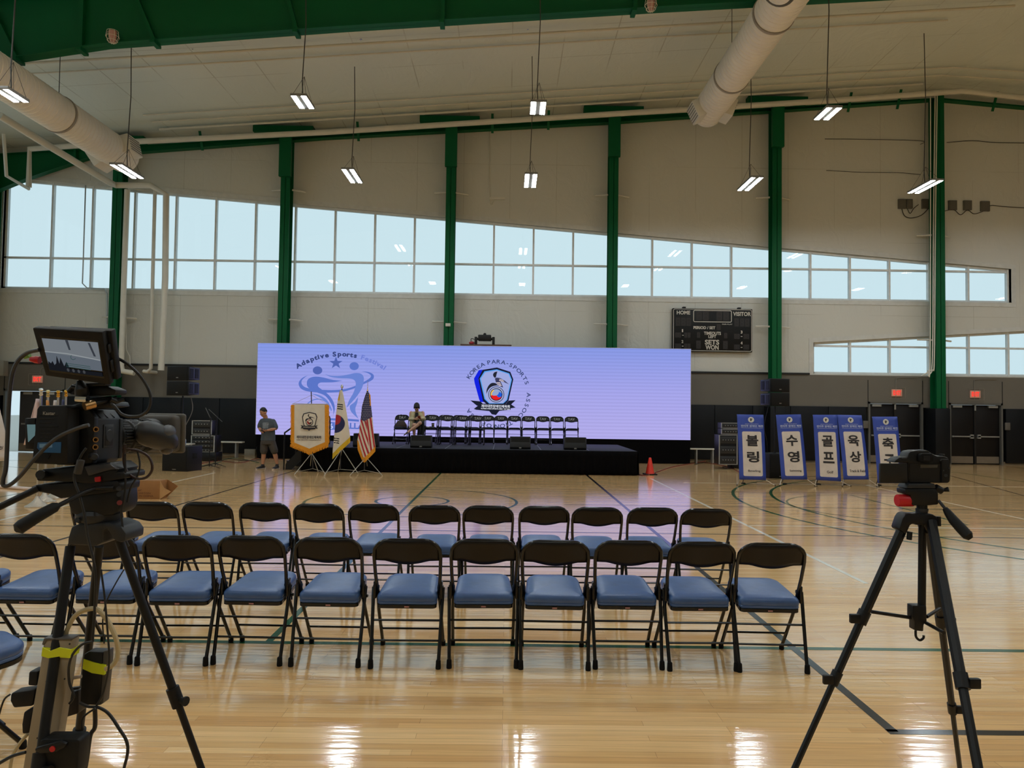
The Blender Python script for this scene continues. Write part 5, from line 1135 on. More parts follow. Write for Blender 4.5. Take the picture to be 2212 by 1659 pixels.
# ================================================================ FLAG GROUP AT THE LEFT
def flagpole(px, base_py, top_py, lab, cols, finial, cloth, bpx=None):
    f = G(bpx or px, base_py); zt = W(px, top_py, f.y).z; r = thing('indoor_flag', lab, 'flag', (W(px, top_py+60, f.y).x, f.y, 0), group='indoor flags behind the video camera')
    MB().lathe([(.17, 0), (.17, .012), (.13, .03), (.09, .06), (.05, .10), (.035, .13), (.022, .16)], n=24).build('flag_base', mat('embossed_silver', (196, 186, 170), .3, metal=.8, bump=(40, .8, .02)), r)
    MB().cyl((0, 0, .12), (0, 0, zt-.1), .017, n=14).build('flag_pole', finial if finial == CHROME else STEEL, r); MB().lathe([(.02, -.12), (.03, -.1), (.018, -.09), (.028, -.07), (.014, -.06), (.032, -.03), (.028, -.008), (.008, 0)], (0, 0, zt), 14).build('finial', finial, r)
    MB().grid(lambda u, v: Vector(((-.02-(cloth*(.25+.75*v))*u if cloth > 0 else -.01-cloth*(.25+.75*v)*u), -.02+.03*sin(u*9+v), zt-.17-(zt-1.12)*v)), 18, 10).build('flag_cloth', cols, r, solid=.003)
flagpole(87, 1094, 838, 'pinkish white indoor flag on the tallest silver pole', mat('pink_white_cloth', (206, 184, 182), .6), CHROME, .20, 84)
flagpole(102, 1084, 842, 'orange and white indoor flag on the second pole', mat('orange_cloth', (190, 130, 60), .6), mat('pale_gold', (196, 180, 130), .25, metal=.9), -.10, 100)
flagpole(124, 1076, 843, 'white indoor flag on the third pole', mat('white_flag_cloth', (205, 198, 196), .6), GOLDM, .16, 113)
flagpole(141, 1070, 842, 'dark blue indoor flag on the fourth, gold topped pole', mat('navy_flag_cloth', (70, 76, 110), .6), GOLDM, .12, 136)
f = G(2, 1092); zt = W(-6, 834, f.y).z; r = thing('indoor_flag', 'white indoor flag with dark lettering cut by the left edge', 'flag', (W(-9, 900, f.y).x, f.y, 0), group='indoor flags behind the video camera')
MB().lathe([(.15, 0), (.15, .012), (.12, .03), (.08, .06), (.05, .10), (.022, .16)], n=24).build('flag_base', mat('embossed_silver', (196, 186, 170), .3, metal=.8, bump=(40, .8, .02)), r); MB().cyl((0, 0, .12), (0, 0, zt), .017, n=14).build('flag_pole', STEEL, r); MB().lathe([(.02, -.12), (.03, -.07), (.02, -.05), (.03, -.02), (.008, 0)], (0, 0, zt+.02), 14).build('finial', GOLDM, r)
MB().grid(lambda u, v: Vector((.02+(.16*min(1, v*1.6+.1))*u-.30*(1-u)*v, -.03+.02*sin(u*8), zt-.25-(zt-.90)*v*(1-.05*u))), 14, 12).build('flag_cloth', mat('white_flag_cloth', (205, 198, 196), .6), r, solid=.003)
mb = MB(); text_box(mb, 'ggi', (.11, -.056, zt-.95), .11, .075, Vector((.9, 0, -.4)), Vector((.4, 0, .9)), bold=.01); mb.build('flag_lettering', FK, r, smooth=False)
# ================================================================ VIDEO CAMERA RIG (left foreground)
def A(x, y): return (x/5.53, y/5.53+700)
def B(x, y): return (x/6.9125, y/6.9125+960)
def Cz(x, y): return (x/2.866, y/2.866+1080)
def D(x, y): return (x/5.947, y/5.947+1380)
class RIG:
    def __init__(s, root, Y): s.r = root; s.Y = Y; s.O = Vector(root.location)
    def P(s, q, dy=0.0): return W(q[0], q[1], s.Y+dy)-s.O
    def slab(s, name, poly, d0, d1, m, parent=None, bevel=.003, smooth=True):
        vs = [s.P(q, d0) for q in poly]; n = len(vs); f = Vector((0, d1-d0, 0)); mb = MB()
        mb.add(vs+[v+f for v in vs], [tuple(range(n)), tuple(range(2*n-1, n-1, -1))]+[(i, i+n, (i+1) % n+n, (i+1) % n) for i in range(n)])
        return mb.build(name, m, parent or s.r, bevel=bevel, smooth=smooth)
    def rod(s, name, pts, r, m, parent=None, n=10, rr=None, sm=False):
        P = [s.P(q[:2], q[2] if len(q) > 2 else 0) for q in pts]
        if sm: P = smooth_path(P, 8)
        return MB().tube(P, r, n, rr=rr).build(name, m, parent or s.r)
SLATE = mat('slate_camera_body', (34, 38, 44), .5, spec=.35, noise=(60, .05)); DGREY = mat('dark_grey_plastic', (20, 20, 20), .55, spec=.3, noise=(50, .08)); GREYM = mat('grey_cast_metal', (40, 42, 45), .5, metal=.2); BRASS = mat('brass', (190, 150, 100), .3, metal=1)
MCAB = mat('black_cable', (20, 20, 20), .45)
Yc = 1.9
c0 = W(160, 1000, Yc+.06); cam_r = thing('video_camera', 'black video camera rig with battery, top monitor and lens on a tripod at the left', 'camera', c0); K = RIG(cam_r, Yc)
# battery
bt_ = K.slab('battery', [(79, 884), (84, 876), (140, 875), (146, 882), (146, 1002), (70, 1001), (69, 992)], 0, .055, DGREY, bevel=.004)
for k in range(7): K.slab('battery_rib', [A(470+k*2, 1085+k*45), A(690-(k % 3)*40, 1082+k*45), A(690-(k % 3)*40, 1090+k*45), A(470+k*2, 1093+k*45)], -.001, .0, mat('rib_dark', (22, 22, 23), .5), bt_, bevel=0)
K.slab('battery_label', [A(450, 1415), A(730, 1410), A(724, 1540), A(490, 1535), A(442, 1480)], -.0015, .0, mat('battery_blue_label', (34, 88, 136), .5), bt_, bevel=0)
K.slab('label_print', [A(470, 1432), A(625, 1428), A(622, 1475), A(470, 1478)], -.002, -.0015, mat('label_print', (110, 150, 186), .5), bt_, bevel=0)
K.slab('charge_arrow', [A(540, 1555), A(605, 1553), A(572, 1615)], -.0015, 0, BLACK, bt_, bevel=0)
mb = MB(); text_box(mb, 'Kastar', K.P(A(586, 1066), -.002), 145/5.53*Yc/FPX, None, bold=.02); mb.build('battery_lettering', mat('battery_print', (150, 146, 138), .5), bt_, smooth=False)
# body
K.slab('battery_plate', [(84, 880), (158, 880), (160, 1004), (76, 1002)], .055, .075, BLACK)
x0_, x1_ = -1.235, -1.118; O = c0
mb = MB(); mb.T = Matrix.Translation(-O); mb.prism([(x0_, 1.462), (x0_+.012, 1.450), (x1_-.012, 1.450), (x1_, 1.462), (x1_, 1.575), (x1_-.018, 1.600), (x0_+.018, 1.600), (x0_, 1.575)], 'y', 1.975, 2.105); body = mb.build('camera_body', SLATE, cam_r, bevel=.004)
mb = MB(); mb.T = Matrix.Translation(-O); mb.prism([(x0_-.002, 1.455), (x1_+.002, 1.455), (x1_+.002, 1.58), (x1_-.014, 1.603), (x0_+.014, 1.603), (x0_-.002, 1.58)], 'y', 1.965, 1.985); mb.build('body_frame', BLACK, body, bevel=.003); mb = MB(); mb.T = Matrix.Translation(-O); mb.prism([(x0_, 1.46), (x1_+.003, 1.46), (x1_+.003, 1.575), (x0_, 1.575)], 'y', 2.095, 2.112); mb.build('lens_mount', BLACK, body, bevel=.003)
def side(name, y0, y1, z0, z1, m, t=.003, par=None):
    mb = MB(); mb.T = Matrix.Translation(-O); mb.box(x1_-.001, x1_+t, y0, y1, z0, z1); return mb.build(name, m, par or body, bevel=.0012)
side('side_panel', 2.012, 2.062, 1.495, 1.560, GREYM); side('side_inset', 2.017, 2.057, 1.500, 1.555, BLACK, .0042)
mb = MB(); mb.T = Matrix.Translation(-O); mb.lathe([(.001, .006), (.016, .006), (.018, .004), (.018, 0)], (x1_, 2.037, 1.528), 24, (1, 0, 0)); mb.build('side_dial', GREYM, body)
for zq in (1.575, 1.555): pass
for yy in (1.995, 2.03, 2.065):
    mb = MB(); mb.T = Matrix.Translation(-O); mb.add([(x1_-.012, yy, 1.592), (x1_-.012, yy+.014, 1.592), (x1_+.001, yy+.007, 1.578), (x1_-.018, yy+.007, 1.578)], [(0, 1, 2), (0, 2, 3), (1, 3, 2), (0, 3, 1)]); mb.build('top_notch', BLACK, body, smooth=False)
for zz_, nm in ((1.548, 0), (1.520, 0), (1.500, 0)):
    mb = MB(); mb.T = Matrix.Translation(-O); mb.lathe([(.0075, 0), (.0075, .012), (.0045, .012), (.0045, .002)], (x1_-.002, 1.973, zz_), 16, (.75, -.65, 0)); mb.build('video_socket', BRASS, body)
mb = MB(); mb.T = Matrix.Translation(-O); mb.lathe([(.011, 0), (.011, .02), (.008, .024)], (x1_-.004, 1.970, 1.474), 16, (.7, -.7, 0)); mb.build('power_plug', GREYM, body)
# side display
q = K.slab('side_display', [A(292, 1125), A(420, 1120), A(420, 1500), A(300, 1492)], .05, .065, BLACK); K.slab('display_glass', [A(322, 1200), A(418, 1200), A(418, 1420), A(335, 1410)], .0485, .05, emis('display_green', (92, 118, 120), .8), q, bevel=0)
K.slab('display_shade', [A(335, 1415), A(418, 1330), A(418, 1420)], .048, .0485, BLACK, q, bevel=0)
# lens
ax = Vector((.21, .978, .0)).normalized(); L0 = Vector((-1.172, 2.105, 1.520))-O; side_ = Vector((ax.y, -ax.x, 0))
lens = MB().lathe([(.036, 0), (.040, .01), (.040, .03), (.046, .035), (.046, .075), (.050, .08), (.050, .13), (.047, .135), (.047, .17), (.052, .175), (.052, .21)], L0, 28, ax).build('lens_barrel', BLACK, cam_r)
mb = MB()
for h0 in (.04, .09, .145):
    for k in range(36): a = 2*pi*k/36; u = side_*cos(a)+Vector((0, 0, 1))*sin(a); mb.cyl(L0+ax*h0+u*.0495, L0+ax*(h0+.028)+u*.0495, .0018, n=4)
mb.build('focus_teeth', DGREY, lens)
R_ = Matrix((side_, ax, Vector((0, 0, 1)))).transposed()
mb = MB(); mb.cbox(L0+ax*.245+Vector((0, 0, .004)), (.132, .05, .118), R_); mb.build('lens_hood', mat('hood_grey', (66, 62, 56), .6), cam_r, bevel=.016, seg=3)
mb = MB(); mb.cbox(L0+ax*.275+Vector((0, 0, .004)), (.142, .02, .128), R_); mb.build('hood_rim', mat('hood_rim', (84, 80, 72), .6), cam_r, bevel=.009, seg=3)
mb = MB()
g0 = L0+side_*.058+ax*.075
for t, rx, rz, dz in [(0, .014, .03, .012), (.03, .026, .042, .010), (.07, .033, .046, .004), (.115, .034, .044, -.004), (.15, .028, .038, -.012), (.175, .014, .02, -.022)]:
    pass
prof = [(-.012, .003, .008, .012), (-.006, .010, .022, .012), (.012, .018, .034, .011), (.04, .024, .040, .008), (.08, .028, .042, .0), (.12, .030, .040, -.010), (.150, .025, .033, -.018), (.166, .015, .022, -.024), (.172, .004, .006, -.027)]; n = 16; vs = []; fs = []
for t, rx, rz_, dz in prof: vs += [g0+ax*t+side_*(rx*cos(2*pi*j/n))+Vector((0, 0, dz+rz_*sin(2*pi*j/n))) for j in range(n)]
for i in range(len(prof)-1): fs += [(i*n+j, i*n+(j+1) % n, (i+1)*n+(j+1) % n, (i+1)*n+j) for j in range(n)]
fs += [tuple(range(n)), tuple(range((len(prof)-1)*n, len(prof)*n))[::-1]]
grip = mb.add(vs, fs).build('zoom_grip', mat('glossy_black', (16, 15, 15), .38), cam_r)
mb = MB(); mb.ball(g0+ax*.118+side_*.012+Vector((0, 0, .012)), (.018, .042, .022), 16); mb.build('rocker_plate', mat('grip_grey', (70, 72, 76), .4), grip)
mb = MB(); mb.ball(g0+ax*.13+Vector((0, 0, -.042)), (.018, .032, .019), 16); mb.build('motor_housing', mat('grip_brown', (56, 50, 44), .3), grip)
# top rig: cheese plate, rods with brass ends, ball joint
K.slab('top_plate', [(152, 876), (182, 868), (240, 868), (244, 878), (200, 884), (160, 886)], .06, .15, BLACK); K.slab('top_handle', [(150, 852), (156, 830), (172, 826), (196, 836), (230, 834), (250, 842), (248, 852), (190, 856)], .05, .11, BLACK)
K.rod('arm_rod', [(188, 866, .03), (215, 863, .05), (238, 860, .07)], .006, DGREY); K.rod('arm_rod', [(200, 872, .02), (222, 867, .05), (250, 860, .09)], .006, DGREY)
K.rod('brass_sleeve', [(182, 878, 0), (204, 872, .02)], .0115, BRASS); K.rod('rod_clamp', [(166, 862, .02), (190, 863, .02)], .011, CHROME); K.rod('wing_lever', [(236, 862, .06), (252, 868, .08), (268, 863, .09)], .004, BLACK, rr=[.009, .006, .004])
K.rod('ball_joint', [(172, 822, .02), (176, 838, .02), (178, 850, .03), (176, 862, .04)], .01, BLACK, rr=[.007, .016, .018, .012], n=14); K.rod('joint_stem', [(171, 815, .02), (173, 828, .02)], .0055, CHROME)
K.rod('wing_lever', [(150, 845, .04), (158, 836, .03), (168, 838, .03)], .007, BLACK); K.rod('red_grip_tape', [(222, 822, .05), (240, 818, .05)], .008, REDP); K.slab('monitor_mount', [(160, 828), (228, 826), (226, 834), (162, 836)], .03, .06, BLACK)
# monitor
TL, TR, BR, BL = K.P((69, 708), -.05), K.P((221, 717), -.05), K.P((238, 832), .0), K.P((98, 812), .0); nrm = (TR-TL).cross(BL-TL).normalized(); nrm = nrm if nrm.y > 0 else -nrm
def quadbox(name, q, d0, d1, m, parent, bevel=.003):
    mb = MB(); vs = [p+nrm*d0 for p in q]+[p+nrm*d1 for p in q]; mb.add(vs, [(0, 1, 2, 3), (7, 6, 5, 4), (0, 4, 5, 1), (1, 5, 6, 2), (2, 6, 7, 3), (3, 7, 4, 0)]); return mb.build(name, m, parent, bevel=bevel)
mon = quadbox('monitor', [TL, TR, BR, BL], 0, .022, mat('monitor_black', (20, 18, 17), .55, spec=.3), cam_r, .004)
def mq(u, v): return TL*(1-u)*(1-v)+TR*u*(1-v)+BL*(1-u)*v+BR*u*v
quadbox('monitor_back', [mq(.10, .05), mq(1.06, .02), mq(1.05, .95), mq(.14, .96)], .022, .045, mat('monitor_black', (20, 18, 17), .55, spec=.3), mon)
u0, u1, v0, v1 = .105, .915, .185, .865
def mpoly(name, uv, m, off): mb = MB(); mb.add([mq(u0+(u1-u0)*u, v0+(v1-v0)*v)+nrm*(-off) for u, v in uv], [tuple(range(len(uv)))]); return mb.build(name, m, mon, smooth=False)
mpoly('monitor_glass', [(-.02, -.05), (1.02, -.03), (1.02, 1.03), (-.02, 1.04)], mat('screen_black', (10, 11, 13), .2), .0006); mpoly('monitor_picture', [(.0, .02), (1, .02), (1, .82), (0, .82)], emis('mon_pic', (118, 124, 130), .85), .0012); mpoly('monitor_picture', [(0, .42), (1, .52), (1, .82), (0, .82)], emis('mon_pic2', (98, 106, 116), .85), .0018)
mpoly('monitor_picture', [(0, .40), (.4, .40), (1, .50), (1, .53), (.4, .43), (0, .43)], emis('mon_bright', (150, 156, 160), .85), .0022); mpoly('monitor_picture', [(.42, .02), (.47, .02), (.485, .30), (.45, .30)], emis('mon_dark', (58, 62, 70), .8), .0022); mpoly('monitor_picture', [(.82, .05), (.86, .05), (.93, .42), (.89, .42)], emis('mon_dark', (58, 62, 70), .8), .0022)
mpoly('monitor_picture', [(0, .82), (.02, .70), (.06, .76), (.10, .68), (.12, .8), (.16, .74), (.20, .50), (.22, .74), (.26, .55), (.30, .8), (.36, .66), (.40, .86), (1, .86), (1, .97), (0, .97)], emis('mon_low', (26, 28, 33), .8), .0026)
for k in range(4): mpoly('monitor_button', [(.36+.10*k+.025*cos(a), .9+.05*sin(a)) for a in [2*pi*i/12 for i in range(12)]], emis('mon_btn', (70, 72, 76), .8), .0032)
mb = MB(); c = mq(.52, .52)+nrm*(-.0034); ring(mb, c, .006, .0072, radians(60), radians(330), 20); 
for k in range(3): pp = mq(.38, .655+.035*k)+nrm*(-.0032); qq = mq(.75, .67+.035*k)+nrm*(-.0032); mb.add([pp, qq, qq+Vector((0, 0, -.0012)), pp+Vector((0, 0, -.0012))], [(0, 1, 2, 3)])
mb.build('monitor_picture', emis('mon_teal', (40, 78, 76), .8), mon, smooth=False)
quadbox('monitor_port', [mq(1.0, .25), mq(1.03, .25), mq(1.03, .42), mq(1.0, .42)], .01, .03, BLACK, mon); quadbox('monitor_port', [mq(1.0, .55), mq(1.03, .55), mq(1.03, .78), mq(1.0, .78)], .01, .03, BLACK, mon)
K.rod('red_cable_plug', [(66, 776, .0), (78, 777, .0), (86, 778, .0)], .010, REDP, mon, rr=[.006, .010, .010]); K.rod('green_tape', [(52, 770, 0), (64, 767, 0)], .007, mat('lime_tape', (120, 170, 80), .6), mon)

# tripod of the video camera
t0 = W(213, 1150, 2.0); trp = thing('camera_tripod', 'black video tripod with grey bowl and long pan handle carrying the large camera', 'tripod', (t0.x, 2.0, 0)); K2 = RIG(trp, 2.0)
K2.slab('camera_plate', [B(540, 520), B(560, 420), B(640, 370), B(1240, 330), B(1380, 300), B(1640, 275), B(1765, 370), B(1735, 425), B(1830, 415), B(1870, 440), B(1860, 510), B(1500, 575), B(1360, 600), B(1100, 560), B(560, 545)], -.05, .06, BLACK, bevel=.003)
K2.rod('plate_tube', [B(600, 450)+(-.07,), B(700, 455)+(-.03,)], .012, GREYM); K2.slab('plate_rail', [B(1260, 330), B(1640, 290), B(1740, 370), B(1640, 380), B(1320, 470)], -.055, -.05, mat('rail_grey', (50, 50, 54), .4), bevel=.001)
K2.slab('red_lock', [B(1400, 490), B(1490, 478), B(1496, 560), B(1410, 565)], -.058, -.05, REDP)
K2.slab('head_top', [B(465, 690), B(460, 630), B(550, 600), B(1750, 540), B(1790, 600), B(1780, 700), B(1180, 780), B(900, 810), B(740, 740)], -.05, .06, BLACK, bevel=.004)
K2.slab('head_body', [B(1010, 800), B(1780, 620), B(1790, 900), B(1760, 1010), B(1680, 1060), B(1280, 1100), B(1060, 1040), B(1010, 900)], -.045, .055, BLACK, bevel=.008)
for y_ in (660, 745): K2.rod('drag_ring', [B(1775, y_)+(-.04,), B(1775, y_)+(-.052,)], .0065, GREYM)
K2.rod('drag_ring', [B(1785, 870)+(-.04,), B(1785, 870)+(-.052,)], .0068, mat('dull_red', (120, 40, 40), .5)); K2.rod('lock_knob', [B(1150, 1130)+(-.06,), B(1230, 1130)+(-.04,)], .007, GREYM)
bc = K2.P(B(1470, 1080)); MB().lathe([(.048, .02), (.056, .01), (.056, -.004), (.050, -.012), (.040, -.02)], bc, 28).build('levelling_bowl', GREYM, trp)
K2.slab('tripod_shoulder', [B(1060, 1230), B(1180, 1185), B(1640, 1170), B(1810, 1230), B(1880, 1330), B(1870, 1450), B(1780, 1470), B(1690, 1420), B(1600, 1270), B(1540, 1290), B(1530, 1470), B(1440, 1520), B(1080, 1500), B(1000, 1520), B(1010, 1400)], -.05, .05, GREYM, bevel=.007)
K2.rod('pan_handle', [B(1700, 650)+(-.06,), B(1420, 655)+(-.07,), B(1250, 720)+(-.10,), B(860, 920)+(-.16,)], .006, BLACK)
K2.rod('handle_grip', [B(880, 905)+(-.16,), B(820, 935)+(-.165,), B(550, 1080)+(-.19,), B(330, 1215)+(-.21,), B(270, 1265)+(-.215,), B(238, 1285)+(-.22,)], .016, DGREY, rr=[.007, .013, .0155, .0165, .0155, .006], n=16)
K2.rod('arm_bar', [B(560, 660)+(-.05,), B(0, 930)+(-.10,), B(-300, 1080)+(-.12,)], .009, BLACK)
def legline(P0, Q_): d = Q_-P0; t = (0.0-(P0.z))/d.z; return P0+d*t
def tri_leg(K, top, q, secs, name='leg'):
    """top, q: (px,py,dy); secs: [(t0,t1,r)...] fractions of the leg; collars between"""
    P0 = K.P(top[:2], top[2]); Q_ = K.P(q[:2], q[2]); F = legline(P0, Q_); F.z = .01; lg = None
    for i, (a, b, rr) in enumerate(secs):
        mb = MB(); mb.cyl(P0+(F-P0)*a, P0+(F-P0)*b, rr, n=12); o = mb.build(name if i == 0 else 'leg_section', BLACK, K.r if i == 0 else lg); lg = lg or o
        if i: mb = MB(); p = P0+(F-P0)*a; d = (F-P0).normalized(); mb.cyl(p-d*.035, p+d*.02, rr+.008, n=12); mb.build('leg_collar', DGREY, lg); mb = MB(); s = Vector((1, -.4, 0)).normalized(); mb.cyl(p+s*.01, p+s*(rr+.022), .009, n=10); mb.cyl(p+s*(rr+.02), p+s*(rr+.026), .013, n=10); mb.build('collar_knob', DGREY, lg)
    MB().ball(F+Vector((0, 0, .01)), (.02, .02, .016), 10).build('rubber_foot', RUBBER, lg); return lg
tri_leg(K2, (258, 1168, 0), (433, 1659, .06), [(0, .36, .0115), (.36, .62, .0095), (.62, 1, .0075)])
tri_leg(K2, (152, 1180, -.02), (94, 1596, -.16), [(0, .42, .0125), (.42, .65, .011), (.65, 1, .009)])
tri_leg(K2, (214, 1180, .02), (170, 1596, .14), [(0, .48, .0115), (.48, .65, .0095), (.65, 1, .0075)])
# things strapped to the tripod
BEIGE = mat('beige_plastic', (150, 138, 118), .5, noise=(14, .06)); YEL = mat('neon_yellow_tape', (206, 214, 20), .6)
Y3 = 1.90
def item(name, label, cat, px, py, Y): o = thing(name, label, cat, W(px, py, Y)); return o, RIG(o, Y)
o, K3 = item('power_strip', 'long beige power strip taped to the near tripod leg', 'power strip', 100, 1500, Y3)
K3.slab('strip_body', [D(560, 0), D(935, 0), D(850, 620), D(740, 1290), D(690, 1700), D(280, 1700), D(420, 850), D(500, 400)], .0, .035, BEIGE, bevel=.006); K3.slab('strip_end', [D(532, 70), D(560, -10), D(930, -10), D(925, 20), D(600, 20), D(548, 90)], -.003, .032, mat('grey_end_cap', (84, 80, 78), .5))
for q in ((895, 66), (830, 515), (596, 548), (720, 1230), (482, 1275)): K3.rod('screw', [D(*q)+(-.002,), D(*q)+(.002,)], .0022, BLACK)
K3.slab('yellow_tape', [D(545, 110), D(640, 158), D(760, 112), D(915, 140), D(895, 248), D(770, 225), D(620, 250), D(530, 222)], -.075, -.072, YEL, bevel=0); K3.slab('yellow_tape', [D(548, 112), D(915, 142), D(895, 248), D(530, 224)], -.004, .037, YEL, bevel=0)
for pts, lab in [([(365, 420), (480, 418), (470, 610), (352, 606)], 'small black plug adapter at the upper side of the beige power strip'), ([(135, 700), (180, 690), (455, 650), (410, 870), (170, 892), (125, 800)], 'wide black plug adapter left of the beige power strip'), ([(300, 940), (420, 900), (370, 1220), (280, 1230), (275, 1100)], 'lowest black plug adapter beside the beige power strip')]:
    cx_, cy_ = sum(p[0] for p in pts)/len(pts), sum(p[1] for p in pts)/len(pts); q = D(cx_, cy_); o, K4 = item('plug_adapter', lab, 'adapter', q[0], q[1], Y3); o['group'] = 'plug adapters on the power strip'
    K4.slab('adapter_body', [D(*p) for p in pts], .0, .04, DGREY, bevel=.005); K4.slab('adapter_pins', [D(pts[1][0]-6, cy_-20), D(pts[1][0]+12, cy_-20), D(pts[1][0]+12, cy_+20), D(pts[1][0]-6, cy_+20)], .01, .02, GREYM, bevel=0)
o, K4 = item('power_supply', 'black power supply block with neon yellow tape on the middle tripod leg', 'power supply', 203, 1470, 1.95)
K4.slab('supply_body', [D(1075, 200), D(1140, 160), D(1320, 170), D(1280, 860), D(1020, 850), D(1040, 500)], .0, .035, BLACK, bevel=.004); K4.slab('supply_side', [D(1310, 165), D(1385, 150), D(1380, 300), D(1325, 830), D(1270, 862)], .004, .035, mat('supply_side', (74, 70, 66), .5)); K4.slab('yellow_tape', [D(1072, 265), D(1180, 300), D(1345, 345), D(1338, 465), D(1180, 440), D(1060, 385)], -.004, .036, YEL, bevel=0)
o, K4 = item('battery_charger', 'black box with a red ringed button strapped low on the camera tripod', 'charger', 125, 1630, 1.82)
K4.slab('charger_body', [D(500, 1310), D(560, 1290), D(980, 1290), D(1025, 1310), D(1000, 1640), D(990, 1760), D(470, 1760), D(480, 1640)], 0, .05, DGREY, bevel=.006); K4.slab('charger_lever', [D(440, 1410), D(560, 1370), D(760, 1320), D(850, 1350), D(830, 1400), D(720, 1460), D(520, 1480), D(445, 1450)], -.012, 0, BLACK, bevel=.004)
q = K4.P(D(678, 1412), -.012); mb = MB(); mb.lathe([(.0035, 0), (.0068, .0), (.0068, .003), (.0035, .003)], q, 20, (0, -1, 0)); mb.build('red_ring', REDP, o)
o, K4 = item('black_bracket', 'brown black slanting bracket box behind the beige power strip', 'bracket', 155, 1530, 2.0)
K4.slab('bracket_body', [D(830, 720), D(1010, 660), D(1010, 960), D(790, 1030)], 0, .05, mat('dark_brown_plastic', (30, 24, 20), .5), bevel=.004); K4.slab('bracket_arm', [D(830, 640), D(1010, 620), D(1010, 650), D(835, 672)], 0, .01, BLACK, bevel=0)
for k, (pts, rr, m, lab, Y) in enumerate([
    ([(84, 756), (60, 762), (40, 778), (27, 806), (20, 860), (16, 950), (13, 1010), (7, 1035), (8, 1049), (22, 1047), (45, 1027), (80, 985), (120, 948), (160, 928), (192, 918)], .0052, mat('dark_grey_cable', (50, 48, 48), .4), 'thick dark cable looping left of the video camera up to its monitor', 1.87),
    ([(243, 769), (275, 786), (305, 815), (324, 850), (322, 880), (306, 897), (282, 900), (262, 894), (248, 878), (240, 872)], .0042, MCAB, 'black cable arching from the monitor over the camera lens', 1.93),
    ([(270, 960), (268, 1000), (280, 1025), (300, 1034), (318, 1030), (329, 1012), (322, 988), (300, 974), (276, 970)], .0036, mat('dark_red_cable', (44, 22, 18), .4), 'dark cable loop hanging under the camera lens', 1.98),
    ([(296, 972), (302, 1000), (298, 1025), (282, 1055), (275, 1085)], .0024, MCAB, 'thin black cable falling from the lens loop to the chairs', 1.98),
    ([(270, 980), (271, 1040), (268, 1080), (262, 1110), (270, 1160), (278, 1180)], .0028, MCAB, 'thin black cable hanging down behind the tripod head', 1.96),
    ([(186, 968), (172, 990), (160, 1030), (172, 1070), (182, 1110), (190, 1160), (205, 1230), (205, 1300), (200, 1386)], .0034, MCAB, 'black power cable running down the front of the tripod head', 1.90),
    ([(137, 1405), (138, 1380), (150, 1350), (165, 1328), (190, 1316), (212, 1318), (235, 1345), (252, 1385), (254, 1415), (245, 1435), (228, 1446)], .0062, mat('cream_cable', (186, 170, 132), .5), 'thick cream power cable arching between strip and power supply', 1.93),
    ([(200, 1386), (178, 1392), (158, 1412), (149, 1440), (150, 1475), (160, 1503), (150, 1520)], .0032, MCAB, 'black cable looping from the middle leg behind the power strip', 1.88),
    ([(218, 1230), (226, 1290), (232, 1360), (236, 1420), (232, 1460), (222, 1500), (208, 1525)], .0026, MCAB, 'thin black cable hanging beside the middle tripod leg', 1.90),
    ([(268, 1230), (250, 1260), (230, 1300), (222, 1340), (225, 1390)], .0018, MCAB, 'very thin black wire between the two right tripod legs', 1.96),
    ([(172, 1518), (190, 1526), (212, 1528), (235, 1542), (258, 1575), (272, 1598), (276, 1622), (268, 1659), (250, 1720)], .0040, MCAB, 'black cable curling down over the bright floor at the tripod', 1.90),
    ([(205, 1530), (205, 1570), (195, 1590), (186, 1650), (172, 1720)], .0056, MCAB, 'thick black cable bundle dropping beside the middle leg', 1.91),
    ([(206, 1530), (180, 1550), (178, 1580), (185, 1620), (184, 1660)], .0026, MCAB, 'thin black cable crossing the middle leg near the charger', 1.89),
    ([(55, 1625), (30, 1632), (10, 1642), (-20, 1660)], .0042, MCAB, 'black cable leaving the power strip at the lower left corner', 1.86),
    ([(60, 1585), (40, 1610), (25, 1640), (18, 1700)], .0044, mat('cream_cable', (186, 170, 132), .5), 'cream cable falling from the lowest plug adapter', 1.92),
    ([(22, 1500), (10, 1510), (2, 1530), (-6, 1560)], .0024, MCAB, 'thin black cable from the wide plug adapter to the left edge', 1.9),
    ([(145, 1468), (160, 1464), (176, 1461)], .0045, mat('pale_cable', (170, 158, 150), .5), 'short pale cable between power strip and power supply', 1.93)]):
    tag(MB().tube(smooth_path([W(a, b, Y) for a, b in pts], 8), rr, 8).build('cable', m), lab, 'cable')
q = [W(*B(1210, 230), 1.89), W(*B(1160, 440), 1.89)]; tag(MB().cyl(q[0], q[1], .0095, n=14).build('cable_filter', mat('ferrite_grey', (48, 46, 44), .5), bevel=.002), 'grey cylinder filter block on the cable under the video camera', 'filter')

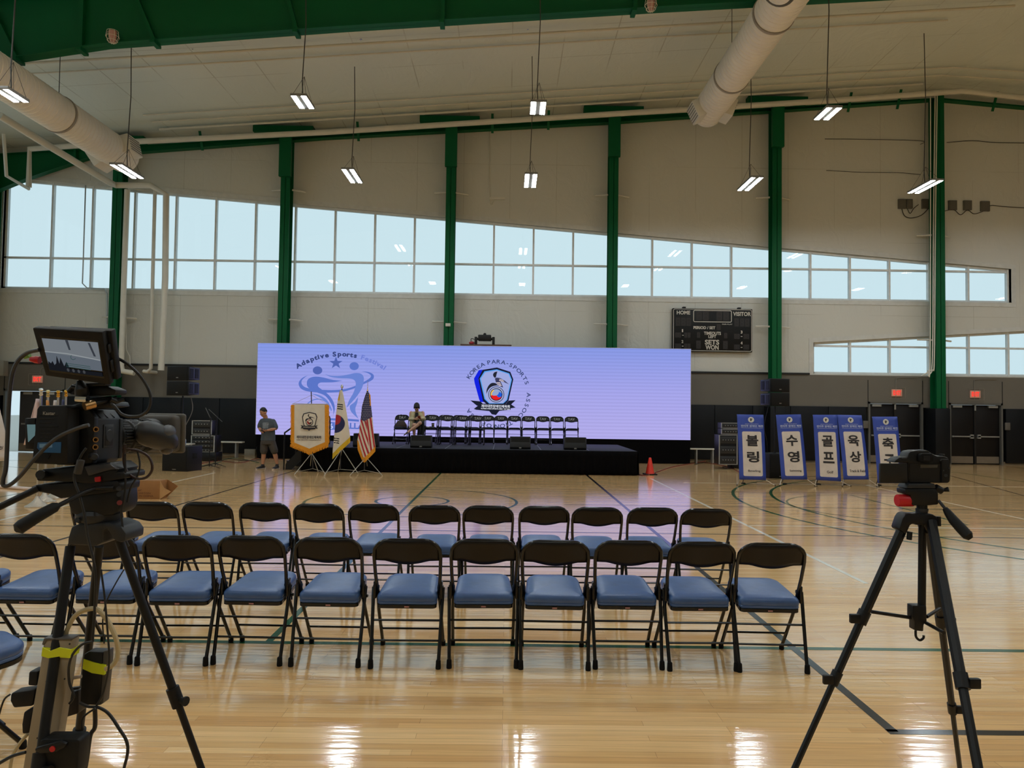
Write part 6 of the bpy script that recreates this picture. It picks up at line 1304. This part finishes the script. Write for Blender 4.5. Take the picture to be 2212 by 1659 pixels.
# ================================================================ SMALL CAMERA ON TRIPOD (right)
def E5(x, y): return (x/6.38+1840, y/6.38+940)
def F7(x, y): return (x/2.308+1640, y/2.308+940)
Yd = 2.42; t1 = W(1993, 1100, Yd); tr2 = thing('photo_tripod', 'black photo tripod with red knob standing at the right', 'tripod', (t1.x, Yd, 0)); K5 = RIG(tr2, Yd)
TB = mat('tripod_black', (14, 15, 17), .4, spec=.35, noise=(20, .08))
c1 = W(2008, 1044, Yd); cr_ = thing('digital_camera', 'black digital camera with its screen flipped out, on the red knobbed tripod', 'camera', c1); K6 = RIG(cr_, Yd)
K6.slab('camera_body', [E5(780, 660), E5(775, 380), E5(585, 380), E5(600, 350), E5(655, 308), E5(770, 298), E5(785, 250), E5(810, 225), E5(890, 212), E5(1050, 212), E5(1100, 250), E5(1180, 290), E5(1270, 288), E5(1335, 315), E5(1360, 360), E5(1365, 500), E5(1358, 635), E5(1335, 662)], 0, .055, TB, bevel=.004)
K6.slab('hand_grip', [E5(1240, 330), E5(1340, 330), E5(1362, 400), E5(1355, 640), E5(1330, 660), E5(1240, 660)], -.008, .075, DGREY, bevel=.006)
e = K6.slab('eye_cup', [E5(945, 270), E5(970, 250), E5(1110, 250), E5(1135, 280), E5(1125, 365), E5(1095, 380), E5(985, 378), E5(945, 360)], -.018, 0, RUBBER, bevel=.004); K6.slab('viewfinder_glass', [E5(990, 285), E5(1080, 285), E5(1080, 350), E5(990, 350)], -.0185, -.018, mat('finder_glass', (20, 14, 12), .1), e, bevel=0)
K6.slab('screen_recess', [E5(800, 395), E5(1225, 395), E5(1225, 650), E5(800, 650)], -.002, 0, BLACK, bevel=0); K6.slab('recess_plate', [E5(950, 408), E5(1185, 408), E5(1180, 448), E5(948, 452)], -.003, -.002, mat('grey_plate', (70, 68, 64), .5), bevel=0)
K6.slab('flip_screen', [E5(393, 390), E5(770, 390), E5(770, 662), E5(393, 662)], -.004, .008, mat('matte_black', (8, 8, 9), .45), bevel=.002)
for q, rr in (((1295, 555), .0055), ((1265, 488), .0025), ((1225, 345), .003), ((1345, 455), .003)): K6.rod('button', [E5(*q)+(-.011,), E5(*q)+(-.006,)], rr, GREYM)
K6.rod('mode_dial', [(E5(1240, 285)[0], E5(1240, 285)[1], .025), (E5(1240, 262)[0], E5(1240, 262)[1], .025)], .009, DGREY); K6.slab('hot_shoe', [E5(915, 214), E5(1030, 214), E5(1025, 204), E5(920, 204)], .01, .035, GREYM, bevel=0); K6.slab('shoulder_button', [E5(690, 312), E5(770, 308), E5(765, 330), E5(690, 335)], -.002, .02, GREYM)
c = K6.P(E5(1010, 470), .055); MB().lathe([(.030, 0), (.034, .01), (.034, .045), (.037, .05), (.037, .10), (.030, .10), (.028, .085)], c, 28, (0, 1, 0)).build('lens', BLACK, cr_)
K5.slab('quick_plate', [E5(790, 670), E5(1150, 670), E5(1160, 735), E5(755, 735)], -.02, .04, GREYM); K5.slab('tilt_head', [E5(735, 740), E5(1165, 738), E5(1195, 790), E5(1200, 960), E5(1080, 972), E5(860, 972), E5(830, 960), E5(820, 830), E5(740, 815)], -.022, .035, TB, bevel=.005)
q0, q1 = K5.P(E5(620, 900)), K5.P(E5(828, 898)); MB().lathe([(.001, 0), (.0185, .0), (.0205, .003), (.0205, (q1-q0).length)], q0, 24, q1-q0).build('red_knob', REDP, tr2)
K5.rod('head_lever', [E5(1180, 760)+(.01,), E5(1260, 760)+(0,), E5(1335, 745)+(-.01,)], .006, BLACK, rr=[.007, .005, .009]); K5.rod('lever_pivot', [E5(1150, 720), E5(1240, 770)], .012, BLACK)
K5.rod('head_neck', [E5(968, 960), E5(968, 1010), E5(965, 1060), E5(962, 1110)], .03, TB, rr=[.0165, .0165, .0185, .0185], n=20); K5.rod('neck_ring', [E5(966, 1010), E5(966, 1045)], .0195, GREYM, n=20)
K5.rod('handle_rod', [E5(1195, 900)+(-.02,), E5(1290, 1015)+(-.04,)], .005, GREYM); K5.rod('handle_grip', [E5(1280, 1005)+(-.04,), E5(1320, 1060)+(-.045,), E5(1400, 1170)+(-.06,), E5(1520, 1300)+(-.08,), E5(1600, 1385)+(-.095,), E5(1640, 1430)+(-.10,)], .014, DGREY, rr=[.008, .012, .0155, .017, .0165, .008], n=14)
K5.slab('tripod_shoulder', [E5(700, 1150), E5(740, 1090), E5(800, 1078), E5(870, 1090), E5(1070, 1085), E5(1120, 1090), E5(1190, 1130), E5(1200, 1230), E5(1190, 1380), E5(1060, 1370), E5(1010, 1240), E5(890, 1240), E5(850, 1220), E5(790, 1260), E5(760, 1370), E5(650, 1300)], -.025, .03, TB, bevel=.006)
K5.rod('knob', [E5(1195, 1120)+(-.01,), E5(1198, 1250)+(-.01,)], .0075, BLACK); K5.rod('knob', [E5(800, 1330)+(-.02,), E5(790, 1440)+(-.02,)], .0085, BLACK)
def leg2(top, q, w0, secs, levers):
    P0 = K5.P(top[:2], top[2]); Q_ = K5.P(q[:2], q[2]); F = legline(P0, Q_); F.z = .01; lg = None
    for i, (a, b, rr) in enumerate(secs):
        mb = MB(); mb.cyl(P0+(F-P0)*a, P0+(F-P0)*b, rr, n=8); o = mb.build('leg' if i == 0 else 'leg_section', TB, tr2 if i == 0 else lg); lg = lg or o
        if i: p = P0+(F-P0)*a; d = (F-P0).normalized(); MB().cyl(p-d*.03, p+d*.015, rr+.007, n=10).build('leg_lock', BLACK, lg); s = Vector((levers, -.35, 0)).normalized(); mb = MB(); mb.cbox(p+s*(rr+.018)-d*.005, (.034, .016, .030)); mb.build('lock_lever', BLACK, lg, bevel=.004)
    MB().ball(F+Vector((0, 0, .01)), (.016, .016, .014), 10).build('rubber_foot', RUBBER, lg); return F
leg2((1958, 1122, 0), (1727, 1640, -.02), .016, [(0, .262, .0165), (.262, .42, .0135), (.42, .68, .0105), (.68, 1, .0085)], -1)
leg2((2012, 1126, -.02), (2112, 1659, -.42), .016, [(0, .34, .0160), (.34, .52, .0135), (.52, .74, .0115), (.74, 1, .0095)], 1)
leg2((2006, 1130, .02), (2040, 1400, .22), .016, [(0, .30, .0145), (.30, .6, .012), (.6, 1, .009)], 1)
K5.rod('centre_column', [(1993, 1118), (1991, 1320)], .0125, TB, n=14); cb = K5.slab('column_bracket', [F7(765, 850), F7(835, 850), F7(838, 930), F7(822, 945), F7(820, 980), F7(775, 975), F7(775, 930), F7(765, 910)], -.018, .018, TB, bevel=.004)
K5.rod('weight_hook', [F7(780, 975), F7(782, 1005), F7(800, 1022), F7(818, 1012), F7(820, 998)], .004, BLACK, sm=True, rr=None); K5.rod('spreader_arm', [F7(770, 912), F7(560, 880)], .006, TB); K5.rod('spreader_arm', [F7(830, 935), F7(920, 985)+(-.10,)], .006, TB); K5.rod('spreader_arm', [F7(835, 905), F7(900, 865)+(.06,)], .006, TB)
# ================================================================ PEOPLE
def section(c, u, w, n=14): c, u, w = Vector(c), Vector(u), Vector(w); return [c+u*cos(2*pi*j/n)+w*sin(2*pi*j/n) for j in range(n)]
def loft(mb, secs, n=14):
    vs = []; fs = []
    for c, u, w in secs: vs += section(c, u, w, n)
    for i in range(len(secs)-1): fs += [(i*n+j, i*n+(j+1) % n, (i+1)*n+(j+1) % n, (i+1)*n+j) for j in range(n)]
    fs += [tuple(range(n-1, -1, -1)), tuple(range((len(secs)-1)*n, len(secs)*n))]; mb.add(vs, fs)
def limb(mb, pts, rr):
    pts = [Vector(p) for p in pts]; mb.tube(pts, rr[0], 12, rr=rr)
    for p, r in ((pts[0], rr[0]), (pts[-1], rr[-1])): mb.ball(p, r*.98, 10)
    for p, r in zip(pts[1:-1], rr[1:-1]): mb.ball(p, r*.99, 10)
def fuse(mb, name, m, parent, voxel=.008, smooth=3):
    """melt overlapping forms into one continuous skin"""
    o = mb.build(name, m, parent, smooth=True); md = o.modifiers.new('r', 'REMESH'); md.mode = 'VOXEL'; md.voxel_size = voxel; md.use_smooth_shade = True
    s = o.modifiers.new('s', 'SMOOTH'); s.iterations = smooth; s.factor = .5
    dg = bpy.context.evaluated_depsgraph_get(); dg.update(); me = bpy.data.meshes.new_from_object(o.evaluated_get(dg)); me.name = name
    o.modifiers.clear(); o.data = me
    for p in me.polygons: p.use_smooth = True
    if not me.materials: me.materials.append(m)
    return o
SKIN = mat('skin_tan', (176, 128, 100), .55, noise=(20, .04)); SKIN2 = mat('skin_light', (190, 146, 122), .55, noise=(20, .04)); HAIR = mat('dark_hair', (22, 17, 15), .6, noise=(90, .25), bump=(120, .6, .004))
# ---- standing man, head bowed over a phone held in both hands
Ym = 18.4; k = Ym/FPX
def M7(x, y, dy=0.0): return W(x/9.76+540, y/9.76+860, Ym+dy)
foot = G(585, 1013.5); Om = Vector((foot.x, Ym, 0)); man = thing('person', 'standing man in grey t-shirt and dark shorts looking down at his hands', 'person', Om)
zsh = (Vector((0, 0, 0)))
base = min(M7(240, 1530).z, M7(565, 1535).z)
def m(x, y, dy=0.0): p = M7(x, y, dy)-Om; p.z -= base; return p
X, Yv, Z = Vector((1, 0, 0)), Vector((0, 1, 0)), Vector((0, 0, 1))
def mfoot(x, y): p = m(x, y); return p
# body (skin): head, neck, torso, arms, hands, legs in one surface
b = MB(); hc = m(283, 345, -.07)
def head(mb, c, s, yaw, pitch, hair=None):
    """head about .23 high; looks along -y, turned by yaw, bowed by pitch"""
    R = (Matrix.Rotation(yaw, 3, 'Z') @ Matrix.Rotation(pitch, 3, 'X')); T = Matrix.Translation(c) @ R.to_4x4() @ Matrix.Scale(s, 4); mb.T = T
    mb.ball((0, .012, .03), (.076, .095, .095), 20); mb.ball((0, -.025, -.035), (.058, .062, .075), 18); mb.ball((0, -.052, -.085), (.030, .028, .024), 12)
    mb.ball((0, -.092, -.012), (.012, .016, .024), 10); mb.ball((0, -.102, -.025), (.015, .012, .010), 10)
    for q in (-1, 1): mb.ball((q*.028, -.078, .020), (.022, .014, .010), 10); mb.ball((q*.077, .008, -.005), (.010, .022, .032), 10); mb.ball((q*.036, -.055, -.03), (.024, .028, .025), 10)
    mb.ball((0, -.080, -.055), (.024, .012, .007), 10); mb.T = None; return T
pit = radians(42); T = head(b, hc, 1.0, radians(-22), pit)
limb(b, [m(330, 455, .0), m(310, 400, -.02)], [.058, .056])
loft(b, [(m(360, 480, .03), X*.13, Yv*.05), (m(355, 530, .03), X*.17, Yv*.09), (m(360, 600, .03), X*.17, Yv*.12), (m(375, 750, .03), X*.15, Yv*.12), (m(380, 860, .03), X*.16, Yv*.12), (m(375, 960, .03), X*.17, Yv*.12)])
sR, eR, wR = m(505, 520, .03), m(545, 680, -.02), m(370, 715, -.20); sL, eL, wL = m(225, 520, .0), m(200, 665, -.02), m(232, 735, -.20)
limb(b, [sR+Vector((-.02, .01, -.02)), eR, (eR+wR)*.5, wR], [.045, .042, .040, .027]); limb(b, [sL+Vector((.02, .01, -.02)), eL, (eL+wL)*.5, wL], [.045, .042, .040, .027])
def hand(mb, w, d, up, side, s=1.0, curl=.5, n=5):
    """palm from the wrist w along d; up = back of the hand; side = towards the thumb"""
    d, up, side = Vector(d).normalized(), Vector(up).normalized(), Vector(side).normalized(); c = Vector(w)+d*.045*s
    loft(mb, [(w, side*.024*s, up*.016*s), (c, side*.038*s, up*.015*s), (c+d*.035*s, side*.040*s, up*.012*s)], 12)
    for i, L in enumerate((.066, .074, .070, .056)):
        p = c+d*.035*s+side*((1.5-i)*.019*s); q1 = p+(d*cos(curl*.5)-up*sin(curl*.5))*L*.45*s; q2 = q1+(d*cos(curl*1.6)-up*sin(curl*1.6))*L*.32*s; q3 = q2+(d*cos(curl*2.4)-up*sin(curl*2.4))*L*.25*s; limb(mb, [p, q1, q2, q3], [.0095*s, .0088*s, .008*s, .0068*s])
    p = Vector(w)+d*.022*s+side*.026*s; q1 = p+(d*.6+side*.7-up*.2)*.040*s; q2 = q1+(d*.9+side*.1-up*.35)*.030*s; limb(mb, [p, q1, q2], [.0125*s, .0105*s, .008*s])
hand(b, wR, m(250, 742, -.27)-wR, Z+Yv*.3, Z*.6-Yv, 1.0, .7); hand(b, wL, m(285, 745, -.28)-wL, -Z*.2-X*.2+Yv*-.3, Z*.7+X*.3, 1.0, .8)
hipL, kL, aL = m(305, 960, .03), m(290, 1180, .0), m(268, 1425, .04); hipR, kR, aR = m(455, 960, .03), m(515, 1180, .0), m(570, 1415, .05)
limb(b, [hipL, (hipL+kL)*.5, kL, kL*.65+aL*.35+Vector((0, .015, 0)), aL], [.085, .078, .056, .058, .036]); limb(b, [hipR, (hipR+kR)*.5, kR, kR*.65+aR*.35+Vector((0, .015, 0)), aR], [.085, .078, .056, .058, .036])
fuse(b, 'body', SKIN, man, .007)
mb = MB(); mb.T = T
mb.ball((0, .026, .050), (.081, .092, .086), 20); mb.ball((0, .07, .005), (.070, .048, .06), 14)
mb.T = None; fuse(mb, 'hair', HAIR, man, .007, 2)
for q in (-1, 1):
    mb = MB(); mb.T = T; mb.ball((q*.028, -.0925, .026), (.017, .005, .0035), 8); mb.build('eyebrow', HAIR, man)
mb = MB(); mb.T = T; mb.ball((0, -.092, -.056), (.020, .004, .004), 8); mb.build('mouth', mat('lip', (150, 92, 80), .5), man)
for q in (-1, 1):
    mb = MB(); mb.T = T; mb.ball((q*.029, -.089, .009), (.012, .006, .004), 8); mb.build('eye', mat('eye_dark', (60, 42, 34), .4), man)
MSH = mat('grey_tshirt_cloth', (72, 80, 88), .85, noise=(14, .06), bump=(14, .4, .01)); s = MB()
loft(s, [(m(345, 462, .0), X*.085, Yv*.06), (m(355, 480, .02), X*.16, Yv*.08), (m(362, 520, .03), X*.205, Yv*.115), (m(368, 600, .03), X*.195, Yv*.138), (m(380, 720, .03), X*.175, Yv*.135), (m(385, 840, .03), X*.175, Yv*.14), (m(378, 930, .03), X*.185, Yv*.14)], 20)
limb(s, [sR+Vector((-.025, .01, -.012)), sR*.45+eR*.55, sR*.15+eR*.85], [.068, .064, .066]); limb(s, [sL+Vector((.025, .01, -.012)), sL*.45+eL*.55, sL*.15+eL*.85], [.068, .062, .062]); fuse(s, 'tshirt', MSH, man, .008)
mb = MB(); cq = m(320, 615, -.125)
prt = [(.0, .075), (.045, .07), (.07, .04), (.078, -.02), (.07, -.075), (.03, -.08), (-.02, -.078), (-.06, -.07), (-.075, -.02), (-.065, .045), (-.03, .06)]
mb.grid(lambda u, v: cq+Vector(((u-.5)*.155*(1 if .12 < v < .88 else .8), .015+.5*((u-.5)*.155)**2*6-.004, (v-.5)*.155)), 8, 8); mb.build('shirt_print', mat('shirt_print', (120, 128, 136), .8, noise=(30, .35)), man)
s = MB(); loft(s, [(m(378, 905, .03), X*.165, Yv*.128), (m(378, 960, .03), X*.185, Yv*.145), (m(378, 1010, .03), X*.190, Yv*.145)], 18)
limb(s, [hipL, (hipL+kL)*.5, kL+Vector((0, 0, .03))], [.098, .100, .094]); limb(s, [hipR, (hipR+kR)*.5, kR+Vector((0, 0, .03))], [.098, .100, .092]); fuse(s, 'shorts', mat('dark_shorts_cloth', (64, 58, 52), .85, noise=(10, .08)), man, .008)
for a, dx in ((aL, -.55), (aR, -.18)):
    d = Vector((dx, -1, 0)).normalized(); sd = Vector((-d.y, d.x, 0)); A0 = Vector((a.x, a.y, 0)); s = MB()
    loft(s, [(A0-d*.06+Z*.045, sd*.030, Z*.035), (A0+Z*.050, sd*.040, Z*.045), (A0+d*.07+Z*.042, sd*.046, Z*.036), (A0+d*.13+Z*.034, sd*.048, Z*.027), (A0+d*.185+Z*.028, sd*.036, Z*.020)]); limb(s, [A0+Z*.05, A0+Z*.095], [.045, .046]); sh_ = fuse(s, 'shoe', mat('black_shoe', (22, 20, 20), .6), man, .006, 2)
    s = MB(); loft(s, [(A0-d*.085+Z*.012, sd*.028, Z*.012), (A0+Z*.012, sd*.042, Z*.012), (A0+d*.12+Z*.012, sd*.052, Z*.012), (A0+d*.205+Z*.014, sd*.034, Z*.011)]); s.build('shoe_sole', mat('pale_sole', (186, 176, 168), .6), sh_)
mb = MB(); mb.cbox(m(262, 735, -.275), (.075, .012, .15), Euler((radians(60), 0, radians(-15))).to_matrix()); mb.build('phone', mat('phone_black', (14, 14, 16), .2), man, bevel=.006)

# ---- seated woman on the stage, legs crossed, head bowed over a phone
Yw = 19.85
def m4(x, y, dy=0.0): return W(x/5.027+820, y/5.027+730, Yw+dy)
Ow = Vector((m4(405, 900).x, Yw, SH)); wo = thing('person', 'seated woman with short dark hair, cream jacket and black skirt holding a phone', 'person', Ow)
def w4(x, y, dy=0.0): return m4(x, y, dy)-Ow
b = MB(); hc = w4(403, 752, -.12); T = head(b, hc, .95, radians(6), radians(48)); limb(b, [w4(405, 800, -.02), w4(404, 775, -.07)], [.050, .048])
loft(b, [(w4(405, 800, 0), X*.14, Yv*.065), (w4(405, 830, .01), X*.15, Yv*.09), (w4(405, 880, .02), X*.13, Yv*.10), (w4(405, 940, .03), X*.15, Yv*.12), (w4(405, 965, .03), X*.17, Yv*.14)])
sR, eR, wR = w4(468, 812, .0), w4(480, 880, -.05), w4(440, 872, -.24); sL, eL, wL = w4(342, 812, .0), w4(332, 885, -.05), w4(385, 880, -.22)
for a, c, d in ((sR, eR, wR), (sL, eL, wL)): limb(b, [a, c, (c+d)*.5, d], [.048, .040, .034, .024])
hand(b, wR, w4(415, 868, -.30)-wR, Yv*-.4+Z*.5, Z+X*-.3, .92, .8); hand(b, wL, w4(425, 885, -.28)-wL, -Z*.5-Yv*.5, Z*.8+Yv*-.3, .92, .9)
hA, kA, aA = w4(375, 955, .0), w4(440, 925, -.42), w4(318, 1015, -.50); hB, kB, aB = w4(435, 955, .0), w4(372, 945, -.44), w4(376, 1058, -.36)
aB.z = max(aB.z, .10)
limb(b, [hA, kA, kA*.5+aA*.5+Vector((0, .01, 0)), aA], [.085, .052, .050, .030]); limb(b, [hB, kB, kB*.55+aB*.45, aB], [.085, .054, .050, .032])
limb(b, [aA, w4(296, 1032, -.56), w4(280, 1042, -.62)], [.030, .026, .016]); limb(b, [aB, Vector((aB.x, aB.y-.06, .04)), Vector((aB.x, aB.y-.13, .03))], [.032, .028, .02]); fuse(b, 'body', SKIN2, wo, .007)
mb = MB(); mb.T = T; mb.ball((0, .018, .042), (.085, .100, .094), 20); mb.ball((0, -.040, .090), (.062, .055, .030), 14); mb.ball((0, .06, -.03), (.074, .055, .07), 14)
for q in (-1, 1): mb.ball((q*.074, .0, -.01), (.016, .045, .055), 12)
mb.T = None; fuse(mb, 'hair', HAIR, wo, .007, 2)
for q in (-1, 1): mb = MB(); mb.T = T; mb.ball((q*.028, -.089, .009), (.012, .006, .004), 8); mb.build('eye', mat('eye_dark', (60, 42, 34), .4), wo)
mb = MB(); mb.T = T; mb.ball((0, -.092, -.056), (.018, .004, .004), 8); mb.build('mouth', mat('lip', (150, 92, 80), .5), wo)
CR = mat('cream_jacket_cloth', (186, 174, 138), .8, noise=(12, .05), bump=(12, .4, .01)); s = MB()
# open jacket: two front halves and the back
for q, xc in ((-1, 372), (1, 440)):
    loft(s, [(w4(405+q*24, 797, .01), X*.045, Yv*.05), (w4(405+q*32, 808, .0), X*.078, Yv*.08), (w4(405+q*40, 835, .0), X*.085, Yv*.115), (w4(405+q*44, 890, .0), X*.085, Yv*.13), (w4(405+q*46, 950, .0), X*.095, Yv*.14), (w4(405+q*50, 978, .0), X*.10, Yv*.12)])
loft(s, [(w4(405, 800, .05), X*.14, Yv*.045), (w4(405, 860, .08), X*.17, Yv*.06), (w4(405, 970, .10), X*.19, Yv*.07)])
for a, c, d in ((sR, eR, wR), (sL, eL, wL)): limb(s, [a+Vector((-.03 if a is sR else .03, .01, -.03)), c, c*.3+d*.7], [.056, .056, .046])
fuse(s, 'jacket', CR, wo, .008)
s = MB(); loft(s, [(w4(404, 808, -.06), X*.045, Yv*.03), (w4(405, 850, -.095), X*.05, Yv*.03), (w4(405, 930, -.10), X*.06, Yv*.05)]); fuse(s, 'black_top', mat('black_top_cloth', (16, 14, 15), .8), wo, .008)
SKT = mat('black_skirt', (18, 16, 18), .8, noise=(10, .1)); s = MB(); loft(s, [(w4(405, 930, .03), X*.165, Yv*.13), (w4(405, 965, .03), X*.185, Yv*.15)]); limb(s, [hA, hA*.2+kA*.8], [.10, .078]); limb(s, [hB, hB*.25+kB*.75], [.10, .078]); fuse(s, 'skirt', SKT, wo, .008)
for a, d in ((w4(284, 1040, -.60), Vector((-.5, -.5, -.5))), (Vector((aB.x, aB.y-.08, .035)), Vector((0, -1, 0)))):
    s = MB(); d = d.normalized(); sd = d.cross(Z).normalized(); loft(s, [(a-d*.06, sd*.030, Z*.022), (a, sd*.034, Z*.020), (a+d*.07, sd*.020, Z*.012)]); s.build('shoe', mat('black_shoe', (22, 20, 20), .6), wo)
mb = MB(); mb.cbox(w4(430, 862, -.31), (.075, .012, .14), Euler((radians(50), 0, 0)).to_matrix()); mb.build('phone', mat('pink_phone', (150, 70, 60), .3), wo, bevel=.006)
q = w4(455, 990, -.38)+Ow; cl = thing('black_coat', 'black coat draped over the chair front beside the seated woman', 'coat', q); mb = MB()
q2 = lambda x, y, dy: m4(x, y, dy)-q
mb.grid(lambda u, v: q2(412+75*u+4*sin(v*4), 905+150*v, -.40+.10*(1-v)**3+.025*sin(u*14)), 22, 14); mb.build('coat_cloth', SKT, cl, solid=.012)
